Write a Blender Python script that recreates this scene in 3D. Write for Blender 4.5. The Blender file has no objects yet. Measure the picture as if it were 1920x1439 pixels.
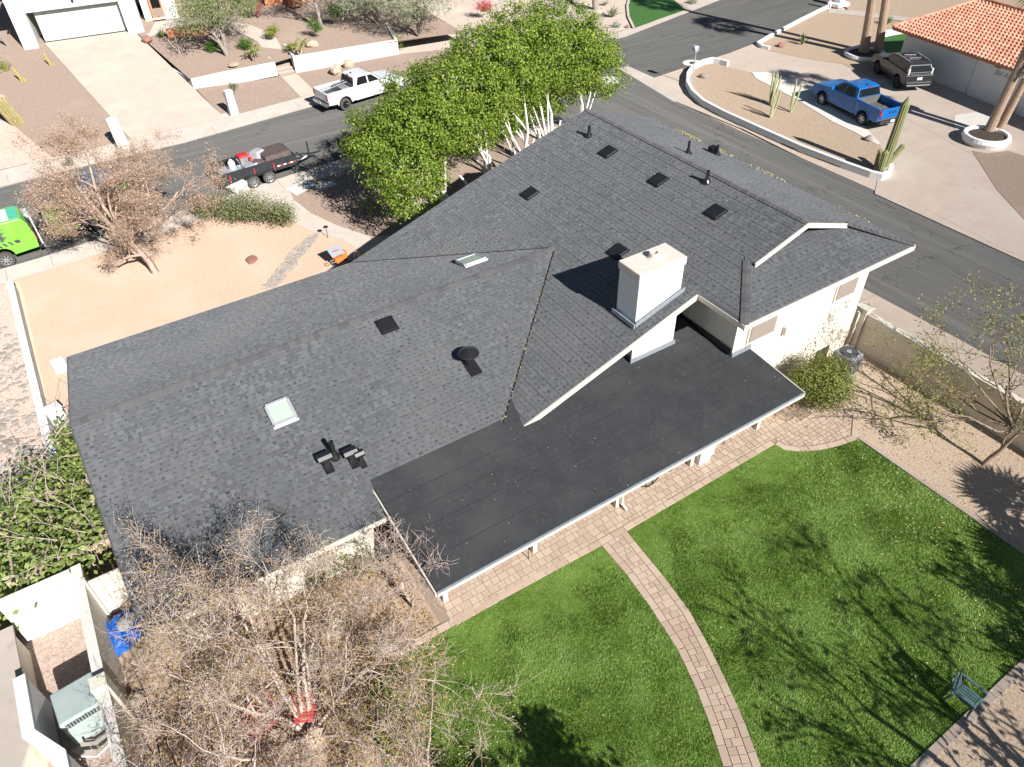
import bpy, bmesh, math, random
import numpy as np
from mathutils import Vector, Matrix
from math import sin, cos, pi, radians, sqrt, atan2, hypot

# ------------------------------------------------------------------ camera, light, exposure
SC = bpy.context.scene
C = SC.collection
cam = bpy.data.cameras.new('camera')
cam.sensor_width = 36.0
cam.lens = 25.669
cam.clip_start = 0.1
cam.clip_end = 2000
cam_o = bpy.data.objects.new('camera', cam)
C.objects.link(cam_o)
CAM_H = 18.5
pitch, roll, yaw = radians(41.44984), radians(-2.0688), radians(59.0418)
_f = Vector((cos(pitch) * cos(yaw), cos(pitch) * sin(yaw), -sin(pitch)))
_r = Vector((sin(yaw), -cos(yaw), 0))
_u = _r.cross(_f)
_r2 = cos(roll) * _r + sin(roll) * _u
_u2 = -sin(roll) * _r + cos(roll) * _u
cam_o.matrix_world = Matrix(((_r2.x, _u2.x, -_f.x, 0), (_r2.y, _u2.y, -_f.y, 0), (_r2.z, _u2.z, -_f.z, CAM_H), (0, 0, 0, 1)))
SC.camera = cam_o

SUN_EL = radians(33.5)
SUN_DIR = Vector((0.11 * cos(SUN_EL), -0.994 * cos(SUN_EL), sin(SUN_EL)))
W = bpy.data.worlds.new('World')
SC.world = W
W.use_nodes = True
nt = W.node_tree
sky = nt.nodes.new('ShaderNodeTexSky')
sky.sky_type = 'NISHITA'
sky.sun_disc = False
sky.sun_elevation = SUN_EL
sky.sun_rotation = atan2(SUN_DIR.x, SUN_DIR.y)
sky.dust_density = 0.2
sky.altitude = 400
bgn = nt.nodes['Background']
bgn.inputs[1].default_value = 0.05
nt.links.new(sky.outputs[0], bgn.inputs[0])
sun = bpy.data.lights.new('sun', 'SUN')
sun.energy = 5.0
sun.angle = radians(0.53)
sun.color = (1.0, 0.965, 0.92)
sun_o = bpy.data.objects.new('sun', sun)
C.objects.link(sun_o)
sun_o.rotation_euler = SUN_DIR.to_track_quat('Z', 'Y').to_euler()
sun_o.location = (10, -30, 40)
SC.view_settings.view_transform = 'Standard'
SC.view_settings.look = 'None'
SC.view_settings.gamma = 1.0
SC.view_settings.exposure = 0.62
SC.cycles.max_bounces = 5
SC.cycles.transparent_max_bounces = 6

rnd = random.Random(7)
NR = np.random.default_rng(11)


# ------------------------------------------------------------------ materials
def mat(name, cols, scale=4.0, detail=5.0, rough=0.9, bump=0.0, bscale=None, island=0.0, metal=0.0, spec=0.3,
        stretch=None, rot=0.0, over=None, trans=0.0, coat=0.0, vor=None, dr=0.0, matte=False, cracks=0.0):
    """Procedural: noise ramp `cols`; `over`=(scale,color,lo,hi) second blotch layer; island = value jitter per loose piece."""
    m = bpy.data.materials.new(name)
    m.use_nodes = True
    t = m.node_tree
    N, L = t.nodes, t.links
    b = N['Principled BSDF']
    tc = N.new('ShaderNodeTexCoord')
    mp = N.new('ShaderNodeMapping')
    mp.inputs['Rotation'].default_value = (0, 0, rot)
    if stretch:
        mp.inputs['Scale'].default_value = stretch
    geo = N.new('ShaderNodeNewGeometry')
    L.new(geo.outputs['Position'], mp.inputs[0])
    if vor:
        no = N.new('ShaderNodeTexVoronoi')
        no.inputs['Scale'].default_value = vor
        sep = N.new('ShaderNodeSeparateColor')
        L.new(mp.outputs[0], no.inputs['Vector'])
        L.new(no.outputs['Color'], sep.inputs[0])
        fac = sep.outputs[0]
    else:
        no = N.new('ShaderNodeTexNoise')
        no.inputs['Scale'].default_value = scale
        no.inputs['Detail'].default_value = detail
        no.inputs['Roughness'].default_value = 0.65
        L.new(mp.outputs[0], no.inputs['Vector'])
        fac = no.outputs['Fac']
    rp = N.new('ShaderNodeValToRGB')
    e = rp.color_ramp.elements
    n = len(cols)
    for i, c in enumerate(cols):
        pos = c[3] if len(c) > 3 else (0.3 + 0.4 * i / max(1, n - 1) if not vor else i / max(1, n - 1))
        el = e[i] if i < 2 else e.new(pos)
        el.position = pos
        el.color = (c[0], c[1], c[2], 1)
    if n == 1:
        e[1].color = (*cols[0][:3], 1)
    if island >= 1.0:       # colour chosen per loose piece
        mth = N.new('ShaderNodeMath')
        mth.operation = 'ADD'
        oi = N.new('ShaderNodeObjectInfo')
        fr = N.new('ShaderNodeMath')
        fr.operation = 'FRACT'
        L.new(geo.outputs['Random Per Island'], mth.inputs[0])
        L.new(oi.outputs['Random'], mth.inputs[1])
        L.new(mth.outputs[0], fr.inputs[0])
        mx0 = N.new('ShaderNodeMath')
        mx0.operation = 'MULTIPLY_ADD'
        mx0.inputs[1].default_value = 0.25
        mm = N.new('ShaderNodeMath')
        mm.operation = 'MULTIPLY_ADD'
        mm.inputs[1].default_value = 0.75
        L.new(fac, mx0.inputs[0])
        mx0.inputs[2].default_value = 0.0
        L.new(fr.outputs[0], mm.inputs[0])
        L.new(mx0.outputs[0], mm.inputs[2])
        fac = mm.outputs[0]
    L.new(fac, rp.inputs[0])
    col = rp.outputs[0]
    if over:
        ovs = over if isinstance(over, list) else [over]
        for (sc, oc, lo, hi) in ovs:
            n2 = N.new('ShaderNodeTexNoise')
            n2.inputs['Scale'].default_value = sc
            n2.inputs['Detail'].default_value = 4
            L.new(mp.outputs[0] if stretch else geo.outputs['Position'], n2.inputs['Vector'])
            mr = N.new('ShaderNodeMapRange')
            mr.inputs['From Min'].default_value = lo
            mr.inputs['From Max'].default_value = hi
            L.new(n2.outputs['Fac'], mr.inputs[0])
            mx = N.new('ShaderNodeMix')
            mx.data_type = 'RGBA'
            L.new(mr.outputs[0], mx.inputs['Factor'])
            L.new(col, mx.inputs['A'])
            mx.inputs['B'].default_value = (*oc, 1)
            col = mx.outputs['Result']
    if cracks:              # thin sealed cracks and joints of the road surface
        vv = N.new('ShaderNodeTexVoronoi')
        vv.feature = 'DISTANCE_TO_EDGE'
        vv.inputs['Scale'].default_value = cracks
        wn = N.new('ShaderNodeTexNoise')
        wn.inputs['Scale'].default_value = 1.1
        wn.inputs['Detail'].default_value = 5
        va = N.new('ShaderNodeMix')
        va.data_type = 'RGBA'
        va.blend_type = 'LINEAR_LIGHT'
        va.inputs['Factor'].default_value = .9
        L.new(geo.outputs['Position'], wn.inputs['Vector'])
        L.new(geo.outputs['Position'], va.inputs['A'])
        L.new(wn.outputs['Color'], va.inputs['B'])
        L.new(va.outputs['Result'], vv.inputs['Vector'])
        mr2 = N.new('ShaderNodeMapRange')
        mr2.inputs['From Min'].default_value = .0
        mr2.inputs['From Max'].default_value = .0035
        mr2.inputs['To Min'].default_value = .55
        mr2.inputs['To Max'].default_value = 1.0
        L.new(vv.outputs['Distance'], mr2.inputs[0])
        mu = N.new('ShaderNodeMix')
        mu.data_type = 'RGBA'
        mu.blend_type = 'MULTIPLY'
        mu.inputs['Factor'].default_value = 1.0
        L.new(col, mu.inputs['A'])
        L.new(mr2.outputs[0], mu.inputs['B'])
        col = mu.outputs['Result']
    L.new(col, b.inputs['Base Color'])
    b.inputs['Roughness'].default_value = rough
    b.inputs['Metallic'].default_value = metal
    b.inputs['Diffuse Roughness'].default_value = dr
    b.inputs['Specular IOR Level'].default_value = spec
    b.inputs['Coat Weight'].default_value = coat
    b.inputs['Coat Roughness'].default_value = 0.06
    if bump:
        bn = N.new('ShaderNodeTexNoise')
        bn.inputs['Scale'].default_value = bscale or scale * 3
        bn.inputs['Detail'].default_value = 4
        L.new(geo.outputs['Position'], bn.inputs['Vector'])
        bm_ = N.new('ShaderNodeBump')
        bm_.inputs['Strength'].default_value = bump
        bm_.inputs['Distance'].default_value = 0.03
        L.new(bn.outputs['Fac'], bm_.inputs['Height'])
        L.new(bm_.outputs[0], b.inputs['Normal'])
    if matte:               # granular surface: rough diffuse
        df = N.new('ShaderNodeBsdfDiffuse')
        df.inputs['Roughness'].default_value = 1.0
        L.new(col, df.inputs['Color'])
        if bump:
            L.new(bm_.outputs[0], df.inputs['Normal'])
        L.new(df.outputs[0], N['Material Output'].inputs[0])
    if trans:
        tr = N.new('ShaderNodeBsdfTranslucent')
        L.new(col, tr.inputs[0])
        ms = N.new('ShaderNodeMixShader')
        ms.inputs[0].default_value = trans
        L.new(b.outputs[0], ms.inputs[1])
        L.new(tr.outputs[0], ms.inputs[2])
        L.new(ms.outputs[0], N['Material Output'].inputs[0])
    return m


def glassy(name, c, rough=0.06):
    m = mat(name, [c], rough=rough, spec=0.3)
    return m


M = {}
M['shingle'] = mat('shingle', [(.082, .086, .091, 0), (.112, .117, .123, .3), (.134, .140, .146, .7), (.158, .164, .17, 1)], scale=30, island=1.0, rough=.95,
                   over=[(1.3, (.142, .132, .128), .6, .9), (0.6, (.108, .113, .125), .48, .8), (.22, (.142, .146, .148), .5, .75)], spec=.25, dr=1.0, matte=True)
M['shingle_dark'] = mat('shingle_dark', [(.07, .073, .077), (.095, .098, .103)], scale=18, rough=.95, spec=.2, dr=1.0, matte=True)
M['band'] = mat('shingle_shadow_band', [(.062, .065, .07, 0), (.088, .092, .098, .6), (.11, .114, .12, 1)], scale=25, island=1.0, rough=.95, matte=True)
M['ridge'] = mat('ridge_cap', [(.085, .087, .092, 0), (.118, .12, .124, .6), (.14, .13, .125, 1)], scale=20, island=1.0, rough=.95, spec=.2, dr=1.0, matte=True)
M['membrane'] = mat('membrane', [(.043, .045, .048), (.057, .060, .063)], scale=1.1, rough=.8, bump=.15, bscale=60, island=0, spec=.3, over=[(9, (.082, .085, .088), .55, .85), (.45, (.078, .080, .081), .48, .8)], matte=True)
M['membrane_seam'] = mat('membrane_seam', [(.034, .036, .038), (.052, .055, .058)], scale=14, rough=.6)
M['stucco'] = mat('stucco_cream', [(.66, .605, .51), (.74, .685, .58)], scale=2.5, rough=.92, bump=.35, bscale=45, over=(.7, (.64, .57, .46), .6, .9))
M['stucco_white'] = mat('stucco_white', [(.78, .77, .74), (.84, .83, .80)], scale=2, rough=.9, bump=.25, bscale=40)
M['block_wall'] = mat('block_wall', [(.62, .57, .47), (.72, .66, .55)], scale=2.2, rough=.95, bump=.5, bscale=25, over=(3.0, (.5, .45, .37), .62, .9))
M['trim'] = mat('trim_cream', [(.60, .55, .47), (.68, .63, .54)], scale=6, rough=.6)
M['chim_cap'] = mat('chimney_cap', [(.68, .58, .49), (.78, .71, .63)], scale=5, rough=.9, bump=.3, bscale=30)
M['chim_white'] = mat('chimney_paint', [(.72, .71, .68), (.82, .81, .78)], scale=5, rough=.9, bump=.5, bscale=28, over=(11, (.52, .49, .44), .66, .8))
M['flash'] = mat('flashing', [(.28, .31, .35), (.4, .43, .47)], scale=8, rough=.45, metal=.3)
M['black_metal'] = mat('black_metal', [(.010, .010, .012), (.022, .022, .025)], scale=9, rough=.42, spec=.5)
M['black_gloss'] = mat('black_gloss', [(.02, .02, .022)], rough=.22, spec=.6)
M['asphalt'] = mat('asphalt', [(.085, .084, .081), (.115, .113, .108), (.135, .132, .125)], cracks=.11, scale=3.0, rough=.95, bump=.3, bscale=60, stretch=(.05, 1.6, 1), rot=radians(-2),
                   over=[(.7, (.165, .16, .15), .54, .8), (.35, (.07, .069, .067), .56, .78)], matte=True)
M['asphalt_b'] = mat('asphalt_side', [(.095, .094, .09), (.125, .123, .118), (.15, .147, .14)], cracks=.11, scale=3.0, rough=.95, bump=.3, bscale=60, stretch=(1.8, .05, 1),
                     over=[(.8, (.185, .178, .165), .53, .78), (.4, (.075, .074, .072), .55, .75)], matte=True)
M['concrete'] = mat('concrete', [(.37, .325, .285), (.43, .385, .34)], scale=1.2, rough=.92, bump=.15, bscale=40, over=[(.35, (.46, .415, .37), .5, .85), (1.7, (.33, .29, .25), .6, .8)], matte=True)
M['concrete_pink'] = mat('concrete_pink', [(.385, .318, .268), (.44, .372, .318)], scale=.9, rough=.92, bump=.15, bscale=40, over=[(.3, (.46, .40, .345), .5, .8), (5, (.36, .29, .24), .62, .9), (.9, (.36, .305, .26), .62, .8)], matte=True)
M['concrete_grey'] = mat('concrete_grey', [(.5, .485, .45), (.57, .55, .51)], scale=1.4, rough=.92, bump=.15, bscale=40, matte=True)
M['kerb_white'] = mat('kerb_white', [(.72, .71, .69), (.82, .81, .79)], scale=3, rough=.85, bump=.2, over=(6, (.6, .57, .52), .66, .85))
M['sand'] = mat('decomposed_granite', [(.40, .275, .20), (.46, .325, .245), (.52, .38, .295)], scale=22, detail=3, rough=.97, bump=.5, bscale=50, over=[(.45, (.49, .365, .29), .45, .8), (60, (.32, .215, .14), .62, .75), (2.2, (.44, .30, .2), .6, .85)], matte=True)
M['gravel_tan'] = mat('gravel_tan', [(.37, .275, .195), (.51, .405, .305), (.59, .485, .375)], scale=14, detail=4, rough=.97, bump=.8, bscale=22, over=[(26, (.30, .215, .15), .6, .72), (.6, (.5, .395, .30), .55, .85)], matte=True)
M['gravel_brown'] = mat('gravel_brown', [(.20, .15, .12), (.275, .21, .17), (.33, .26, .215)], scale=13, detail=4, rough=.97, bump=.8, bscale=22, over=[(24, (.155, .115, .09), .6, .74), (.3, (.33, .25, .2), .55, .85)], matte=True)
M['gravel_isle'] = mat('gravel_island', [(.27, .2, .145), (.37, .285, .21), (.46, .37, .285)], scale=16, detail=4, rough=.97, bump=.8, bscale=24, over=[(28, (.19, .14, .1), .59, .72)], matte=True)
M['gravel_pink'] = mat('gravel_pink', [(.33, .24, .195), (.45, .355, .3), (.54, .455, .4)], scale=13, detail=4, rough=.97, bump=1., bscale=15, over=[(18, (.27, .18, .14), .6, .72)], matte=True)
M['mulch'] = mat('leaf_mulch', [(.27, .19, .135), (.40, .30, .22), (.52, .425, .335)], scale=9, detail=6, rough=.97, bump=.8, bscale=20, over=[(17, (.13, .085, .055), .57, .7), (.8, (.44, .34, .25), .52, .75)], matte=True)
M['turf'] = mat('turf_base', [(.10, .18, .02), (.18, .28, .055)], scale=6, rough=.95, bump=.5, bscale=40)
M['blade'] = mat('turf_blade', [(.065, .14, .012, .34), (.175, .30, .045, .47), (.29, .425, .095, .56), (.50, .60, .25, .70)], scale=15, detail=4, rough=.75, trans=.25, over=[(3.2, (.10, .22, .022), .52, .70), (.55, (.32, .47, .13), .47, .75)])
M['blade_far'] = mat('far_lawn', [(.05, .14, .03), (.08, .19, .045)], scale=5, rough=.9, bump=.5, bscale=40)
M['paver'] = mat('paver', [(.44, .335, .26, 0), (.49, .38, .295, .4), (.54, .43, .335, .75), (.50, .405, .335, 1)], scale=7, island=1.0, rough=.93, bump=.3, bscale=50, matte=True)
M['paver_joint'] = mat('paver_joint', [(.30, .23, .175), (.38, .295, .23)], scale=20, rough=.97)
M['rock'] = mat('rock', [(.24, .20, .17, 0), (.4, .35, .31, .5), (.52, .47, .42, 1)], scale=5, island=1.0, rough=.95, bump=.5, bscale=20)
M['rock_tan'] = mat('rock_tan', [(.46, .36, .26), (.58, .47, .36)], scale=5, rough=.95, bump=.5, bscale=20)
M['rock_red'] = mat('rock_red', [(.30, .15, .11), (.38, .2, .15)], scale=6, rough=.95, bump=.5, bscale=20)
M['bark_white'] = mat('whitewashed_bark', [(.62, .59, .54), (.76, .74, .7)], scale=5, rough=.95, bump=.4, bscale=20)
M['bark_grey'] = mat('bark_grey', [(.27, .22, .19), (.42, .36, .32)], scale=9, rough=.95, bump=.5, bscale=25)
M['bark_pale'] = mat('bark_pale', [(.42, .335, .285), (.66, .55, .48)], scale=6, rough=.95)
M['twig_tan'] = mat('twig_tan', [(.42, .32, .27), (.62, .51, .44)], scale=6, rough=.95)
M['bark_tan'] = mat('bark_tan', [(.42, .30, .235), (.58, .45, .37)], scale=7, rough=.95, bump=.5, bscale=25)
M['bark_brown'] = mat('bark_brown', [(.19, .135, .10), (.33, .25, .19)], scale=9, rough=.95, bump=.5, bscale=25)
M['bark_dark'] = mat('bark_dark', [(.10, .075, .06), (.18, .14, .115)], scale=9, rough=.95, bump=.5, bscale=25)
M['palm_bark'] = mat('palm_bark', [(.30, .205, .145), (.42, .31, .23)], scale=3, rough=.95, bump=.6, bscale=20, stretch=(1, 1, 9))
LEAF = dict(rough=.55, island=1.0, spec=.4)
M['leaf_ficus'] = mat('leaf_ficus', [(.06, .12, .010, 0), (.19, .29, .028, .5), (.42, .50, .095, 1)], scale=.8, trans=.28, **LEAF)
M['leaf_citrus'] = mat('leaf_broad', [(.10, .155, .03, 0), (.25, .33, .085, .55), (.44, .48, .18, .93), (.55, .38, .05, 1)], scale=.8, trans=.28, **LEAF)
M['leaf_brown'] = mat('leaf_dry', [(.32, .195, .12, 0), (.52, .355, .235, .5), (.68, .55, .43, 1)], scale=.8, trans=.2, **LEAF)
M['leaf_yellow'] = mat('leaf_yellow', [(.17, .19, .04, 0), (.38, .28, .07, .5), (.5, .28, .08, 1)], scale=.8, trans=.25, **LEAF)
M['leaf_olive'] = mat('leaf_olive', [(.13, .17, .06, 0), (.26, .31, .12, .6), (.38, .42, .2, 1)], scale=.8, trans=.25, **LEAF)
M['leaf_dusty'] = mat('leaf_dusty', [(.24, .28, .16, 0), (.40, .43, .28, .6), (.54, .55, .40, 1)], scale=.8, trans=.25, **LEAF)
M['leaf_bright'] = mat('leaf_bright', [(.04, .12, .012, 0), (.09, .22, .02, .6), (.16, .30, .03, 1)], scale=.8, trans=.25, **LEAF)
M['leaf_lime'] = mat('leaf_lime', [(.15, .2, .03, 0), (.32, .36, .06, .6), (.42, .44, .1, 1)], scale=.8, trans=.25, **LEAF)
M['leaf_bush'] = mat('leaf_bush', [(.09, .13, .02, 0), (.22, .25, .05, .6), (.36, .34, .1, 1)], scale=1.5, trans=.2, **LEAF)
M['leaf_sparse'] = mat('leaf_sparse', [(.17, .17, .04, 0), (.30, .30, .09, .6), (.42, .33, .13, 1)], scale=1.5, trans=.25, **LEAF)
M['leaf_oleander'] = mat('leaf_shrub_row', [(.09, .13, .03, 0), (.2, .24, .09, .55), (.36, .30, .18, 1)], scale=1.5, trans=.2, **LEAF)
M['flower_red'] = mat('flower_red', [(.5, .03, .06, 0), (.7, .12, .14, 1)], scale=2, trans=.2, **LEAF)
M['leaf_grey'] = mat('leaf_grey_succulent', [(.24, .27, .22, 0), (.38, .41, .33, 1)], scale=2, **LEAF)
M['cactus'] = mat('cactus', [(.19, .20, .09), (.29, .29, .14)], scale=5, rough=.8, bump=.3, stretch=(1, 1, .2))
M['cactus_pale'] = mat('cactus_pale', [(.34, .35, .18), (.46, .46, .27)], scale=6, rough=.8)
M['cactus_yellow'] = mat('cactus_yellow', [(.42, .36, .06), (.5, .44, .12)], scale=6, rough=.8)
M['saguaro_old'] = mat('saguaro_old', [(.30, .26, .11), (.42, .36, .18)], scale=3, rough=.85, bump=.4, over=(2.2, (.5, .33, .15), .6, .75))
M['litter'] = mat('fallen_leaf', [(.5, .36, .13, 0), (.62, .52, .25, .6), (.66, .58, .4, 1)], scale=3, island=1.0, rough=.8)
M['litter_brown'] = mat('dry_leaf_litter', [(.28, .17, .09, 0), (.42, .27, .14, .5), (.55, .38, .12, 1)], scale=3, island=1.0, rough=.8)
M['rust_tile'] = mat('clay_tile', [(.50, .21, .13, 0), (.62, .30, .20, .5), (.70, .39, .28, 1)], scale=3, island=1.0, rough=.85, bump=.2)
M['terracotta'] = mat('terracotta', [(.48, .2, .1), (.58, .28, .15)], scale=2, rough=.9, bump=.3)
M['garage'] = mat('garage_door', [(.56, .57, .53), (.61, .62, .58)], scale=1.5, rough=.6)
M['glass'] = glassy('window_glass', (.012, .014, .016))
M['screen'] = mat('sun_screen', [(.27, .22, .19), (.31, .26, .225)], scale=20, rough=.8)
M['sky_glass'] = mat('skylight_glass', [(.42, .53, .42), (.48, .58, .48)], scale=1.5, rough=.12, spec=.6)
M['alu'] = mat('aluminium', [(.52, .55, .57), (.62, .65, .67)], scale=5, rough=.4, metal=.4)
M['white_paint'] = mat('white_gloss', [(.74, .75, .76), (.8, .81, .82)], scale=2, rough=.35, coat=.5)
M['blue_paint'] = mat('blue_gloss', [(.006, .125, .40), (.009, .145, .46)], scale=2, rough=.35, coat=.3)
M['grey_paint'] = mat('dark_grey_gloss', [(.026, .027, .030), (.036, .037, .040)], scale=2, rough=.35, coat=.3)
M['green_paint'] = mat('green_wrap', [(.20, .55, .06), (.24, .62, .08)], scale=2, rough=.35, coat=.4)
M['teal_paint'] = mat('teal_wrap', [(.10, .56, .34), (.13, .62, .4)], scale=2, rough=.35, coat=.4)
M['charcoal_wrap'] = mat('charcoal_wrap', [(.07, .07, .08), (.1, .1, .11)], scale=3, rough=.4)
M['rubber'] = mat('rubber', [(.022, .021, .02), (.04, .038, .036)], scale=8, rough=.9)
M['rubber_dusty'] = mat('rubber_dusty', [(.07, .065, .06), (.11, .1, .095)], scale=8, rough=.95)
M['rim'] = mat('wheel_rim', [(.42, .43, .44), (.58, .58, .59)], scale=6, rough=.35, metal=.6)
M['rim_dark'] = mat('wheel_rim_dark', [(.025, .025, .028)], rough=.4, metal=.4)
M['chrome'] = mat('chrome', [(.6, .61, .63)], rough=.18, metal=.9)
M['dark_plastic'] = mat('dark_plastic', [(.03, .03, .032), (.045, .045, .047)], scale=6, rough=.7)
M['bedliner'] = mat('bed_liner', [(.10, .095, .09), (.16, .15, .14)], scale=6, rough=.9)
M['tail_red'] = mat('tail_lamp', [(.42, .012, .015)], rough=.2, spec=.6)
M['head_lamp'] = mat('head_lamp', [(.65, .66, .68)], rough=.15, spec=.6)
M['faded_red'] = mat('faded_red', [(.50, .06, .055), (.6, .13, .115)], scale=4, rough=.6)
M['red_plastic'] = mat('red_plastic', [(.50, .03, .035), (.6, .06, .06)], scale=4, rough=.5)
M['orange'] = mat('orange_paint', [(.72, .17, .035), (.8, .24, .06)], scale=4, rough=.5)
M['yellow'] = mat('yellow_plastic', [(.75, .48, .02)], rough=.5)
M['tarp_brown'] = mat('brown_tarp', [(.10, .07, .068), (.15, .11, .105)], scale=5, rough=.8, bump=.5, bscale=9)
M['tarp_grey'] = mat('grey_tarp', [(.34, .34, .36), (.46, .46, .48)], scale=5, rough=.7, bump=.4, bscale=9)
M['tarp_blue'] = mat('blue_tarp', [(.015, .09, .42), (.03, .16, .58)], scale=4, rough=.45, bump=.6, bscale=9)
M['galv'] = mat('galvanised', [(.42, .46, .49), (.54, .58, .61)], scale=4, rough=.4, metal=.3)
M['trailer_black'] = mat('trailer_black', [(.03, .033, .036), (.05, .054, .058)], scale=3, rough=.45)
M['ac_teal'] = mat('ac_casing', [(.36, .43, .41), (.42, .49, .47)], scale=2, rough=.55)
M['ac_dark'] = mat('ac_grille', [(.05, .055, .058), (.09, .095, .1)], scale=9, rough=.6)
M['ac_grey'] = mat('ac_grey', [(.2, .21, .23), (.36, .37, .39)], scale=5, rough=.5)
M['chair'] = mat('green_plastic', [(.06, .115, .112), (.10, .17, .165)], scale=4, rough=.35, spec=.5)
M['ladder_metal'] = mat('ladder_metal', [(.5, .51, .52)], rough=.4, metal=.6)
M['hose'] = mat('hose_tan', [(.32, .18, .06)], rough=.6)
M['ink'] = mat('ink', [(.035, .036, .04)], rough=.7)
M['letter_white'] = mat('letter_white', [(.78, .78, .78)], rough=.6)
M['soil'] = mat('planter_soil', [(.055, .04, .032), (.09, .07, .055)], scale=12, rough=.98, bump=.6, bscale=25)


# ------------------------------------------------------------------ mesh helpers
class MB:
    def __init__(self):
        self.v, self.f = [], []

    def add(self, vs, fs):
        o = len(self.v)
        self.v += [tuple(p) for p in vs]
        self.f += [tuple(i + o for i in q) for q in fs]
        return self

    def box(self, c, s, rz=0.0, taper=1.0, R=None):
        hx, hy, hz = s[0] / 2, s[1] / 2, s[2] / 2
        P = []
        for k, z in ((1, -hz), (taper, hz)):
            for x, y in ((-hx, -hy), (hx, -hy), (hx, hy), (-hx, hy)):
                p = Vector((x * k, y * k, z))
                if R is not None:
                    p = R @ p
                elif rz:
                    p = Vector((p.x * cos(rz) - p.y * sin(rz), p.x * sin(rz) + p.y * cos(rz), p.z))
                P.append(p + Vector(c))
        return self.add(P, [(3, 2, 1, 0), (4, 5, 6, 7), (0, 1, 5, 4), (1, 2, 6, 5), (2, 3, 7, 6), (3, 0, 4, 7)])

    def tube(self, a, b, r0, r1=None, n=10, caps=True):
        a, b = Vector(a), Vector(b)
        r1 = r0 if r1 is None else r1
        d = (b - a).normalized()
        x = d.orthogonal().normalized()
        y = d.cross(x)
        P = [a + (x * cos(2 * pi * i / n) + y * sin(2 * pi * i / n)) * r0 for i in range(n)]
        P += [b + (x * cos(2 * pi * i / n) + y * sin(2 * pi * i / n)) * r1 for i in range(n)]
        F = [(i, (i + 1) % n, n + (i + 1) % n, n + i) for i in range(n)]
        if caps:
            F += [tuple(range(n - 1, -1, -1)), tuple(range(n, 2 * n))]
        return self.add(P, F)

    def path(self, pts, r, n=6):
        for a, b in zip(pts[:-1], pts[1:]):
            self.tube(a, b, r, n=n)
        return self

    def lathe(self, c, prof, n=20, axis='z', caps=True):
        P, F = [], []
        for (r, z) in prof:
            for i in range(n):
                a = 2 * pi * i / n
                q = (r * cos(a), r * sin(a), z)
                if axis == 'y':
                    q = (q[0], q[2], q[1])
                if axis == 'x':
                    q = (q[2], q[0], q[1])
                P.append((c[0] + q[0], c[1] + q[1], c[2] + q[2]))
        for k in range(len(prof) - 1):
            for i in range(n):
                j = (i + 1) % n
                F.append((k * n + i, k * n + j, (k + 1) * n + j, (k + 1) * n + i))
        if caps and prof[0][0] > 1e-4:
            F.append(tuple(range(n - 1, -1, -1)))
        if caps and prof[-1][0] > 1e-4:
            F.append(tuple(range((len(prof) - 1) * n, len(prof) * n)))
        return self.add(P, F)

    def poly(self, pts, z0, z1):
        """vertical prism under a plan polygon"""
        a = sum(p[0] * q[1] - q[0] * p[1] for p, q in zip(pts, pts[1:] + pts[:1]))
        if a < 0:
            pts = pts[::-1]
        n = len(pts)
        zt = (lambda p: z1) if not callable(z1) else z1
        zb = (lambda p: z0) if not callable(z0) else z0
        P = [(p[0], p[1], zb(p)) for p in pts] + [(p[0], p[1], zt(p)) for p in pts]
        F = [tuple(range(n - 1, -1, -1)), tuple(range(n, 2 * n))] + [(i, (i + 1) % n, n + (i + 1) % n, n + i) for i in range(n)]
        return self.add(P, F)

    def prism_y(self, prof, y0, y1):
        """x-z profile swept along y; y0, y1 numbers or functions of z"""
        a = sum(p[0] * q[1] - q[0] * p[1] for p, q in zip(prof, prof[1:] + prof[:1]))
        if a < 0:
            prof = prof[::-1]
        f0 = y0 if callable(y0) else (lambda z: y0)
        f1 = y1 if callable(y1) else (lambda z: y1)
        n = len(prof)
        P = [(x, f0(z), z) for x, z in prof] + [(x, f1(z), z) for x, z in prof]
        F = [tuple(range(n)), tuple(range(2 * n - 1, n - 1, -1))] + [((i + 1) % n, i, n + i, n + (i + 1) % n) for i in range(n)]
        return self.add(P, F)

    def prism_x(self, prof, x0, x1):
        """y-z profile swept along x"""
        n = len(prof)
        P = [(x0, y, z) for y, z in prof] + [(x1, y, z) for y, z in prof]
        F = [tuple(range(n)), tuple(range(2 * n - 1, n - 1, -1))] + [((i + 1) % n, i, n + i, n + (i + 1) % n) for i in range(n)]
        self.add(P, F)
        return self

    def slab3(self, pts, th, up=(0, 0, 1)):
        """closed sheet: 3D polygon and the same polygon pushed down by th"""
        u = Vector(up) * th
        n = len(pts)
        P = [Vector(p) for p in pts] + [Vector(p) - u for p in pts]
        F = [tuple(range(n)), tuple(range(2 * n - 1, n - 1, -1))] + [((i + 1) % n, i, n + i, n + (i + 1) % n) for i in range(n)]
        return self.add(P, F)

    def board(self, a, b, h, t, out=None):
        """upright board hanging down from line a-b, h deep, t thick"""
        a, b = Vector(a), Vector(b)
        d = (b - a)
        n = Vector((d.y, -d.x, 0)).normalized() * t if out is None else Vector(out).normalized() * t
        k = Vector((0, 0, -h))
        P = [a, b, b + n, a + n, a + k, b + k, b + n + k, a + n + k]
        return self.add(P, [(0, 1, 2, 3), (7, 6, 5, 4), (0, 4, 5, 1), (1, 5, 6, 2), (2, 6, 7, 3), (3, 7, 4, 0)])

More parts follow.
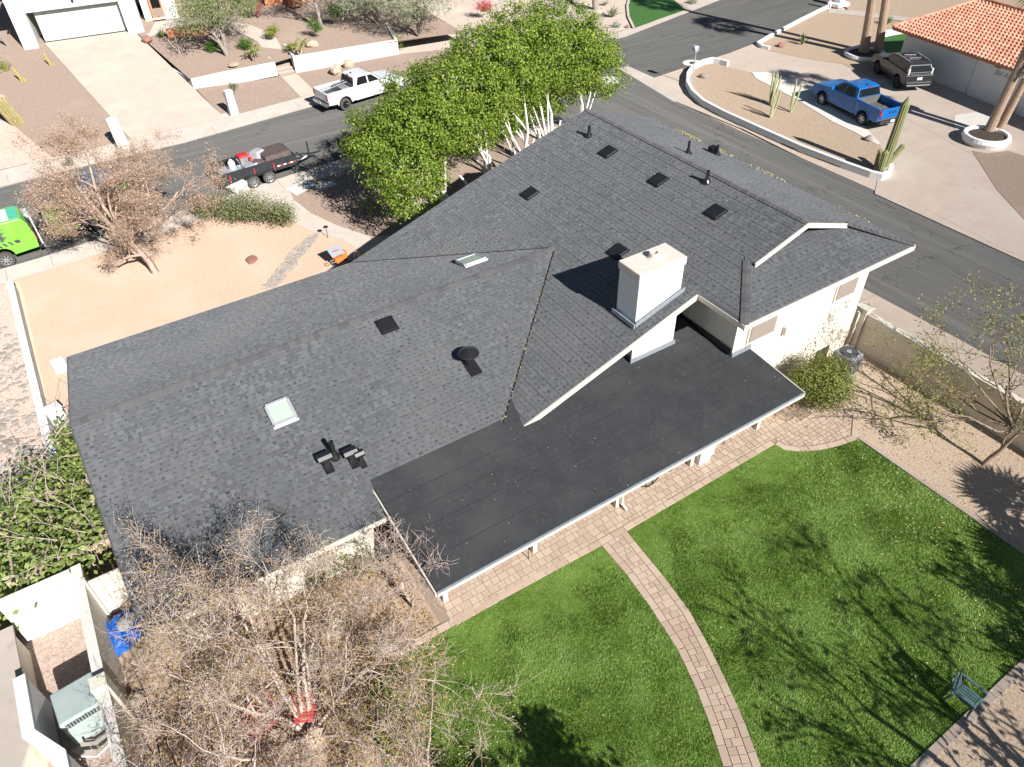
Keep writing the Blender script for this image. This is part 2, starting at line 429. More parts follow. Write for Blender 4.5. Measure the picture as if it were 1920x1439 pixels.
    def blob(self, c, r, rng, n=10, m=7, jit=.18):
        P, F = [(c[0], c[1], c[2] - r[2])], []
        for k in range(1, m):
            t = pi * k / m
            for i in range(n):
                a = 2 * pi * i / n
                j = 1 + rng.uniform(-jit, jit)
                P.append((c[0] + r[0] * sin(t) * cos(a) * j, c[1] + r[1] * sin(t) * sin(a) * j, c[2] - r[2] * cos(t) * j))
        P.append((c[0], c[1], c[2] + r[2]))
        for i in range(n):
            F.append((0, 1 + (i + 1) % n, 1 + i))
            F.append((len(P) - 1, 1 + (m - 2) * n + i, 1 + (m - 2) * n + (i + 1) % n))
        for k in range(m - 2):
            for i in range(n):
                j = (i + 1) % n
                F.append((1 + k * n + i, 1 + k * n + j, 1 + (k + 1) * n + j, 1 + (k + 1) * n + i))
        return self.add(P, F)

    def mesh(self, name):
        me = bpy.data.meshes.new(name)
        me.from_pydata(self.v, [], self.f)
        bm = bmesh.new()
        bm.from_mesh(me)
        bmesh.ops.recalc_face_normals(bm, faces=bm.faces)
        bm.to_mesh(me)
        bm.free()
        return me


def npmesh(name, V, F):
    """V (n,3) and F (m,k) numpy -> mesh"""
    me = bpy.data.meshes.new(name)
    V = np.asarray(V, np.float32)
    F = np.asarray(F, np.int32)
    k = F.shape[1]
    me.vertices.add(len(V))
    me.vertices.foreach_set('co', V.ravel())
    me.loops.add(F.size)
    me.loops.foreach_set('vertex_index', F.ravel())
    me.polygons.add(len(F))
    me.polygons.foreach_set('loop_start', np.arange(0, F.size, k, dtype=np.int32))
    me.update(calc_edges=True)
    me.validate()
    return me


def link(name, me, m, parent=None, kind=None, smooth=False):
    if m is not None and not me.materials:
        me.materials.append(M[m] if isinstance(m, str) else m)
    o = bpy.data.objects.new(name, me)
    C.objects.link(o)
    if parent is not None:
        o.parent = parent
    if kind:
        o['kind'] = kind
    if smooth:
        me.polygons.foreach_set('use_smooth', [True] * len(me.polygons))
    return o


def part(name, mb, m, parent, kind=None, smooth=False, bevel=0.0, label=None):
    me = mb.mesh(name) if isinstance(mb, MB) else mb
    o = link(name, me, m, parent, kind, smooth)
    if bevel:
        bv = o.modifiers.new('bevel', 'BEVEL')
        bv.width = bevel
        bv.segments = 2
        bv.limit_method = 'ANGLE'
        bv.angle_limit = radians(35)
    if label:
        o['label'] = label
    return o


def tag(o, label, cat, group=None):
    o['label'] = label
    o['category'] = cat
    if group:
        o['group'] = group
    return o


def thing(name, label, cat, loc=(0, 0, 0), rz=0.0, group=None):
    o = bpy.data.objects.new(name, None)
    o.empty_display_size = 0.2
    C.objects.link(o)
    o.location = loc
    o.rotation_euler = (0, 0, rz)
    return tag(o, label, cat, group)


def single(name, mb, m, label, cat, group=None, loc=None, rz=0.0, smooth=False, bevel=0.0):
    o = part(name, mb, m, None, None, smooth, bevel)
    if loc is not None:
        o.location = loc
        o.rotation_euler = (0, 0, rz)
    return tag(o, label, cat, group)


def struct(name, mb, m, kind='structure', smooth=False):
    return part(name, mb, m, None, kind, smooth)


def copy_tree(o, parent=None):
    c = o.copy()
    C.objects.link(c)
    if parent is not None:
        c.parent = parent
    for ch in list(o.children):
        copy_tree(ch, c)
    return c


def text(name, s, size, m, parent, loc, rot, ext=.006, shear=0.0):
    cu = bpy.data.curves.new(name, 'FONT')
    cu.body = s
    cu.size = size
    cu.extrude = ext
    cu.shear = shear
    cu.align_x = 'CENTER'
    cu.align_y = 'CENTER'
    cu.materials.append(M[m])
    tmp = bpy.data.objects.new(name, cu)
    C.objects.link(tmp)
    bpy.context.view_layer.update()
    me = bpy.data.meshes.new_from_object(tmp.evaluated_get(bpy.context.evaluated_depsgraph_get()))
    bpy.data.objects.remove(tmp)
    o = link(name, me, m, None)
    o.parent = parent
    o.location = loc
    o.rotation_euler = rot
    return o


# ------------------------------------------------------------------ plants
def leaf_mesh(name, pts, size, rng, out=None, aspect=.55, up=.35):
    """one quad per point, turned at random and biased outward/upward"""
    n = len(pts)
    pts = np.asarray(pts, float)
    nrm = rng.normal(size=(n, 3))
    nrm /= np.linalg.norm(nrm, axis=1)[:, None]
    if out is not None:
        nrm = nrm * .8 + out * .9
    nrm[:, 2] += up
    nrm /= np.linalg.norm(nrm, axis=1)[:, None] + 1e-9
    t = rng.normal(size=(n, 3))
    t -= nrm * (t * nrm).sum(1)[:, None]
    t /= np.linalg.norm(t, axis=1)[:, None] + 1e-9
    b = np.cross(nrm, t)
    s = (size * rng.uniform(.6, 1.35, n))[:, None]
    a = s * .5
    w = s * .5 * aspect
    V = np.stack([pts - t * a, pts + b * w + nrm * s * .06, pts + t * a, pts - b * w + nrm * s * .06], 1).reshape(-1, 3)
    F = np.arange(4 * n).reshape(n, 4)
    return npmesh(name, V, F)


def crown_points(blobs, n, rng, clump=.3, per=40, inner=.35):
    """points in clumps that sit on / just inside ellipsoids"""
    vol = np.array([(b[3] * b[4] + b[4] * b[5] + b[3] * b[5]) for b in blobs])
    vol = vol / vol.sum()
    P, O = [], []
    for b, w in zip(blobs, vol):
        k = max(4, int(n * w / per))
        d = rng.normal(size=(k, 3))
        d /= np.linalg.norm(d, axis=1)[:, None]
        rad = np.where(rng.random(k) < inner, rng.uniform(.3, .8, k), rng.uniform(.8, 1.08, k))
        c = np.array(b[:3]) + d * rad[:, None] * np.array(b[3:6])
        sz = clump * rng.uniform(.6, 1.4, k)
        for i in range(k):
            q = rng.normal(size=(per, 3)) * sz[i] * np.array([1, 1, .75])
            P.append(c[i] + q)
            o = q / (np.linalg.norm(q, axis=1)[:, None] + 1e-6) * .6 + d[i]
            O.append(o / (np.linalg.norm(o, axis=1)[:, None] + 1e-6))
    P, O = np.concatenate(P), np.concatenate(O)
    ok = P[:, 2] > .05
    return P[ok], O[ok]


def grow(S, T, p, d, L, r, lev, rng, spread=.8, up=.12, nseg=4, wig=.16, kids=1):
    p = np.array(p, float)
    d = np.array(d, float)
    d /= np.linalg.norm(d)
    for i in range(nseg):
        d = d + rng.normal(size=3) * wig
        d[2] += up
        d /= np.linalg.norm(d)
        q = p + d * (L / nseg)
        ra, rb = r * (1 - .5 * i / nseg), r * (1 - .5 * (i + 1) / nseg)
        S.append((p, q, ra, rb))
        if lev > 0 and i >= 1:
            for _ in range(kids):
                nd = d + rng.normal(size=3) * spread * .75
                grow(S, T, q, nd, L * rng.uniform(.45, .72), max(.004, rb * .6), lev - 1, rng, spread, up * .7, nseg, wig * 1.1, kids)
        if lev <= 1:
            T.append(q)
        p = q
    return S, T


def tubes_mesh(name, S, k=4, rmin=.006):
    a = np.array([s[0] for s in S])
    b = np.array([s[1] for s in S])
    ra = np.maximum(np.array([s[2] for s in S]), rmin)
    rb = np.maximum(np.array([s[3] for s in S]), rmin)
    d = b - a
    d /= np.linalg.norm(d, axis=1)[:, None] + 1e-9
    ref = np.where(np.abs(d[:, 2:3]) > .9, np.array([[1., 0, 0]]), np.array([[0, 0, 1.]]))
    x = np.cross(d, ref)
    x /= np.linalg.norm(x, axis=1)[:, None] + 1e-9
    y = np.cross(d, x)
    n = len(S)
    V = np.zeros((n, 2, k, 3))
    for i in range(k):
        t = 2 * pi * i / k
        o = x * cos(t) + y * sin(t)
        V[:, 0, i] = a + o * ra[:, None]
        V[:, 1, i] = b + o * rb[:, None]
    base = (np.arange(n) * 2 * k)[:, None]
    F = []
    for i in range(k):
        j = (i + 1) % k
        F.append(np.concatenate([base + i, base + j, base + k + j, base + k + i], 1))
    return npmesh(name, V.reshape(-1, 3), np.stack(F, 1).reshape(-1, 4))


def shrub(name, label, cat, loc, r, leafmat, n=1400, size=.09, seed=1, group=None, flat=.8, clump=.16, stems=True, bark='bark_dark'):
    """round shrub > foliage, stems"""
    g = np.random.default_rng(seed)
    t = thing(name, label, cat, loc, 0, group)
    bl = [(0, 0, r * flat * .95, r * .8, r * .8, r * flat * .85)]
    for i in range(5):
        a = g.uniform(0, 2 * pi)
        bl.append((cos(a) * r * .45, sin(a) * r * .45, r * flat * g.uniform(.6, 1.2), r * .5, r * .5, r * .45))
    P, O = crown_points(bl, n, g, clump=clump * r / .7, per=24)
    link('foliage', leaf_mesh('foliage', P, size, g, O), leafmat, t)
    if stems:
        S = []
        for i in range(7):
            a = g.uniform(0, 2 * pi)
            S.append((np.array([0, 0, 0]), np.array([cos(a) * r * .5, sin(a) * r * .5, r * flat * 1.2]), .03, .01))
        link('stem', tubes_mesh('stem', S, 5), bark, t)
    return t


def rock(name, label, loc, r, m, seed, group=None, cat='rock'):
    g = random.Random(seed)
    b = MB().blob((0, 0, r[2] * .55), r, g, 9, 6, .16)
    return single(name, b, m, label, cat, group, loc, g.uniform(0, 3))

# ================================================================== SETTING
struct('ground', MB().add([(-260, -260, -.06), (320, -260, -.06), (320, 420, -.06), (-260, 420, -.06)], [(0, 1, 2, 3)]), 'gravel_tan')

# streets (asphalt sheets at z = 0)
struct('street', MB().poly([(-60, 37.6), (-3.5, 38.75), (9.8, 40.35), (14.5, 40.75), (22, 41.3), (26.4, 41.0), (35.6, 40.2), (48.3, 41.3), (60.3, 44.4), (110, 56.5), (110, 66), (55.2, 52.2), (41.2, 48.85), (30, 49.6), (14.9, 49.8), (5.9, 48.8), (-1.5, 48.9), (-60, 45.5)], -.05, 0.0), 'asphalt')
struct('side_street', MB().poly([(26.4, 41.0), (26.75, 20), (26.95, 9.9), (27.1, -60), (34.7, -60), (34.9, 12), (34.95, 25), (35.1, 35.9), (35.6, 40.3)], -.05, 0.004), 'asphalt_b')
struct('valley_gutter', MB().poly([(36.1, 43.2), (34.95, 35.9), (35.7, 35.7), (36.9, 40.0), (37.0, 43.3)], -.05, 0.010), 'concrete')
struct('apron', MB().poly([(35.1, 35.9), (36.6, 40.05), (39.6, 40.25), (39.9, 39.7), (38.4, 38.6), (36.7, 35.6), (36.0, 32.6), (35.3, 30)], -.05, 0.008), 'concrete_pink')
# kerb ribbons and pavements
struct('pavement', MB().poly([(-60, 34), (-5.3, 37.25), (-2.8, 37.3), (9.1, 38.65), (13.8, 39.15), (22, 39.6), (26.4, 39.4), (26.4, 41.0), (22, 41.3), (14.5, 40.75), (9.8, 40.35), (-3.5, 38.75), (-60, 37.6)], -.05, .05), 'concrete')
struct('far_pavement', MB().poly([(-60, 47), (-1.5, 48.9), (5.9, 48.8), (14.9, 49.8), (30, 49.6), (41.2, 48.85), (41.0, 49.9), (30, 51.2), (16, 51.9), (9.1, 51.3), (-1.1, 51.3), (-60, 49.5)], -.05, .05), 'concrete')
struct('side_pavement', MB().poly([(24.1, 39.4), (24.3, 14), (24.3, -40), (27.1, -40), (26.95, 9.9), (26.75, 20), (26.4, 39.4)], -.05, .06), 'concrete_pink')
struct('gutter_strip', MB().poly([(34.9, -40), (36.15, -40), (36.2, 20.4), (36.0, 32.6), (35.3, 30), (34.95, 25)], -.05, .03), 'concrete_pink')
struct('far_verge', MB().poly([(41.2, 48.85), (55.2, 52.2), (110, 66), (110, 67.3), (55, 53.3), (41.0, 49.9)], -.05, .05), 'concrete')

# own front yard
struct('front_yard', MB().poly([(-4.5, 10), (-4.5, 36.0), (-4.6, 37.2), (-2.8, 37.3), (9.1, 38.65), (14.5, 39.1), (22, 39.6), (24.1, 39.4), (24.3, 24), (20, 10)], -.05, .02), 'sand')
struct('tree_bed', MB().poly([(9.44, 39.58), (8.99, 37.33), (9.22, 35.35), (9.87, 33.32), (10.85, 31.19)] + [(24.1, 25), (24.0, 39.3), (22, 39.5), (14.5, 39.0)], -.05, .028), 'gravel_brown')
struct('entry_walk', MB().poly([(7.30, 38.83), (8.25, 39.71), (9.17, 39.05), (8.99, 37.33), (9.22, 35.35), (9.87, 33.32), (10.85, 31.19), (12.38, 30.51), (9.81, 28.69), (8.56, 29.56), (9.88, 30.15), (9.53, 31.93), (8.46, 33.78), (7.56, 37.16)], -.05, .034), 'concrete')
# stepping slabs half-hidden in the tree's shade
for q in ([(9.05, 38.81), (10.46, 39.34), (10.67, 38.30), (9.28, 37.72)], [(10.53, 38.24), (11.54, 38.24), (11.62, 37.63), (10.58, 37.57)]):
    tag(part('path_slab', MB().poly(q, -.02, .062), 'concrete_grey', None), 'flat grey concrete slab in the shaded gravel beside the pavement' if q[0][0] < 10.2 else 'second shaded concrete slab farther into the gravel bed', 'slab', 'concrete slabs by the pavement')
# river-pebble strip across the front yard
NR2 = np.random.default_rng(5)


def pebbles(name, strip, n, z, r0, r1, m, seed, kind='stuff'):
    """small stones lying along a strip of (x, y, halfwidth) stations"""
    g = np.random.default_rng(seed)
    st = np.array(strip)
    k = g.random(n) * (len(st) - 1)
    i = k.astype(int)
    t = (k - i)[:, None]
    c = st[i] * (1 - t) + st[i + 1] * t
    a = g.uniform(0, 2 * pi, n)
    rr = np.sqrt(g.random(n)) * c[:, 2]
    x, y = c[:, 0] + rr * np.cos(a), c[:, 1] + rr * np.sin(a)
    return stones_np(name, x, y, z, r0, r1, m, g, kind)


def stones_np(name, x, y, z, r0, r1, m, g, kind):
    n = len(x)
    oct_ = np.array([(1, 0, 0), (.45, .8, .12), (-.5, .85, 0), (-1, 0, .1), (-.5, -.8, 0), (.5, -.85, .1), (0, 0, .75)], float)
    fc = np.array([(0, 1, 6), (1, 2, 6), (2, 3, 6), (3, 4, 6), (4, 5, 6), (5, 0, 6)])
    s = r0 + (r1 - r0) * g.random(n) ** 2
    a = g.uniform(0, 2 * pi, n)
    V = np.zeros((n, 7, 3))
    V[:, :, 0] = x[:, None] + s[:, None] * (np.cos(a)[:, None] * oct_[None, :, 0] - np.sin(a)[:, None] * oct_[None, :, 1])
    V[:, :, 1] = y[:, None] + s[:, None] * (np.sin(a)[:, None] * oct_[None, :, 0] + np.cos(a)[:, None] * oct_[None, :, 1]) * .8
    V[:, :, 2] = z + s[:, None] * oct_[None, :, 2] * g.uniform(.6, 1., n)[:, None]
    F = (np.arange(n) * 7)[:, None, None] + fc[None]
    return link(name, npmesh(name, V.reshape(-1, 3), F.reshape(-1, 3)), m, None, kind)


n_ = 420
g_ = np.random.default_rng(12)
stones_np('loose_stones', g_.uniform(-4, 9, n_), g_.uniform(26, 37, n_), .02, .015, .05, 'rock_tan', g_, 'stuff')
n_ = 700
stones_np('loose_stones', g_.uniform(16.5, 23.2, n_), g_.uniform(-3, 12, n_), .012, .012, .04, 'rock_tan', g_, 'stuff')
pebbles('river_pebbles', [(*(8.60, 33.03, 0.00)[:2], .25), (*(7.42, 32.10, 0.00)[:2], .4), (*(6.26, 30.87, 0.00)[:2], .4), (*(5.12, 29.76, 0.00)[:2], .35)], 1500, .02, .03, .085, 'rock', 3)

# neighbour's river-rock strip to the left of the low white wall
struct('rock_bed', MB().poly([(-40, 8), (-40, 36), (-5.3, 37.2), (-5.0, 36), (-4.6, 24), (-4.4, 14), (-4.4, 8)], -.05, .016), 'gravel_pink')
pebbles('river_rocks', [(-6.2, 33, 1.3), (-6.0, 28, 1.4), (-6.0, 24, 1.4), (-6.2, 20, 1.4)], 900, .02, .05, .2, 'rock', 9)

# back yard
struct('back_yard', MB().poly([(-4.2, -30), (-4.2, 16), (3.4, 16), (3.4, 13), (24.0, 13), (24.1, -30)], -.05, .012), 'gravel_tan')
struct('planting_bed', MB().poly([(-4.1, 2), (-4.1, 15.8), (3.6, 15.8), (3.6, 9.8), (2.3, 8.8), (1.4, 7.6), (1.2, 6.6), (1.6, 5.2), (2.2, 2)], -.05, .022), 'mulch')
LAWN_R = [(10.00, 10.11), (16.56, 10.18), (16.61, 9.84), (17.01, 9.46), (17.59, 9.16), (18.30, 8.92), (19.11, 8.78)] + [(19.1, 4.0), (18.0, -4.5), (9.4, -.9), (8.35, 2.0)] + [(8.31, 2.99), (8.75, 3.96), (9.12, 4.95), (9.43, 5.90), (9.73, 7.01), (9.88, 8.30), (9.94, 9.27)]
LAWN_R = [(10.00, 10.11), (16.56, 10.18), (16.61, 9.84), (17.01, 9.46), (17.59, 9.16), (18.30, 8.92), (19.11, 8.78), (19.19, 2.98)] + [(19.23, 0.08), (16.03, 1.14), (11.29, 1.06), (9.01, 0.91), (7.72, 1.74), (8.31, 2.99), (8.75, 3.96), (9.12, 4.95), (9.43, 5.90), (9.73, 7.01), (9.88, 8.30), (9.94, 9.27)]
LAWN_L = [(9.03, 10.11), (9.01, 8.88), (8.86, 7.58), (8.66, 6.31), (8.32, 5.22), (7.97, 4.36), (7.55, 3.48), (6.87, 2.29), (0.57, 6.35), (0.69, 7.62), (0.80, 8.25), (0.80, 8.97), (1.23, 9.92), (2.21, 10.20), (2.95, 10.23)]
struct('lawn', MB().poly(LAWN_R, -.03, .030), 'turf')
struct('small_lawn', MB().poly(LAWN_L, -.03, .031), 'turf')


def inside(px, py, poly):
    r = np.zeros(len(px), bool)
    n = len(poly)
    for i in range(n):
        x0, y0 = poly[i][:2]
        x1, y1 = poly[i - 1][:2]
        c = ((y0 > py) != (y1 > py)) & (px < (x1 - x0) * (py - y0) / (y1 - y0 + 1e-12) + x0)
        r ^= c
    return r


def edge_dist(px, py, poly):
    d = np.full(len(px), 1e9)
    for i in range(len(poly)):
        a, b = np.array(poly[i - 1][:2]), np.array(poly[i][:2])
        ab = b - a
        t = np.clip(((px - a[0]) * ab[0] + (py - a[1]) * ab[1]) / (ab @ ab + 1e-9), 0, 1)
        d = np.minimum(d, np.hypot(px - a[0] - t * ab[0], py - a[1] - t * ab[1]))
    return d


def turf(name, poly, n, seed, m='blade', h=.045):
    """short blades of turf, one triangle each, leaning in slow swirls"""
    g = np.random.default_rng(seed)
    P = np.array([p[:2] for p in poly])
    lo, hi = P.min(0), P.max(0)
    x, y = g.uniform(lo[0], hi[0], n), g.uniform(lo[1], hi[1], n)
    k = inside(x, y, poly)
    x, y = x[k], y[k]
    n = len(x)
    lean = np.sin(x * 1.7 + np.sin(y * 1.3) * 1.5) + .8 * np.sin(y * 2.3 + x * .6) + .5 * np.sin(x * 5.1 - y * 3.7)
    a = lean + g.normal(size=n) * .9
    hh = h * g.uniform(.5, 1.3, n) * (1 + .35 * np.sin(x * 3.1 + y * 1.9) * np.sin(y * 4.3 - x * 1.1))
    sheen_strip = np.clip((y - 8.7 + .35 * np.sin(x * 2.1) + .25 * np.sin(x * 5.3 + y * 3)) / .7, 0, 1) if name == 'turf_grass' else 0
    hh = hh * (1 - .72 * sheen_strip * g.uniform(.6, 1.1, n))       # blades shortened beside the paving to imitate a lighter sheen
    w = g.uniform(.006, .013, n)
    b = g.uniform(0, 2 * pi, n)
    V = np.zeros((n, 3, 3))
    V[:, 0] = np.stack([x + np.cos(b) * w, y + np.sin(b) * w, np.full(n, .03)], 1)
    V[:, 1] = np.stack([x - np.cos(b) * w, y - np.sin(b) * w, np.full(n, .03)], 1)
    V[:, 2] = np.stack([x + np.cos(a) * hh * .9, y + np.sin(a) * hh * .9, .03 + hh], 1)
    return link(name, npmesh(name, V.reshape(-1, 3), np.arange(3 * n).reshape(n, 3)), m, None, 'stuff')


turf('turf_grass', LAWN_R, 420000, 21)
turf('turf_grass', LAWN_L, 230000, 22)


def scatter_flat(name, x, y, z, s, m, g, parent=None):
    n = len(x)
    pts = np.stack([x, y, np.full(n, z) if np.isscalar(z) else z], 1)
    me = leaf_mesh(name, pts, s, g, None, .6, 2.2)
    return link(name, me, m, parent, 'stuff')


g_ = np.random.default_rng(31)
n_ = 9000
x_, y_ = g_.uniform(9, 20, n_), g_.uniform(-3, 10, n_)
k_ = inside(x_, y_, LAWN_R) & (g_.random(n_) < np.clip(1.15 - np.abs((x_ - 18.0) - (y_ - 5) * .1) / 2.6, .03, 1) * .55)
scatter_flat('fallen_leaves', x_[k_], y_[k_], .085, .045, 'litter', g_)
n_ = 2600
x_, y_ = g_.uniform(-4, 6, n_), g_.uniform(3, 13, n_)
k_ = inside(x_, y_, LAWN_L) & (g_.random(n_) < np.clip(1 - (x_ - 1.2) / 3.2, .04, 1))
scatter_flat('fallen_leaves', x_[k_], y_[k_], .085, .045, 'litter', g_)
n_ = 9000
x_, y_ = g_.uniform(-4.1, 3.6, n_), g_.uniform(3, 14.5, n_)
k_ = inside(x_, y_, [(-4.1, 2), (-4.1, 13.5), (3.4, 13.5), (3.6, 9.8), (2.3, 8.8), (1.4, 7.6), (1.2, 6.6), (1.6, 5.2), (2.2, 2)])
scatter_flat('leaf_litter', x_[k_], y_[k_], .045, .085, 'litter_brown', g_)
n_ = 700
x_, y_ = g_.uniform(19, 24, n_), g_.uniform(1, 11, n_)
scatter_flat('leaf_litter', x_, y_, .03, .06, 'litter_brown', g_)

# ------------------------------------------------------------------ patio of pavers
PATIO = [(3.7, 13.4), (3.7, 10.5), (2.1, 10.45), (2.1, 10.2)] + [(3.49, 10.25), (9.03, 10.11), (10.00, 10.11), (16.56, 10.18), (16.61, 9.84), (17.01, 9.46), (17.59, 9.16), (18.30, 8.92), (19.11, 8.78)] + [(19.9, 9.35), (19.9, 11.2), (18.4, 10.9), (17.9, 11.5), (16.9, 12.2), (16.9, 13.4)]
PATH = [(9.03, 10.11), (10.00, 10.11), (9.94, 9.27), (9.88, 8.30), (9.73, 7.01), (9.43, 5.90), (9.12, 4.95), (8.75, 3.96), (8.31, 2.99), (7.72, 1.74), (6.87, 2.29), (7.55, 3.48), (7.97, 4.36), (8.32, 5.22), (8.66, 6.31), (8.86, 7.58), (9.01, 8.88)]
patio = struct('patio', MB().poly(PATIO, -.04, .034), 'paver_joint')
gpath = struct('garden_path', MB().poly(PATH, -.04, .035), 'paver_joint')
P_CNT = [0, []]
CAMP = Vector((0, 0, CAM_H))


def paver_quad(cs, z):
    """a paver on four given corners, with a chamfered rim"""
    m = sum(cs, Vector((0, 0))) / 4
    V = []
    for (k, zz) in ((.0065, .0), (.0065, .030), (.013, .038)):
        for p in cs:
            e = p - m
            V.append((*(m + e * (1 - k * 1.4 / e.length)), z + zz))
    F = [(8, 9, 10, 11)]
    for b in (0, 4):
        F += [(b + i, b + (i + 1) % 4, b + 4 + (i + 1) % 4, b + 4 + i) for i in range(4)]
    return V, F


def paver_box(c, lx, ly, rz, z):
    """a paver with chamfered rim: 13 faces"""
    ca, sa = cos(rz), sin(rz)
    V = []
    for (k, zz) in ((0, .0), (0, .030), (.007, .038)):
        for sx, sy in ((-1, -1), (1, -1), (1, 1), (-1, 1)):
            x, y = sx * (lx / 2 - k), sy * (ly / 2 - k)
            V.append((c[0] + x * ca - y * sa, c[1] + x * sa + y * ca, z + zz))
    F = [(8, 9, 10, 11)]
    for b in (0, 4):
        F += [(b, b + 1, b + 5, b + 4), (b + 1, b + 2, b + 6, b + 5), (b + 2, b + 3, b + 7, b + 6), (b + 3, b, b + 4, b + 7)]
    return V, F


PAV = []


def border(line, owner, side, seed, L0=.40, w=.21):
    g = random.Random(seed)
    for a, b in zip(line[:-1], line[1:]):
        a, b = Vector(a[:2]), Vector(b[:2])
        d = b - a
        n = max(1, round(d.length / L0))
        nn = Vector((-d.y, d.x)).normalized() * side
        for i in range(n):
            c = a + d * ((i + .5) / n) + nn * (w / 2 + .004)
            PAV.append((owner, (c.x, c.y), d.length / n - .013, w - .006, atan2(d.y, d.x) + g.uniform(-.01, .01), .0355 + g.uniform(-.002, .003)))


def piece_ok(q, poly, ex):
    A = np.array([p[0] for p in q]), np.array([p[1] for p in q])
    return inside(*A, poly).all() and edge_dist(*A, poly).min() > ex


def lay_rows(poly, owner, y0, seed, ex):
    """rows along the house, stones of three sizes, trimmed at the border course"""
    g = random.Random(seed)
    P = np.array([p[:2] for p in poly])
    ys, v = [], y0
    while v < P[:, 1].max():
        h = g.choice((.155, .155, .235))
        ys.append((v, h))
        v += h
    v = y0
    while v > P[:, 1].min():
        ys.append((v - .155, .155))
        v -= .155
    for v, h in ys:
        u = P[:, 0].min() - g.random() * .3
        while u < P[:, 0].max():
            w = g.choice((.155, .235, .235, .31))
            for k0, k1 in ((0, 1), (0, .6), (.4, 1), (0, .3), (.7, 1)):
                a, b = u + w * k0, u + w * k1
                e = next((e for e in (0, .03, .06, .09) if piece_ok(((a, v + e), (b, v + e), (b, v + h), (a, v + h)), poly, ex)), None)
                if e is not None:
                    PAV.append((owner, ((a + b) / 2, v + (h + e) / 2), b - a - .013, h - e - .013, g.uniform(-.012, .012), .034 + g.uniform(-.003, .003)))
                    break
            u += w


def lay_path(left, right, owner, seed):
    """courses across a curved path between its two border rows"""
    g = random.Random(seed)
    def resample(L):
        L = [Vector(p[:2]) for p in L]
        d = [0]
        for a, b in zip(L[:-1], L[1:]):
            d.append(d[-1] + (b - a).length)
        def at(t):
            s = t * d[-1]
            for i in range(len(L) - 1):
                if s <= d[i + 1] or i == len(L) - 2:
                    return L[i].lerp(L[i + 1], (s - d[i]) / (d[i + 1] - d[i]))
        return at, d[-1]
    fl, dl = resample(left)
    fr, dr = resample(right)
    s, tot = 0.0, (dl + dr) / 2
    while s < tot - .1:
        h = g.choice((.155, .2, .235))
        a0, b0, a1, b1 = fl(s / tot), fr(s / tot), fl(min(1, (s + h) / tot)), fr(min(1, (s + h) / tot))
        wd = (b0 - a0).length
        m = .225 / wd
        cuts = [m]
        while cuts[-1] < 1 - m - .05:
            cuts.append(min(1 - m, cuts[-1] + g.choice((.16, .235, .31)) / wd))
            if 1 - m - cuts[-1] < .09 / wd:
                cuts[-1] = 1 - m
        for c0, c1 in zip(cuts[:-1], cuts[1:]):
            p, q, r, t = a0.lerp(b0, c0), a0.lerp(b0, c1), a1.lerp(b1, c1), a1.lerp(b1, c0)
            c = (p + q + r + t) / 4
            d = (q - p)
            PAV.append((owner, (c.x, c.y), ((q - p).length + (r - t).length) / 2 - .013, ((t - p).length + (r - q).length) / 2 - .013, atan2(d.y, d.x), .035 + g.uniform(-.003, .003), (p, q, r, t)))
        s += h


Y0 = PATIO[5][1] + .235
lay_rows([(3.72, 12.2), (3.72, 9.9)] + PATIO[5:14] + [(19.9, 11.1), (18.4, 10.9), (17.0, 12.2)], patio, Y0, 3, .215)
_L = [PATH[0]] + PATH[-1:9:-1]
_R = PATH[1:10]
lay_path(_L, _R, gpath, 4)
_e = PATIO[4:14]
border([PATIO[3]] + _e[0:2], patio, 1, 1)
border(_e[1:3], patio, 1, 5)
border(_e[2:], patio, 1, 2)
border(_R, gpath, -1, 3)
border(_L, gpath, 1, 4)
PAV.sort(key=lambda q: (Vector((q[1][0], q[1][1], 0)) - CAMP).length / sqrt(q[2] * q[3]))
rest = {}
for i, (ow, c, lx, ly, rz, z, *cs) in enumerate(PAV):
    V, F = paver_quad(cs[0], z - .02) if cs else paver_box(c, lx, ly, rz, z - .02)
    key = ow.name
    rest.setdefault(key, [0, MB()])
    if rest[key][0] < (180 if ow is patio else 300) and i < 520:
        rest[key][0] += 1
        link('paver', MB().add(V, F).mesh('paver'), 'paver', ow)
    else:
        rest[key][1].add(V, F)
for key, (n, b) in rest.items():
    if b.v:
        part('paver_field', b, 'paver', patio if key == patio.name else gpath, 'stuff')

# kerb board round the far edge of the lawn
kl = [(19.11, 8.78), (19.19, 2.98), (19.23, 0.08)]
kb = struct('lawn_edging', MB(), 'concrete')
kr = [(19.23, 0.08), (16.03, 1.14), (11.29, 1.06), (9.01, 0.91)]
for line in (kl, kr):
    for a, b in zip(line[:-1], line[1:]):
        a, b = Vector((*a[:2], 0)), Vector((*b[:2], 0))
        d = b - a
        n = max(1, int(d.length / (1.2 if line is kl else .3)))
        nn = Vector((-d.y, d.x, 0)).normalized() * .14
        for i in range(n):
            c = a + d * ((i + .5) / n) - nn * (-1 if line is kl else -1) * .5
            part('edging_stone', MB().box((c.x, c.y, .03), (d.length / n - .012, .22 if line is kr else .13, .1), atan2(d.y, d.x)), 'concrete_pink', kb)

# ================================================================== THE MAIN HOUSE
house = thing('house', 'cream stucco house with new dark grey shingle roof and a black flat patio roof', 'house', (8, 19, 0))
HI = Matrix.Translation((-8, -19, 0))


def hp(name, mb, m, **k):
    """house part given in world coordinates"""
    me = mb.mesh(name) if isinstance(mb, MB) else mb
    me.transform(HI)
    return part(name, me, m, house, **k)


def sub(name, mb, m, parent, **k):
    me = mb.mesh(name) if isinstance(mb, MB) else mb
    me.transform(HI)
    return part(name, me, m, parent, **k)


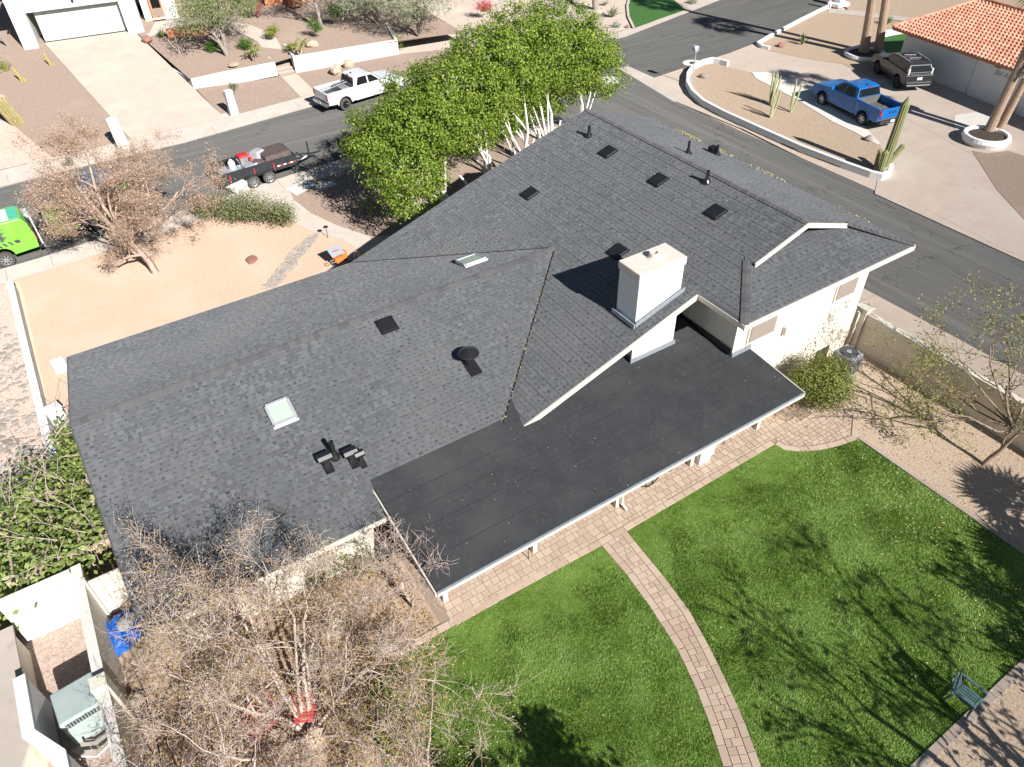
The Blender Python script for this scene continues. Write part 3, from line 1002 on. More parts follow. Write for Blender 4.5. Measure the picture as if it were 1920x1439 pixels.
zLN = lambda p: 2.52 + (p[1] - 12.8) * .3095
zLF = lambda p: 2.55 + (25.5 - p[1]) * .3
zBG = lambda p: 2.6 + (p[0] - 7.9) / 3
zRR = lambda p: 6.4 - (p[0] - 19.3) / 3
zHP = lambda p: 5.0 + (p[1] - 11.42) / 3
zPT = lambda p: 2.45 + (p[1] - 9.95) * .09
SL = {
    'LN': (zLN, [(-2.97, 12.8), (3.5, 12.8), (3.5, 13.76), (7.8, 13.76), (13.5, 19.1), (-2.97, 19.1)], 'y'),
    'LF': (zLF, [(-2.97, 19.1), (13.5, 19.1), (7.8, 25.5), (-2.97, 25.5)], 'Y'),
    'BN': (zBG, [(7.72, 13.45), (13.5, 13.45), (13.5, 19.1), (7.72, 13.7)], 'x'),
    'BF': (zBG, [(7.75, 25.5), (13.5, 19.1), (13.5, 25.4)], 'x'),
    'BU': (zBG, [(13.5, 13.45), (15.12, 13.45), (15.12, 11.42), (16.95, 13.3), (17.1, 13.03), (19.3, 13.03), (19.3, 25.1), (13.5, 25.4)], 'x'),
    'HP': (zHP, [(15.13, 11.42), (23.27, 11.42), (21.4, 13.45), (17.05, 13.45)], 'y'),
    'RR': (zRR, [(19.3, 13.03), (21.55, 13.0), (23.27, 11.42), (23.3, 25.1), (19.3, 25.1)], 'X'),
}
deck = MB()
for k, (zf, pts, ax) in SL.items():
    deck.poly(pts, (lambda p, zf=zf: zf(p) - .13), zf)
hp('roof', deck, 'shingle_dark')
roof_o = house.children[-1]


def interval(pts, c, ax):
    """extent of the polygon across the slope at level c (ax 0: level is x, extent in y)"""
    out = []
    n = len(pts)
    for i in range(n):
        a, b = pts[i - 1], pts[i]
        ca, cb = a[ax], b[ax]
        if (ca - c) * (cb - c) <= 0 and abs(ca - cb) > 1e-9:
            t = (c - ca) / (cb - ca)
            out.append(a[1 - ax] + (b[1 - ax] - a[1 - ax]) * t)
    return (min(out), max(out)) if len(out) > 1 else None


TABS, BANDS = [], []


def shingle(key, seed):
    zf, pts, dr = SL[key]
    g = random.Random(seed)
    ax = 1 if dr in 'yY' else 0
    down = dr in 'YX'           # eave lies at the high end of the level coordinate
    lo, hi = min(p[ax] for p in pts), max(p[ax] for p in pts)
    run = .142
    k = 0
    total = hi - lo
    nC = int(total / run) + 1
    base0 = {'BN': 7.72, 'BF': 7.72, 'BU': 7.72}.get(key, lo)
    if key in ('BN', 'BF', 'BU'):
        k0 = int((lo - base0) / run)
    else:
        k0 = 0
    grad = {'y': .31, 'Y': .3, 'x': 1 / 3, 'X': 1 / 3}[dr]
    nz = 1 / sqrt(1 + grad * grad)
    for c in range(k0, k0 + nC + 1):
        if down:
            c0, c1 = hi - c * run, hi - (c + 1) * run
        else:
            c0, c1 = base0 + c * run, base0 + (c + 1) * run
        cc0, cc1 = min(max(c0, lo + .001), hi - .001), min(max(c1, lo + .001), hi - .001)
        if abs(cc0 - cc1) < .02:
            continue
        I0, I1 = interval(pts, cc0, ax), interval(pts, cc1, ax)
        if not I0 or not I1:
            continue
        a, b = min(I0[0], I1[0]), max(I0[1], I1[1])
        u = a - g.random() * .25
        high = g.random() < .5
        over = .03 * (-1 if down else 1)
        while u < b:
            w = g.choice((.08, .11, .15, .19)) if high else g.choice((.07, .10, .13))
            v0, v1 = max(u, a), min(u + w, b)
            q0a, q0b = max(v0, I0[0]), min(v1, I0[1])
            q1a, q1b = max(v0, I1[0]), min(v1, I1[1])
            u += w
            if key in ('LF', 'BF', 'RR'):
                t = .0052 if high else .0044
            elif c % 3 == 0:
                t = .0115 if high else .0105
            else:
                t = .0066 if high else .0050
            was_low = not high
            high = not high
            if q0b - q0a < .012 and q1b - q1a < .012:
                continue
            q0b, q1b = max(q0a, q0b), max(q1a, q1b)
            gp = .0015
            lowc, upc = cc0 - (over * .25 if c == k0 else 0), cc1
            P = []
            for (uu, cc, lift) in ((q0a + gp, lowc, t), (q0b - gp, lowc, t), (q1b - gp, upc, .0035), (q1a + gp, upc, .0035), (q0a + gp, lowc, -.004), (q0b - gp, lowc, -.004), (q1b - gp, upc, -.004), (q1a + gp, upc, -.004)):
                x, y = (uu, cc) if ax == 1 else (cc, uu)
                P.append((x, y, zf((x, y)) + lift / nz))
            flip = (ax == 1 and down) or (ax == 0 and not down)
            F = [(0, 1, 2, 3), (4, 5, 1, 0), (5, 6, 2, 1), (7, 4, 0, 3)]
            if flip:
                F = [f[::-1] for f in F]
            TABS.append((P, F))
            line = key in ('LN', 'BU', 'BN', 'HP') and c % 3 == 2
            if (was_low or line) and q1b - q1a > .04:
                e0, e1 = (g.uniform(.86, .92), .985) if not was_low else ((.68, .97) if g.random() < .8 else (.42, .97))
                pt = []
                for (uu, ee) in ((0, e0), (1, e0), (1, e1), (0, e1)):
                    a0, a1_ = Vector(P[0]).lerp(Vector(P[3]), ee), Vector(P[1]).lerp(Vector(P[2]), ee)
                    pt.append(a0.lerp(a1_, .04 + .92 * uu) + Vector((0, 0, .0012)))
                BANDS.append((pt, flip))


for i, k in enumerate(SL):
    shingle(k, 100 + i)


def seen_size(P):
    c = Vector(P[0]) * .5 + Vector(P[2]) * .5
    n = (Vector(P[1]) - Vector(P[0])).cross(Vector(P[3]) - Vector(P[0]))
    d = CAMP - c
    return abs(n.dot(d.normalized())) / d.length_squared


def in_view(P):
    p = cam_o.matrix_world.inverted() @ Vector(P[0])
    return p.z < 0 and abs(p.x / p.z) < .70 and abs(p.y / p.z) < .52


ord_ = sorted(range(len(TABS)), key=lambda i: -seen_size(TABS[i][0]) * (1 if in_view(TABS[i][0]) else 0))
for i in ord_[:300]:
    sub('shingle', MB().add(*TABS[i]), 'shingle', roof_o)
V_, F_ = [], []
for i in ord_[300:]:
    o_ = len(V_)
    V_ += TABS[i][0]
    F_ += [tuple(q + o_ for q in f) for f in TABS[i][1]]
me_ = npmesh('shingle_field', np.array(V_), np.array(F_))
me_.shade_flat()
sub('shingle_field', me_, 'shingle', roof_o, kind='stuff')
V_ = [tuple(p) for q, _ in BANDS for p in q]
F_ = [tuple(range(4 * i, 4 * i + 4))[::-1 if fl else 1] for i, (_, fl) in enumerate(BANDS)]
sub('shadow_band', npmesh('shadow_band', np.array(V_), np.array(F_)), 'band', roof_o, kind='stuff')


# ridge and hip caps, each a folded shingle
def caps(a, b, half, drop, step=.2, seed=1):
    a, b = Vector(a), Vector(b)
    d = (b - a)
    n = int(d.length / step)
    dn = d.normalized()
    s = dn.cross(Vector((0, 0, 1))).normalized()
    for i in range(n):
        p = a + d * (i / n)
        q = a + d * ((i + 1.12) / n)
        l0, l1 = .040, .022
        if isinstance(drop, tuple):
            dl, dr_ = drop
        else:
            dl = dr_ = drop
        P = [p + s * half + Vector((0, 0, l1 - half * dl)), p + Vector((0, 0, l1)), p - s * half + Vector((0, 0, l1 - half * dr_)),
             q + s * half + Vector((0, 0, l0 - half * dl)), q + Vector((0, 0, l0)), q - s * half + Vector((0, 0, l0 - half * dr_))]
        P += [v - Vector((0, 0, .03)) for v in P]
        F = [(0, 1, 4, 3), (1, 2, 5, 4), (3, 4, 10, 9), (4, 5, 11, 10), (0, 3, 9, 6), (2, 8, 11, 5), (0, 6, 7, 1), (1, 7, 8, 2)]
        sub('ridge_cap', MB().add(P, F), 'ridge', roof_o)


caps((-2.95, 19.1, 4.47), (13.45, 19.1, 4.47), .14, .30)
caps((19.3, 13.03, 6.40), (19.3, 25.08, 6.40), .14, .33)
caps((15.15, 11.44, 5.02), (16.98, 13.27, 5.625), .13, .2)
caps((23.25, 11.44, 5.03), (21.55, 13.0, 5.65), .13, .2)
# valley metal, a thin dark line with a few leaves
for a, b in (((7.85, 13.75, 2.80), (13.45, 19.05, 4.455)), ((7.85, 25.45, 2.58), (13.45, 19.15, 4.455))):
    a, b = Vector(a), Vector(b)
    d = (b - a).normalized()
    s = d.cross(Vector((0, 0, 1))).normalized() * .022
    u = Vector((0, 0, .021))
    hp('valley_strip', MB().add([a + s + u, b + s + u, b - s + u, a - s + u], [(0, 1, 2, 3)]), 'black_metal')

# fascias and rakes
hp('fascia', MB().board((-2.97, 12.78, 2.51), (3.52, 12.78, 2.51), .17, .03, (0, -1, 0)), 'trim')
hp('fascia', MB().board((7.72, 13.44, 2.54), (15.14, 13.44, 5.01), .20, .05, (0, -1, 0)), 'trim')
hp('fascia', MB().board((15.12, 13.40, 5.0), (15.12, 11.42, 5.0), .17, .03, (-1, 0, 0)), 'trim')
hp('fascia', MB().board((15.10, 11.41, 4.99), (23.29, 11.41, 4.99), .19, .04, (0, -1, 0)), 'trim')
hp('fascia', MB().board((23.29, 11.42, 5.0), (23.32, 25.1, 5.0), .19, .04, (1, 0, 0)), 'trim')
hp('fascia', MB().board((-2.97, 25.51, 2.54), (7.8, 25.51, 2.54), .17, .03, (0, 1, 0)), 'trim')
hp('fascia', MB().board((7.78, 25.50, 2.55), (19.3, 25.12, 6.38), .17, .03, (0, 1, 0)), 'trim')
hp('fascia', MB().board((-2.98, 12.8, 2.52), (-2.98, 19.1, 4.46), .15, .03, (-1, 0, 0)), 'shingle_dark')
hp('fascia', MB().board((-2.98, 19.1, 4.46), (-2.98, 25.5, 2.55), .15, .03, (-1, 0, 0)), 'shingle_dark')
hp('fascia', MB().board((17.05, 13.02, 5.66), (19.3, 13.02, 6.40), .17, .05, (0, -1, 0)), 'trim', label='raking board on the left of the gablet')
hp('fascia', MB().board((19.3, 13.02, 6.40), (21.55, 13.02, 5.66), .17, .05, (0, -1, 0)), 'trim', label='raking board on the right of the gablet')
hp('gablet_vent', MB().add([(17.5, 13.42, 5.60), (21.1, 13.42, 5.60), (19.3, 13.42, 6.2)], [(0, 1, 2)]), 'black_metal')
hp('soffit', MB().poly([(15.15, 11.45), (23.25, 11.45), (23.25, 12.36), (16.1, 12.36), (16.1, 13.9), (15.15, 13.4)], 4.82, 4.85), 'trim')

# walls
hp('wall', MB().poly([(16.08, 12.38), (22.76, 12.38), (22.76, 24.6), (16.08, 24.6)], 0, 4.95), 'stucco')
zc = lambda x: 2.6 + (x - 7.9) / 3 - .16
hp('wall', MB().prism_y([(8.6, 0), (16.07, 0), (16.07, zc(16.07)), (8.6, zc(8.6))], 14.9, 24.6), 'stucco')
hp('wall', MB().prism_y([(8.5, 0), (11.75, 0), (11.75, zc(11.75)), (8.5, zc(8.5))], 14.05, 14.9), 'stucco')
hp('wall', MB().prism_x([(13.62, 0), (24.8, 0), (24.8, 2.55), (19.1, 4.27), (13.62, 2.60)], -2.5, 3.25), 'stucco')
hp('wall', MB().prism_x([(15.2, 0), (24.8, 0), (24.8, 2.55), (19.1, 4.27), (15.2, 3.07)], 3.26, 8.58), 'stucco')
# dark base flashing where walls meet the flat roof
hp('base_flashing', MB().box((16.03, 13.65, zPT((0, 13.6)) + .10), (.06, 2.5, .22)), 'black_metal')
hp('base_flashing', MB().box((16.5, 12.345, zPT((0, 12.38)) + .09), (.9, .05, .17)), 'flash')
hp('base_flashing', MB().box((13.9, 13.87, zPT((0, 13.9)) + .09), (1.95, .04, .16)), 'flash')
hp('base_flashing', MB().box((12.965, 14.4, zPT((0, 14.4)) + .09), (.05, .98, .17)), 'black_metal')
hp('base_flashing', MB().box((15.45, 14.865, zPT((0, 14.87)) + .09), (1.2, .05, .16)), 'black_metal')
hp('base_flashing', MB().box((10.85, 14.02, zPT((0, 14.0)) + .08), (1.8, .04, .15)), 'flash')


# windows of the tall wall
def window(x0, x1, z0, z1, y):
    w = hp('window', MB().box(((x0 + x1) / 2, y - .02, (z0 + z1) / 2), (x1 - x0 + .16, .06, z1 - z0 + .16)), 'trim')
    sub('screen', MB().box(((x0 + x1) / 2, y - .055, (z0 + z1) / 2), (x1 - x0, .04, z1 - z0)), 'screen', w)
    return w


WY = 12.38
window(16.75, 17.95, 3.0, 4.3, WY)
window(21.1, 22.1, 3.0, 4.3, WY)
hp('wall_lamp', MB().box((18.55, WY - .08, 2.75), (.1, .16, .34)), 'trim')
hp('dryer_vent', MB().box((17.6, WY - .04, 1.9), (.16, .08, .2)), 'stucco_white')
u_ = hp('utility_ring', MB().lathe((2.3, 13.58, 1.9), [(.13, 0), (.13, .03), (.1, .03), (.1, 0)], 16, 'y'), 'ac_grey')

# chimney
ch = hp('chimney', MB().box((13.91, 14.39, 4.35), (1.82, .97, 3.26)), 'chim_white', bevel=.02)
sub('cap', MB().box((13.91, 14.39, 6.115), (1.90, 1.05, .29)), 'chim_cap', ch, bevel=.03)
sub('flue', MB().lathe((13.98, 14.42, 6.25), [(.22, 0), (.22, .03), (.17, .05), (.16, .2), (.11, .2), (.10, .02)], 18), 'chim_cap', ch)
sub('flashing', MB().board((12.93, 13.83, 4.50), (14.9, 13.83, 5.14), .14, .04, (0, -1, 0)).board((12.93, 13.82, 4.46), (12.93, 14.95, 4.46), .16, .06, (-1, 0, 0)), 'flash', ch)

# flat patio roof in rolled strips, lapped
pr = hp('patio_roof', MB().poly([(3.55, 9.95), (16.9, 9.95), (16.9, 12.38), (16.08, 12.38), (16.08, 14.9), (7.0, 14.9), (7.0, 13.76), (3.55, 13.76)], (lambda p: zPT(p) - .14), (lambda p: zPT(p))), 'membrane_seam')
ys = [9.93, 10.86, 11.79, 12.40, 13.05, 13.78, 14.9]
for i, (a, b) in enumerate(zip(ys[:-1], ys[1:])):
    x0 = 3.54 if b < 13.8 else 6.9
    x1 = 16.92 if b < 12.41 else 16.05
    cut = [x0] + sorted(random.Random(40 + i).uniform(x0 + 1.5, x1 - 1.5) for _ in range(1)) + [x1]
    for c0, c1 in zip(cut[:-1], cut[1:]):
        P = [(c0, a - .015, zPT((0, a)) + .013), (c1 - .003, a - .015, zPT((0, a)) + .013), (c1 - .003, b, zPT((0, b)) + .005), (c0, b, zPT((0, b)) + .005)]
        sub('lap_seam', MB().slab3([(c0, a - .02, zPT((0, a)) + .0155), (c1 - .003, a - .02, zPT((0, a)) + .0155), (c1 - .003, a + .004, zPT((0, a)) + .0165), (c0, a + .004, zPT((0, a)) + .0165)], .004), 'membrane_seam', pr)
        sub('roofing_strip', MB().slab3(P, .01), 'membrane', pr)
sub('apron_strip', MB().slab3([(3.56, 13.66, zPT((0, 13.66)) + .03), (7.9, 13.66, zPT((0, 13.66)) + .03), (7.9, 13.92, zLN((0, 13.92)) + .022), (3.56, 13.92, zLN((0, 13.92)) + .022)], .01), 'membrane', pr)
g_ = np.random.default_rng(8)
n_ = 120
x_, y_ = g_.uniform(3.7, 16.8, n_), 14.7 - 4.7 * g_.random(n_) ** 1.6
k_ = (y_ < 12.3) | ((y_ < 13.6) & (x_ < 16)) | ((x_ > 11.8) & (x_ < 15.9) & (y_ > 13))
lf = leaf_mesh('roof_litter', np.stack([x_[k_], y_[k_], zPT((0, y_[k_])) + .022], 1), .03, g_, None, .6, 2.5)
sub('roof_litter', lf, 'litter', pr, kind='stuff')
n_ = 260      # leaf crumbs caught in the valleys and on the shingles
t_ = g_.random(n_)
x_ = np.where(g_.random(n_) < .5, 7.9 + 5.6 * t_, g_.uniform(3, 19, n_))
y_ = np.where(x_ == 7.9 + 5.6 * t_, 13.8 + 5.3 * t_ + g_.normal(size=n_) * .06, g_.uniform(14, 25, n_))
z_ = np.maximum(np.where(x_ > 7.9, 2.6 + (x_ - 7.9) / 3, 0), np.where(y_ < 19.1, 2.52 + (y_ - 12.8) * .3095, 2.55 + (25.5 - y_) * .3) * (x_ < 13.5)) + .03
sub('roof_litter', leaf_mesh('roof_litter', np.stack([x_, y_, z_], 1), .045, g_, None, .6, 2.5), 'litter', roof_o, kind='stuff')
n_ = 420      # straw-coloured litter caught along the street-side eave
y_ = np.concatenate([g_.normal(22.6, .45, 190), g_.normal(20.3, .5, 90), g_.normal(17.9, .45, 100), g_.normal(14.0, .4, 40)])
x_ = 23.2 - np.abs(g_.normal(size=n_)) * .22
sub('roof_litter', leaf_mesh('roof_litter', np.stack([x_, y_, zRR((x_, y_)) + .04], 1), .08, g_, None, .3, .4), 'litter', roof_o, kind='stuff')
hp('drip_edge', MB().board((3.53, 9.93, 2.47), (16.93, 9.93, 2.47), .05, .05, (0, -1, 0)), 'flash')
hp('fascia', MB().board((3.53, 9.93, 2.415), (16.93, 9.93, 2.415), .12, .045, (0, -1, 0)), 'trim')
hp('fascia', MB().board((3.52, 13.7, zPT((0, 13.7)) - .01), (3.52, 9.93, 2.44), .18, .04, (-1, 0, 0)), 'trim')
hp('fascia', MB().board((16.93, 12.36, zPT((0, 12.36)) - .01), (16.93, 9.93, 2.44), .18, .04, (1, 0, 0)), 'trim')
hp('beam', MB().box((10.25, 11.1, 2.25), (13.3, .14, .24)), 'trim')
for x in (4.15, 7.2, 10.35, 13.5, 16.6):
    hp('post', MB().box((x, 11.08, 1.08), (.15, .15, 2.12)), 'trim')
hp('downspout', MB().path([(10.45, 10.0, 2.2), (10.45, 10.9, 1.6), (10.45, 10.93, .25), (10.5, 10.72, .08)], .045, 8), 'trim')
for i in range(9):
    x = 4.6 + i * 1.45
    hp('rafter', MB().box((x, 11.4, 2.28 + .11), (.07, 2.9, .12)), 'trim')

# roof vents
RB = Matrix.Rotation(-math.atan(1 / 3), 3, 'Y')
RL = Matrix.Rotation(math.atan(.3095), 3, 'X')
for p, R in (((17.98, 21.85, 5.96), RB), ((17.97, 18.80, 5.96), RB), ((14.65, 22.52, 4.85), RB), ((17.97, 15.79, 5.96), RB), ((14.74, 17.04, 4.88), RB), ((6.42, 18.50, 4.28), RL)):
    p = Vector(p)
    n = R @ Vector((0, 0, 1))
    v = hp('roof_vent', MB().box(p + n * .03, (.62, .62, .03), R=R), 'black_metal')
    sub('vent_hood', MB().box(p + n * .056, (.55, .55, .03), R=R, taper=.97), 'black_metal', v, bevel=.008)


def pipe_vent(p, h, r, collar=True):
    b = MB().lathe(p, [(.0, -.05), (.17, -.05), (.16, .03), (r * 1.6, .12), (r * 1.15, .22), (r, .24), (r, h), (r * .7, h), (r * .7, h - .05)], 14)
    return hp('pipe_vent', b, 'black_gloss')


pipe_vent((18.20, 23.42, 6.03), .45, .06)
pipe_vent((18.87, 17.24, 6.26), .45, .06)
pipe_vent((20.31, 19.76, 6.06), .5, .05)
pipe_vent((22.16, 19.94, 5.45), .42, .05)
pipe_vent((3.00, 15.02, 3.21), .62, .07)
p = Vector((22.17, 20.19, 5.44))
hp('roof_vent', MB().box(p + Vector((0, 0, .15)), (.3, .3, .26)), 'black_metal')
p = Vector((8.10, 16.11, 3.54))
v = hp('roof_vent', MB().lathe(p, [(.15, -.1), (.15, .42)], 16).box(p + RL @ Vector((0, -.12, .02)), (.42, .75, .02), R=RL), 'black_metal', label='tall flue with a round pointed hood')
sub('vent_hood', MB().lathe(p, [(.0, .40), (.33, .40), (.345, .42), (.33, .46), (.0, .64)], 24), 'black_gloss', v)
for q, k in (((2.70, 14.89, 3.17), 1), ((3.40, 14.72, 3.11), 1), ((3.60, 14.55, 3.06), .7)):
    p = Vector(q)
    v = hp('roof_vent', MB().box(p + RL @ Vector((0, -.05, .02)), (.26 * k, .5 * k, .03), R=RL).box(p + RL @ Vector((0, .05, .12)), (.16 * k, .16 * k, .25), R=RL), 'black_metal')
    sub('vent_hood', MB().prism_x([(-.16 * k, .20), (.12 * k, .20), (.17 * k, .27), (.12 * k, .34), (-.08 * k, .36), (-.16 * k, .28)], -.20 * k, .20 * k), 'black_gloss', v)
    house.children  # keep order
    hood = bpy.data.objects[-1] if False else None
    v.children[0].data.transform(HI.inverted())
    v.children[0].data.transform(Matrix.Translation(p + Vector((0, .08, 0))))
    v.children[0].data.transform(HI)


# skylights
def skylight(c, lx, ly, R, h=.13):
    c = Vector(c)
    fr = MB()
    for dx, dy, sx, sy in ((0, -ly / 2, lx, .08), (0, ly / 2, lx, .08), (-lx / 2, 0, .08, ly - .08), (lx / 2, 0, .08, ly - .08)):
        fr.box(c + R @ Vector((dx, dy, h / 2)), (sx, sy, h), R=R)
    s = hp('skylight', fr, 'alu')
    sub('pane', MB().box(c + R @ Vector((0, 0, h - .03)), (lx - .07, ly - .07, .02), R=R), 'sky_glass', s)
    sub('curb', MB().box(c + R @ Vector((0, -ly / 2 - .06, .03)), (lx + .1, .05, .06), R=R), 'white_paint', s)


skylight((2.22, 16.96, 3.81), .66, .72, RL)
skylight((10.85, 20.73, 3.98), .85, .8, Matrix.Rotation(-math.atan(.3), 3, 'X'))

# ================================================================== WALLS AND SIDE YARDS
def strip_mesh(pts, t, z0, z1, grow_=0.0):
    """mitred strip of constant width along plan points"""
    n = len(pts)
    Q = [Vector(p[:2]) for p in pts]
    d0, d1 = (Q[1] - Q[0]).normalized(), (Q[-1] - Q[-2]).normalized()
    Q[0] = Q[0] - d0 * grow_
    Q[-1] = Q[-1] + d1 * grow_
    L, Rr = [], []
    for i in range(n):
        da = (Q[i] - Q[i - 1]).normalized() if i else d0
        db = (Q[i + 1] - Q[i]).normalized() if i < n - 1 else d1
        na, nb_ = Vector((-da.y, da.x)), Vector((-db.y, db.x))
        m = (na + nb_).normalized()
        k = t / 2 / max(.3, m.dot(na))
        L.append(Q[i] + m * k)
        Rr.append(Q[i] - m * k)
    V = [(p.x, p.y, z) for z in (z0, z1) for p in L + Rr]
    F = []
    for i in range(n - 1):
        F += [(2 * n + i, 2 * n + i + 1, 3 * n + i + 1, 3 * n + i), (n + i, n + i + 1, i + 1, i), (i, i + 1, 2 * n + i + 1, 2 * n + i), (n + i + 1, n + i, 3 * n + i, 3 * n + i + 1)]
    F += [(0, 2 * n, 3 * n, n), (n - 1, 2 * n - 1, 4 * n - 1, 3 * n - 1)]
    return MB().add(V, F)


def wall_thing(name, label, runs, h, t, m, cap=None, cat='wall', z0=-.05, capm=None):
    """a masonry wall along plan points > masonry, cap"""
    o = thing(name, label, cat, (runs[0][0], runs[0][1], 0))
    P = [(r[0] - runs[0][0], r[1] - runs[0][1]) for r in runs]
    part('masonry', strip_mesh(P, t, z0, h), m, o)
    if cap:
        part('cap', strip_mesh(P, t + .05, h + .001, h + cap, .025), capm or m, o)
    return o


wall_thing('garden_wall', 'low white capped wall between the sandy front yard and the river rocks', [(-4.78, 36.2), (-4.72, 31), (-4.66, 27.0), (-4.60, 24.2), (-4.45, 21.0), (-4.40, 19.5)], .52, .22, 'stucco_white', .08, capm='kerb_white')
rw = wall_thing('boundary_wall', 'cream stucco wall along the back yard beside the side street', [(23.3, 12.2), (23.3, 8.4), (23.35, -2.0)], 1.6, .2, 'block_wall', .06, capm='trim')
pl = MB().box((0, 0, .88), (.42, .42, 1.86))
me = pl.mesh('pillar')
me.transform(Matrix.Translation((0, .12, 0)))
part('pillar', me, 'block_wall', rw)
part('pillar_cap', MB().box((0, .12, 1.84), (.52, .52, .1)), 'trim', rw)
part('link_panel', MB().box((-.27, .16, .85), (.16, .1, 1.75)), 'stucco', rw)

# west side: white cross wall, grey-topped boundary wall, gate, neighbour's flat roof
wall_thing('cross_wall', 'bright white wall across the side yard below the climbing leaves', [(-6.2, 16.42), (-4.32, 16.42)], 1.75, .2, 'stucco_white', .05, capm='concrete_grey')
wall_thing('side_wall', 'long rough grey boundary wall running between the two side yards', [(-4.25, 16.5), (-4.25, 12.75), (-4.23, 12.2), (-4.15, 8.0), (-4.1, 4)], 1.8, .2, 'block_wall', .05, capm='concrete_grey')
part('pillar', MB().box((.0, -4.0, 1.0), (.36, .36, 2.05)), 'block_wall', bpy.data.objects['side_wall'])
wall_thing('low_return_wall', 'low bent white wall beside the large air conditioner', [(-6.0, 14.05), (-5.95, 12.4), (-5.40, 11.5), (-5.30, 8)], 1.5, .22, 'stucco_white', .05, capm='stucco_white')
gate = thing('gate', 'cream boarded gate between the boundary wall and the house', 'gate', (-4.1, 15.9, 0))
for i in range(5):
    part('board', MB().box((.15 + i * .265, 0, .9), (.255, .05, 1.6)), 'trim', gate)
part('rail', MB().box((.68, .05, .45), (1.3, .05, .12)).box((.68, .05, 1.4), (1.3, .05, .12)), 'trim', gate)
part('gate_post', MB().box((-.03, -.02, .95), (.09, .12, 1.9)), 'trim', gate)
nb = thing('neighbour_roof', 'flat beige roof of the neighbouring building at the left edge', 'building', (-8, 13, 0))
part('wall', MB().poly([(-4, 2.95), (1.80, 2.95), (1.95, -.35), (1.3, -1.9), (-4, -3.2)], 0, 1.12), 'block_wall', nb)
part('roof', MB().poly([(-4, 3.05), (1.88, 3.05), (2.03, -.4), (1.3, -2.0), (-4, -3.3)], 1.121, 1.2), 'concrete', nb)
struct('side_gravel', MB().poly([(-5.95, 16.3), (-4.36, 16.3), (-4.34, 4), (-5.25, 4), (-5.3, 11.4), (-5.9, 12.3)], -.05, .024), 'gravel_pink')
struct('equipment_pad', MB().poly([(-5.6, 13.6), (-4.42, 13.6), (-4.4, 12.4), (-5.1, 11.8), (-5.6, 12.4)], -.05, .07), 'concrete')


def ac_unit(name, label, loc, rz, m, s=1.0, grille_front=True):
    t = thing(name, label, 'air conditioner', loc, rz)
    b = MB().box((0, 0, .06), (.92 * s, .92 * s, .12)).box((0, 0, .50), (.9 * s, .9 * s, .8))
    part('casing', b, m, t, bevel=.03)
    part('top_cover', MB().box((0, 0, .96), (.94 * s, .94 * s, .14), taper=.93), m, t, bevel=.04)
    if grille_front:
        gr = part('grille', MB().box((0, -.455 * s, .86), (.72 * s, .02, .18)), 'ac_dark', t)
        for i in range(12):
            part('slat', MB().box((-.33 * s + i * .06 * s, -.468 * s, .86), (.014, .012, .18)), m, gr)
        part('pipe', MB().path([(-.3, -.46, .2), (-.3, -.62, .12), (-.1, -.72, .08), (.2, -.66, .06), (.5, -.5, .05)], .022, 6), 'black_metal', t)
    else:
        part('fan_grille', MB().lathe((0, 0, 1.02), [(.40 * s, .0), (.40 * s, .02), (.36 * s, .03), (.12 * s, .035), (.0, .04)], 24), 'ac_dark', t)
        for i in range(9):
            part('louvre', MB().box((0, -.456 * s, .2 + i * .075), (.8 * s, .02, .03)).box((.456 * s, 0, .2 + i * .075), (.02, .8 * s, .03)), 'ac_dark', t)
        part('fan_hub', MB().lathe((0, 0, 1.05), [(.1, 0), (.1, .02), (.0, .03)], 12), 'ac_grey', t)
    return t


ac_unit('air_conditioner', 'large pale green air conditioner with a slatted vent on the pink gravel', (-5.02, 13.05, .07), radians(6), 'ac_teal', 1.12)
ac_unit('air_conditioner', 'grey air conditioner with a fan grille behind the round bush', (21.5, 11.4, .03), 0, 'ac_grey', .85, False)
tag(part('pool_pipe', MB().path([(-5.35, 12.2, .05), (-5.35, 12.0, .3), (-5.0, 11.75, .35), (-4.75, 11.9, .3), (-4.6, 12.1, .05)], .03, 6), 'white_paint', None), 'white bent pipe and cables on the concrete pad', 'pipe')
single('trench_cover', MB().box((0, 0, .03), (.42, .5, .05)), 'ac_dark', 'dark square cover set in the concrete strip at the bottom left', 'cover', None, (-4.95, 10.55, .02), .1)
# blue tarpaulin heap with a bag on it
g_ = random.Random(4)
tb = MB()
nx, ny = 12, 10
for j in range(ny):
    for i in range(nx):
        u, v = i / (nx - 1) - .5, j / (ny - 1) - .5
        h = .62 * max(0, 1 - (2 * abs(u)) ** 3) * max(0, 1 - (2 * abs(v)) ** 3) + g_.uniform(-.05, .06)
        tb.v.append((u * 1.25 + g_.uniform(-.03, .03), v * 1.05 + g_.uniform(-.03, .03), max(.02, h)))
for j in range(ny - 1):
    for i in range(nx - 1):
        tb.f.append((j * nx + i, j * nx + i + 1, (j + 1) * nx + i + 1, (j + 1) * nx + i))
single('blue_tarpaulin', tb, 'tarp_blue', 'crumpled bright blue tarpaulin over a heap by the boundary wall', 'tarpaulin', None, (*(-3.83, 15.08, 0.00)[:2], .02), .35)
single('cement_bag', MB().blob((0, 0, .1), (.3, .22, .09), random.Random(3), 10, 6, .1), 'tarp_grey', 'pale paper bag lying on top of the blue tarpaulin', 'bag', None, (*(-3.64, 14.89, 0.55)[:2], .60), .8)
rock('boulder', 'whitish boulder beside the blue tarpaulin and the house wall', (*(-3.50, 15.73, 0.00)[:2], .02), (.26, .22, .24), 'rock_tan', 5)
rock('boulder', 'large whitish boulder at the foot of the boundary wall', (*(-4.07, 12.78, 0.00)[:2], .02), (.30, .24, .22), 'rock_tan', 6)
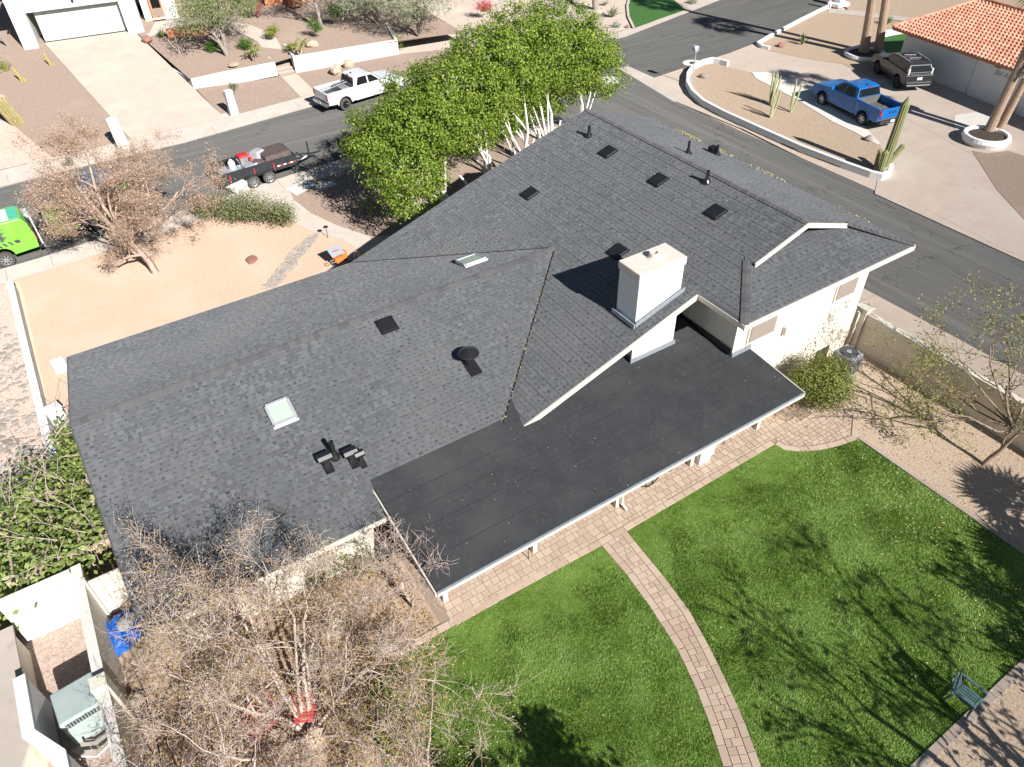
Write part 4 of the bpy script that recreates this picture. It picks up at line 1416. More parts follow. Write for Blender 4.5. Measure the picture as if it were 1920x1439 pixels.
single('cream_block', MB().box((0, 0, .3), (.5, .3, .6)), 'stucco_white', 'white stucco block on the sand by the house gable', 'block', None, (*(-3.74, 28.66, 0.00)[:2], .02), .2, bevel=.05)
single('utility_box', MB().box((0, 0, .45), (.5, .4, .9)).box((0, 0, .93), (.56, .46, .06)), 'stucco_white', 'white box beside the house gable under the climbing leaves', 'box', None, (*(-4.18, 25.21, 0.00)[:2], .02), .3, bevel=.02)

# pergola posts and beams lost in the climbing plant, then the plant
pg = thing('arbour', 'weathered brown wooden arbour under the climbing leaves', 'arbour', (-4.2, 18.4, 0))
for x in (-1.6, .2, 1.3):
    for y in (-1.2, 1.6):
        part('post', MB().box((x, y, .75), (.09, .09, 1.5)), 'bark_tan', pg)
for y in (-1.2, 1.6):
    part('beam', MB().box((-.15, y, 1.55), (3.3, .09, .14)), 'bark_tan', pg)
for i in range(6):
    part('rafter', MB().box((-1.6 + i * .58, .2, 1.66), (.06, 3.2, .08)), 'bark_tan', pg)
g_ = np.random.default_rng(55)
vine = thing('climbing_vine', 'sprawling leafy green vine with yellow leaves beside the house gable', 'vine', (-4.6, 19, 0))
bl = [(-1.2, .2, 1.2, 1.5, 1.6, .8), (.5, -1.0, 1.5, 1.0, 1.1, .6), (-.4, 1.6, 1.5, 1.1, 1.5, .55), (.75, .4, 1.35, .55, 1.3, .65), (-2.6, -1.2, 1.0, 1.3, 1.3, .7), (.8, 2.6, 1.4, .5, .9, .5), (-.3, -1.7, 1.7, .8, .5, .4), (1.0, 3.6, 1.4, .45, .5, .5)]
P_, O_ = crown_points(bl, 8000, g_, clump=.27, per=14)
link('foliage', leaf_mesh('foliage', P_, .17, g_, O_, .7, .9), 'leaf_citrus', vine)
S_ = []
for i in range(40):
    b = bl[i % len(bl)]
    a = g_.uniform(0, 2 * pi)
    d = np.array([cos(a), sin(a), .12])
    grow(S_, [], (b[0] + g_.normal() * .4, b[1] + g_.normal() * .4, b[2] + .35), d, g_.uniform(.9, 1.9), .016, 1, g_, .7, .03, 5, .16)
link('stem', tubes_mesh('stem', S_, 4, .007), 'bark_pale', vine)

# lamp by the walk, orange saw on its stand, yellow spool
lp = thing('path_light', 'small dark path light at the edge of the walk', 'lamp', (*(9.02, 32.42, 0.00)[:2], .02))
part('stem', MB().tube((0, 0, 0), (0, 0, .62), .015, n=6), 'black_metal', lp)
part('shade', MB().lathe((0, 0, .6), [(.13, 0), (.10, .04), (.0, .09)], 12), 'black_metal', lp)
sw = thing('tile_saw', 'orange wheeled machine with a pale metal lid on the front walk', 'machine', (*(8.57, 29.60, 0.00)[:2], .03), radians(8))
sw.scale = (.72, .72, .72)
part('body', MB().box((0, 0, .62), (.85, .5, .26)).box((.38, .1, .75), (.32, .42, .3)).box((-.1, -.18, .5), (.5, .2, .24)), 'orange', sw, bevel=.03)
R_ = Matrix.Rotation(radians(24), 3, 'X')
ld = part('lid', MB().box((-.08, .22, 1.02), (.92, .78, .05), R=R_), 'galv', sw, bevel=.01)
part('stripe', MB().box((-.08, .20, 1.045), (.5, .07, .012), R=R_), 'red_plastic', ld)
part('motor', MB().tube((-.2, .05, .82), (.15, .05, .82), .12, n=12), 'dark_plastic', sw)
for x in (-.4, .36):
    for y in (-.3, .3):
        part('leg', MB().path([(x, y * .7, .55), (x * 1.05, y, .02)], .02, 6), 'black_metal', sw)
part('handle', MB().path([(-.5, -.15, .68), (-.78, -.18, .72), (-.80, -.42, .70), (-.5, -.42, .66)], .022, 6), 'galv', sw)
for y in (-.34, .34):
    w = part('wheel', MB().lathe((.56, y, .14), [(.14, -.03), (.14, .03)], 16, 'y'), 'rubber', sw)
    part('hub', MB().lathe((.56, y, .14), [(.06, -.035), (.06, .035)], 12, 'y'), 'rim', w)
sp = thing('cable_reel', 'yellow cable reel standing beside the house eave', 'reel', (*(9.52, 29.64, 0.00)[:2], .03), .5)
part('drum', MB().lathe((0, 0, .2), [(.1, -.12), (.1, .12)], 14, 'y'), 'galv', sp)
for y in (-.13, .13):
    part('flange', MB().lathe((0, y, .2), [(.2, -.015), (.2, .015)], 20, 'y'), 'yellow' if y < 0 else 'white_paint', sp)
rock('boulder', 'flat reddish rock lying on the open sand', (*(5.19, 32.53, 0.00)[:2], .01), (.42, .3, .09), 'rock_red', 11)
rock('boulder', 'white rock at the kerb beside the black trailer', (*(6.99, 40.36, 0.00)[:2], .03), (.75, .42, .5), 'kerb_white', 12)

# things under the patio edge
bk = thing('bicycle', 'black bicycle partly hidden under the patio roof edge', 'bicycle', (*(12.34, 11.19, 0.00)[:2], .04), .12)
for x in (-.52, .52):
    w = part('wheel', MB(), 'rubber', bk) if False else None
for x in (-.52, .52):
    ring = MB()
    n = 26
    for i in range(n):
        a, b = 2 * pi * i / n, 2 * pi * (i + 1) / n
        ring.tube((x + .33 * cos(a), 0, .34 + .33 * sin(a)), (x + .33 * cos(b), 0, .34 + .33 * sin(b)), .02, n=5, caps=False)
    w = part('wheel', ring, 'rubber', bk)
    spk = MB()
    for i in range(8):
        a = pi * i / 8
        spk.tube((x - .32 * cos(a), 0, .34 - .32 * sin(a)), (x + .32 * cos(a), 0, .34 + .32 * sin(a)), .004, n=4)
    part('spokes', spk, 'rim', w)
part('frame', MB().path([(-.52, 0, .34), (-.1, 0, .3), (-.22, 0, .78), (.34, 0, .82), (-.1, 0, .3)], .018, 6).path([(-.52, 0, .34), (-.22, 0, .78)], .014, 6).path([(.52, 0, .34), (.36, 0, .85), (.33, 0, .98)], .018, 6), 'black_gloss', bk)
part('handlebar', MB().path([(.28, -.28, 1.0), (.34, -.1, 1.02), (.34, .1, 1.02), (.28, .28, 1.0)], .014, 6), 'black_metal', bk)
part('saddle', MB().box((-.24, 0, .86), (.26, .13, .06), taper=.7), 'rubber', bk)
bk.rotation_euler = (radians(10), 0, .12)
sk = thing('utility_sink', 'white tub sink standing beside a patio post', 'sink', (*(13.96, 11.08, 0.00)[:2], .04), 0)
tubm = MB()
for dx, dy, sx, sy in ((0, -.24, .62, .04), (0, .24, .62, .04), (-.29, 0, .04, .44), (.29, 0, .04, .44)):
    tubm.box((dx, dy, .55), (sx, sy, .5))
part('tub', tubm.box((0, 0, .3), (.54, .44, .03)), 'white_paint', sk, bevel=.01)
part('cabinet', MB().box((0, 0, .14), (.5, .4, .28)), 'white_paint', sk)
part('tap', MB().path([(0, .2, .8), (0, .2, 1.0), (0, .05, 1.02)], .018, 6), 'chrome', sk)
ps = thing('standpipe', 'dark thin stand with a round plate under the patio edge', 'stand', (*(15.11, 11.15, 0.00)[:2], .04))
part('pole', MB().tube((0, 0, 0), (.02, .0, .9), .016, n=6), 'black_metal', ps)
part('plate', MB().lathe((.02, 0, .9), [(.14, 0), (.14, .03), (.0, .04)], 12), 'ac_dark', ps)
fb = thing('lantern', 'slim hanging lantern strip beside the left patio post', 'lantern', (*(6.91, 10.93, 0.00)[:2], .04))
part('pole', MB().tube((0, 0, 0), (0, 0, 1.3), .014, n=6), 'black_metal', fb)
part('lantern_body', MB().box((0, 0, 1.3), (.1, .1, .34)).lathe((0, 0, 1.47), [(.1, 0), (.0, .1)], 4), 'ac_grey', fb)
tag(part('garden_hose', MB().path([(17.76, 11.37, 0.04), (17.66, 11.11, 0.04), (17.67, 10.87, 0.04), (17.80, 10.72, 0.04), (17.99, 10.69, 0.04), (18.12, 10.73, 0.04)], .022, 6), 'hose', None), 'tan garden hose lying on the gravel by the patio corner', 'hose')

# green plastic garden chair on the lawn
chd = thing('garden_chair', 'dark green plastic garden chair on the lawn edge', 'chair', (*(13.59, 1.34, 0.00)[:2], .05), radians(4))
chd.scale = (1.04, 1.04, 1.04)
seat_z, sl = .40, MB()
for i in range(6):
    sl.box((-.19 + i * .076, .0, seat_z), (.058, .46, .022))
sl.box((0, .23, seat_z), (.46, .05, .03)).box((0, -.23, seat_z), (.46, .05, .04))
part('seat', sl, 'chair', chd, bevel=.006)
bkm = MB()
Rb = Matrix.Rotation(radians(-20), 3, 'X')
for i in range(6):
    bkm.box(Vector((0, .26, seat_z)) + Rb @ Vector((-.17 + i * .068, 0, .22)), (.048, .022, .36), R=Rb)
bkm.box(Vector((0, .26, seat_z)) + Rb @ Vector((0, 0, .43)), (.46, .03, .08), R=Rb).box(Vector((0, .26, seat_z)) + Rb @ Vector((0, 0, .03)), (.44, .028, .05), R=Rb)
part('backrest', bkm, 'chair', chd, bevel=.006)
for s in (-1, 1):
    part('armrest', MB().box((s * .27, -.0, .62), (.075, .52, .03)).box((s * .27, -.24, .51), (.06, .05, .24)).box((s * .26, .3, .60), (.05, .12, .05)), 'chair', chd, bevel=.01)
    part('leg', MB().tube((s * .22, -.22, seat_z), (s * .27, -.27, 0), .03, .022, 6), 'chair', chd)
    part('leg', MB().tube((s * .21, .22, seat_z), (s * .25, .32, 0), .03, .022, 6), 'chair', chd)

# red slatted garden furniture half hidden under the bare tree
rb = thing('red_bench', 'red slatted curved garden bench under the bare tree', 'bench', (*(-1.23, 10.50, 0.00)[:2], .05), radians(18))
for i in range(13):
    a = -.9 + i * .15
    part('slat', MB().box((sin(a) * .15 - .1, -.42 + i * .075, .43 + .0 * i), (1.05 - .06 * abs(i - 6), .05, .028)), 'faded_red', rb)
for x in (-.5, .25):
    for y in (-.3, .32):
        part('leg', MB().box((x, y, .21), (.06, .06, .42)), 'faded_red', rb)
part('rail', MB().box((-.3, .02, .40), (.05, .95, .03)).box((.2, .02, .40), (.05, .95, .03)), 'faded_red', rb)
rc = thing('red_chair', 'red slatted garden chair right of the bench under the bare tree', 'chair', (*(-0.40, 9.96, 0.00)[:2], .05), radians(-25))
for i in range(6):
    part('slat', MB().box((0, -.22 + i * .085, .42), (.5, .06, .028)), 'faded_red', rc)
for x in (-.2, .2):
    for y in (-.2, .2):
        part('leg', MB().box((x, y, .21), (.05, .05, .42)), 'faded_red', rc)
for i in range(5):
    part('slat', MB().box((-.2 + i * .1, .27, .66), (.06, .028, .46)), 'faded_red', rc)
for i, (q, r, lb) in enumerate((((-0.44, 9.39, 0.00), (.32, .25, .3), 'pale tan boulder below the red chair'), ((2.10, 10.64, 0.00), (.3, .3, .2), 'dark speckled boulder beside the paver edge'), ((0.32, 11.39, 0.00), (.4, .3, .35), 'dark grey boulder among the dry branches'), ((-1.25, 9.84, 0.00), (.3, .3, .25), 'small tan boulder below the red bench'), ((1.16, 11.97, 0.00), (.34, .28, .26), 'greyish rock under the branches nearest the house'), ((-2.73, 14.62, 0.00), (.28, .25, .25), 'pale rock near the left wing wall under the branches'))):
    rock('boulder', lb, (*q[:2], .02), r, 'rock_tan' if i in (0, 3, 5) else 'rock', 60 + i, None)
ub = tag(part('drip_pipe', MB().path([(-3.86, 13.91, 0.05), (-3.77, 12.98, 0.05), (-3.75, 11.82, 0.05), (-3.78, 10.80, 0.05)], .02, 5), 'black_metal', None), 'black irrigation pipe along the planting bed', 'pipe')

# ================================================================== ACROSS THE STREET
def zH(p):
    """rising yard behind the retaining walls"""
    return 1.05 + max(0, min(1, (p[1] - 57) / 12)) * .95


DW = [(4.84, 48.94, 0.00), (9.08, 51.43, 0.00), (6.97, 68.64, 2.00), (1.07, 69.45, 2.00)]
lx0, ly0 = DW[0][0], 51.35
drive = struct('driveway', MB().slab3([(3.2, 51.35, .055), (9.15, 51.35, .055), (7.35, 68.5, 2.0), (1.0, 69.4, 2.0)], .25), 'concrete_pink')
for i in range(1, 4):
    t = i / 4
    part('joint', MB().slab3([(3.2 - 2.2 * t, 51.35 + 18 * t, .058 + 1.945 * t), (9.15 - 1.8 * t, 51.35 + 17.1 * t, .058 + 1.945 * t), (9.15 - 1.8 * t, 51.38 + 17.1 * t, .062 + 1.945 * t), (3.2 - 2.2 * t, 51.38 + 18 * t, .062 + 1.945 * t)], .01), 'concrete', drive)
# sloping gravel on both sides
hl = MB().add([(-60, 51.3, .02), (3.2, 51.33, .02), (1.0, 69.4, 1.96), (1.0, 110, 2.2), (-60, 110, 2.2)], [(0, 1, 2, 4), (2, 3, 4)])
struct('hillside', hl, 'gravel_brown')
struct('rocky_bank', MB().add([(-14, 51.3, .045), (-1.4, 51.3, .045), (-2.9, 57, .66), (-6, 62, 1.2), (-14, 62, 1.2)], [(0, 1, 2, 3, 4)]), 'gravel_pink')
struct('lower_bed', MB().poly([(9.15, 51.3), (16.0, 51.9), (30, 51.2), (41, 49.9), (43, 50.2), (43, 58), (9.0, 58.2)], -.05, .03), 'gravel_brown')
struct('terrace', MB().add([(8.8, 58.3, .75), (14.9, 57.0, 1.03), (16.1, 57.1, 1.1), (24.2, 56.1, 1.05), (30, 55.6, .8), (30, 90, 2.4), (7.4, 90, 2.4), (7.4, 68.5, 1.98)], [(0, 1, 2, 3, 4, 5, 6, 7)]), 'gravel_brown')
struct('far_yard', MB().poly([(24.5, 56.2), (41, 50.1), (55, 53.4), (120, 69), (120, 140), (24.5, 140)], -.05, .035), 'concrete_pink')
struct('far_lawn', MB().poly([(48.69, 57.29), (46.81, 55.37), (44.82, 52.70), (43.35, 50.12), (46.87, 50.89), (50.24, 51.56), (51.74, 54.85), (53.80, 58.08), (51.42, 59.99)], -.05, .06), 'blade_far')
lc = thing('lawn_kerb', 'curved pale kerb round the small lawn across the street', 'kerb', (*(46.31, 54.67, 0.00)[:2], 0))
_p = [(49.95, 58.68), (47.10, 55.80), (44.85, 52.88), (43.15, 50.09)]
kk = MB()
for a, b in zip(_p[:-1], _p[1:]):
    d = Vector((b[0] - a[0], b[1] - a[1], 0))
    kk.box(((a[0] + b[0]) / 2 - lc.location.x, (a[1] + b[1]) / 2 - lc.location.y, .07), (d.length + .1, .2, .16), atan2(d.y, d.x))
part('kerb_stone', kk, 'concrete', lc)

rt = thing('retaining_wall', 'white retaining wall wrapping the planted terrace beside the driveway', 'wall', (8.9, 58.3, 0))
part('masonry', MB().prism_x([(0, 0), (0, 0)], 0, 0) if False else MB().slab3([(0, 0, .74), (5.85, -1.48, 1.12), (5.85, -1.30, 1.12), (0.05, .18, .74)], .95), 'stucco_white', rt)
part('wing', MB().slab3([(0, 0, .74), (0.05, .2, .74), (-.75, 4.2, .78), (-.95, 4.15, .78)], .8), 'stucco_white', rt)
part('return', MB().slab3([(5.85, -1.48, 1.12), (5.85, -1.30, 1.12), (5.7, 1.6, 1.22), (5.9, 1.6, 1.22)][::-1], 1.0), 'stucco_white', rt)
rt2 = thing('retaining_wall', 'long white retaining wall right of the garden steps', 'wall', (16.2, 56.95, 0))
part('masonry', MB().slab3([(0, 0, 1.2), (8.0, -.75, 1.1), (8.0, -.55, 1.1), (0, .2, 1.2)], 1.25), 'stucco_white', rt2)
part('return', MB().slab3([(-.02, 0, 1.2), (.2, .1, 1.2), (.55, 3.0, 1.32), (.3, 3.0, 1.32)], 1.25), 'stucco_white', rt2)
part('end_panel', MB().slab3([(8.0, -.75, 1.1), (8.2, -.75, 1.1), (9.4, 3.5, 1.2), (9.2, 3.5, 1.2)], 1.15), 'stucco_white', rt2)
st = thing('garden_steps', 'tan concrete steps rising between the two white retaining walls', 'steps', (15.5, 56.9, 0))
for i in range(6):
    part('step', MB().box((0, .25 + i * .42, .09 + i * .09), (1.25, .42, .2 + i * .18)), 'concrete_pink', st)
struct('garden_walk', MB().poly([(14.7, 51.9), (15.9, 51.9), (16.15, 56.75), (14.95, 56.75)], -.05, .05), 'concrete_pink')
struct('terrace_walk', MB().slab3([(14.9, 59.3, 1.22), (16.15, 59.3, 1.22), (16.6, 62.2, 1.46), (15.6, 65.5, 1.72), (13, 68.6, 1.98), (11.5, 68.0, 1.95), (14.2, 64.8, 1.68), (15.0, 61.6, 1.42)], .1), 'concrete_pink')

# white house with the garage
wh = thing('white_house', 'white stucco house with a pale garage door at the head of the driveway', 'house', (4, 69, 2.0))
gd = radians(-7.7)
part('wall', MB().box((-2.9 - .55, 3.72, 1.6), (1.0, 8, 3.6), gd).box((4.0 + .0, 2.85, 1.6), (1.15, 8, 3.6), gd).box((.3, 3.6, 3.0), (6.4, 8, 1.55), gd), 'stucco_white', wh)
gp_ = part('garage_door', MB().box((.1, .28, 1.06), (6.1, .08, 2.14), gd), 'dark_plastic', wh)
for i in range(4):
    part('door_panel', MB().box((.1 - .008, .21, .27 + i * .53), (6.02, .07, .515), gd), 'garage', gp_, bevel=.012)
part('lamp', MB().box((-.1, -.42, 2.75), (.16, .2, .36)), 'black_metal', wh)
part('side_wall', MB().box((6.4, 4.2, 1.6), (2.6, 6.0, 3.6), gd), 'stucco_white', wh)
wn = part('window', MB().box((5.75, 1.02, 1.25), (.95, .16, 2.1), gd), 'terracotta', wh)
part('pane', MB().box((5.76, .935, 1.55), (.66, .05, 1.2), gd), 'glass', wn)
part('shutter', MB().box((5.76, .935, .62), (.66, .05, .5), gd), 'screen', wn)
part('sill', MB().box((5.74, .9, .18), (1.0, .2, .1), gd), 'stucco_white', wn)
part('roof', MB().box((1.2, 4.4, 3.9), (12, 9.4, .2), gd), 'shingle_dark', wh)
part('gutter', MB().box((-4.05, 4.2, 3.25), (.12, 8.4, .14), gd), 'black_metal', wh)
struct('porch_slab', MB().slab3([(8.1, 66.6, 1.86), (10.4, 66.2, 1.86), (11.5, 69.5, 1.99), (8.0, 70, 1.99)], .1), 'concrete')
single('meter_box', MB().box((0, 0, .4), (.3, .3, .8)), 'stucco_white', 'small white box at the foot of the white house wall', 'box', None, (*(0.00, 74.68, 1.90)[:2], 1.85), .1)
for nm, xs, y0, y1, sl in (('pavement', range(-5, 27, 2), 37.35, 38.6, .145), ('far_pavement', range(-4, 40, 3), 49.1, 51.2, .0)):
    ow = bpy.data.objects[nm]
    for x in xs:
        yy = (37.3 + (x + 2.8) * .113) if nm == 'pavement' else (48.85 if x < 10 else 49.75)
        part('joint', MB().box((x, yy + .85, .05), (.022, 1.3 if nm == 'pavement' else 1.5, .006)), 'paver_joint', ow)
ow = bpy.data.objects['side_pavement']
for y in range(-4, 38, 3):
    part('joint', MB().box((25.6, y, .06), (2.4, .022, .006)), 'paver_joint', ow)
# terracotta garden wall and column deep in the shade of the terrace
tw = wall_thing('terracotta_wall', 'low terracotta wall behind the trees on the terrace', [(18.5, 70.0), (24.0, 69.3), (29, 68.6)], 2.9, .25, 'terracotta', .08, z0=1.6)
single('terracotta_column', MB().box((0, 0, 1.9), (.95, .8, 3.8)), 'terracotta', 'square terracotta column behind the terrace trees', 'column', None, (20.6, 68.3, 1.7), .2, bevel=.05)
wall_thing('terracotta_planter', 'terracotta planter wall by the porch and the agave', [(9.3, 65.5), (12.2, 64.9)], 2.35, .3, 'terracotta', .06, z0=1.5)
mb = single('mailbox_pillar', MB().box((0, 0, .78), (.55, .55, 1.56), taper=.86), 'stucco_white', 'white stucco mailbox pillar standing by the driveway mouth', 'mailbox', None, (9.9, 51.65, .03), .05, bevel=.02)
mc = thing('address_marker', 'flat white paver at the foot of the mailbox pillar', 'paver', (9.1, 51.75, .03))
part('slab', MB().box((0, 0, .02), (.7, .5, .05)), 'stucco_white', mc)

# street lamp at the corner
lm = thing('street_lamp', 'short street lamp on a thin pole in the corner gravel', 'lamp', (38.0, 37.55, .1))
part('pole', MB().tube((0, 0, 0), (.05, 0, 2.3), .035, .03, 8), 'galv', lm)
part('lamp_head', MB().box((.02, .1, 2.42), (.4, .42, .16), taper=.7).box((.05, .1, 2.2), (.3, .3, .22), taper=1.2), 'galv', lm, bevel=.02)

# ================================================================== RIGHT-HAND LOT
ISLE = [(39.90, 39.95), (38.34, 38.63), (37.13, 36.92), (36.21, 35.15), (35.67, 32.36), (35.59, 29.09), (35.42, 25.63), (35.69, 22.86), (36.13, 20.93), (36.68, 20.78), (37.53, 21.21), (39.81, 23.55), (40.06, 24.67), (40.33, 25.84), (40.49, 27.55), (41.06, 29.28), (41.84, 32.18), (42.21, 34.41), (42.96, 36.52), (42.64, 37.88), (42.23, 39.63), (41.15, 40.16)]
struct('gravel_island', MB().poly(ISLE, -.05, .10), 'gravel_isle')
struct('forecourt', MB().poly([(41.15, 40.16), (39.69, 40.11), (43.73, 40.61), (48.25, 41.33), (47.74, 40.40), (48.22, 36.88), (49.55, 34.10), (48.79, 30.79), (53.15, 28.86), (51.31, 21.20), (42.67, 11.82), (30.84, 5.10), (34.51, 11.54), (34.63, 19.96), (36.13, 20.93), (36.68, 20.78), (37.53, 21.21), (39.81, 23.55), (40.33, 25.84), (41.06, 29.28), (42.21, 34.41), (42.96, 36.52)], -.05, .05), 'concrete_pink')
fj = struct('forecourt_joints', MB(), 'concrete_grey') if False else bpy.data.objects['forecourt']
for a, b in (((48.04, 36.72, 0.00), (44.20, 36.28, 0.00)), ((45.03, 26.91, 0.00), (42.17, 17.25, 0.00)), ((35.23, 17.41, 0.00), (34.78, 12.57, 0.00))):
    a, b = Vector((a[0], a[1], 0)), Vector((b[0], b[1], 0))
    d = b - a
    m_ = (a + b) / 2
    part('joint', MB().box((m_.x, m_.y, .05), (d.length, .025, .006), atan2(d.y, d.x)), 'paver_joint', fj)
struct('pale_walk', MB().poly([(42.95, 36.67), (43.87, 35.97), (44.40, 32.14), (42.22, 28.99), (41.37, 25.88), (40.01, 23.77), (39.73, 23.78), (40.14, 25.68), (40.35, 27.44), (40.85, 29.11), (41.62, 31.98), (41.98, 34.20), (42.28, 35.67)], -.05, .125), 'concrete_grey')
struct('entry_pad', MB().poly([(47.34, 23.80), (48.84, 23.34), (48.82, 21.25), (46.16, 20.62), (44.89, 21.84), (45.65, 22.75)], -.05, .058), 'concrete_grey')
struct('corner_gravel', MB().poly([(48.09, 41.12), (59.99, 44.27), (60.19, 41.63), (61.66, 37.54), (61.76, 34.71), (52.50, 28.01), (48.79, 30.79), (49.55, 34.10), (48.22, 36.88), (47.55, 40.22)], -.05, .07), 'gravel_isle')
struct('upper_gravel', MB().poly([(62.63, 45.01), (60.44, 41.84), (63.63, 36.96), (63.45, 28.37), (75.32, 27.80), (85.70, 42.83), (75.95, 50.93)], -.05, .045), 'gravel_isle')
struct('upper_walk', MB().poly([(60.21, 44.10), (61.22, 42.46), (64.03, 36.26), (63.13, 35.84), (60.06, 41.53), (59.03, 43.36)], -.05, .09), 'concrete')
struct('dark_gravel', MB().poly([(43.40, 20.14), (43.74, 19.45), (45.02, 18.97), (45.09, 17.62), (40.56, 12.00), (37.71, 13.38), (39.99, 16.52)], -.05, .065), 'gravel_brown')
struct('green_strip', MB().poly([(57.27, 36.78), (59.49, 35.41), (55.28, 32.27), (53.71, 34.55)], -.05, .085), 'blade_far')
single('white_slab', MB().poly([p for p in [(58.03, 37.25), (60.22, 36.99), (59.78, 35.89), (56.53, 36.31)]], .0, .13), 'stucco_white', 'flat white slab beside the green strip and the tiled house', 'slab')


def kerb_wall(name, label, pts, h, t, m='kerb_white', cat='kerb'):
    o = thing(name, label, cat, (pts[0][0], pts[0][1], 0))
    P = [(p[0] - pts[0][0], p[1] - pts[0][1]) for p in pts]
    part('kerb_run', strip_mesh(P, t, -.05, h), m, o, bevel=.02)
    return o


kerb_wall('island_kerb', 'long white kerb wall curving round the cactus gravel island', [(42.64, 38.74), (42.54, 39.40), (42.33, 40.01), (41.47, 40.06), (40.07, 39.68), (38.74, 38.73), (37.56, 37.50), (36.65, 36.03), (35.99, 34.26), (35.75, 32.20), (35.65, 29.15), (35.59, 25.78), (35.80, 22.94), (36.00, 21.34), (36.19, 20.81), (36.78, 20.78), (37.42, 21.13), (37.72, 21.49)], .42, .24)
kerb_wall('corner_kerb', 'white kerb along the upper street corner', [(47.81, 39.54), (47.65, 40.15), (47.96, 40.89), (49.80, 41.50), (55.29, 43.10), (60.73, 44.54)], .3, .22)


def ring_planter(label, loc, r, h=.42):
    o = thing('ring_planter', label, 'planter', (loc[0], loc[1], 0.05), 0, 'round white palm planters')
    part('rim', MB().lathe((0, 0, 0), [(r, 0), (r + .12, h * .55), (r + .06, h), (r - .12, h), (r - .18, h - .14)], 32), 'kerb_white', o, smooth=False)
    part('soil', MB().lathe((0, 0, 0), [(r - .1, .2), (r - .16, h - .12), (0, h - .08)], 24), 'soil', o)
    return o


ring_planter('round white planter ring at the feet of the paired palm trunks', (52.09, 34.24, 0.00), 1.35, .34)
ring_planter('round white planter ring in front of the tiled house', (45.09, 20.46, 0.00), 1.18, .5)

# tiled house
th = thing('tiled_house', 'white house with a terracotta barrel tile roof behind the parked cars', 'house', (51.6, 32.2, 0), atan2(-9.1, -1.5))
# local x runs along the street eave (away), local y points to the street side
NB = -1
part('wall', MB().box((8.8, 4.4, 1.25), (16.6, 7.4, 2.5)), 'stucco_white', th)
part('garage_door', MB().box((4.2, .67, 1.15), (4.7, .06, 2.2)), 'stucco_white', th)
part('wall_panel', MB().box((11.85, .64, 1.22), (10.3, .12, 2.44)), 'stucco_white', th)
part('soffit', MB().box((8.8, .32, 2.5), (17.2, .74, .06)), 'stucco_white', th)
part('ledge', MB().box((12.4, .44, .55), (2.4, .3, .1)), 'stucco_white', th)
for x in (1.0, 8.2):
    part('wall_lamp', MB().box((x, .54 if x > 6.7 else .62, 2.25), (.35, .14, .1)), 'black_metal', th)
tx = text('wall_sign', 'Bel Aire', .42, 'ac_grey', th, (8.75, .572, 1.9), (radians(90), 0, 0), shear=.35)
RZ, RS = 2.62, .255
roofz = lambda y: RZ + (y + .12) * RS
part('roof_deck', MB().add([(-.1, -.12, roofz(-.12) - .03), (17.5, -.12, roofz(-.12) - .03), (17.5, 5.5, roofz(5.5) - .03), (1.65, 5.5, roofz(5.5) - .03), (17.5, 11, roofz(0) - .03), (1.65, 11, roofz(0) - .03), (-.1, -.12, roofz(-.12) - .16), (17.5, -.12, roofz(-.12) - .16)], [(0, 1, 2, 3), (3, 2, 4, 5), (0, 6, 7, 1), (0, 3, 5)]), 'rust_tile', th)
tile = MB()
n = 6
for k, (yy, rr) in enumerate(((0, .105), (.40, .088))):
    for i in range(n + 1):
        a = pi * i / n
        tile.v.append((rr * cos(a), yy, rr * sin(a) * .95 + yy * RS + (.012 if k == 0 else -.012)))
tile.f += [(i, i + 1, n + 2 + i, n + 1 + i) for i in range(n)] + [tuple(range(n, -1, -1))]
tme = tile.mesh('roof_tile')
tme.materials.append(M['rust_tile'])
spots = []
g_ = random.Random(9)
for j in range(17):
    y = -.14 + j * .335
    x0 = -.05 + (y + .12) * .30
    for i in range(60):
        x = x0 + .12 + i * .285
        if x < 17.3:
            spots.append((x, y, roofz(y)))
Lw = th.matrix_basis
spots.sort(key=lambda s: ((Lw @ Vector(s)) - CAMP).length + (100 if s[0] > 10.5 else 0))
for s in spots[:300]:
    o = link('roof_tile', tme, None, th)
    o.location = (s[0], s[1], s[2] + g_.uniform(-.004, .006))
    o.rotation_euler = (0, 0, g_.uniform(-.02, .02))
b = MB()
for s in spots[300:]:
    b.add([(v[0] + s[0], v[1] + s[1], v[2] + s[2]) for v in tile.v], tile.f)
part('tile_field', b, 'rust_tile', th, 'stuff')
for i in range(14):
    t = i / 14
    p0 = Vector((-.1 + 1.72 * t, -.1 + 5.6 * t, roofz(-.1 + 5.6 * t) + .05))
    p1 = Vector((-.1 + 1.72 * (t + .075), -.1 + 5.6 * (t + .075), roofz(-.1 + 5.6 * (t + .075)) + .09))
    part('ridge_tile', MB().tube(p1, p0, .10, .125, 8), 'rust_tile', th)
for i in range(30):
    part('ridge_tile', MB().tube((1.65 + i * .4, 5.5, roofz(5.5) + .10), (1.65 + i * .4 + .46, 5.5, roofz(5.5) + .06), .11, .135, 8), 'rust_tile', th)

# ================================================================== VEHICLES
def arch(cx, r, z, x_from_left=True, n=9):
    a = [(cx - r * cos(pi * i / n), z + r * sin(pi * i / n)) for i in range(n + 1)]
    return a if x_from_left else a[::-1]


def quad_panel(pts, off, th=.012):
    """thin panel on four 3D corners, pushed out along its normal"""
    p = [Vector(q) for q in pts]
    n = (p[1] - p[0]).cross(p[3] - p[0]).normalized()
    b = MB()
    P = [q + n * off for q in p] + [q - n * th for q in p]
    k = len(p)
    b.add(P, [tuple(range(k)), tuple(range(2 * k - 1, k - 1, -1))] + [((i + 1) % k, i, k + i, k + (i + 1) % k) for i in range(k)])
    return b


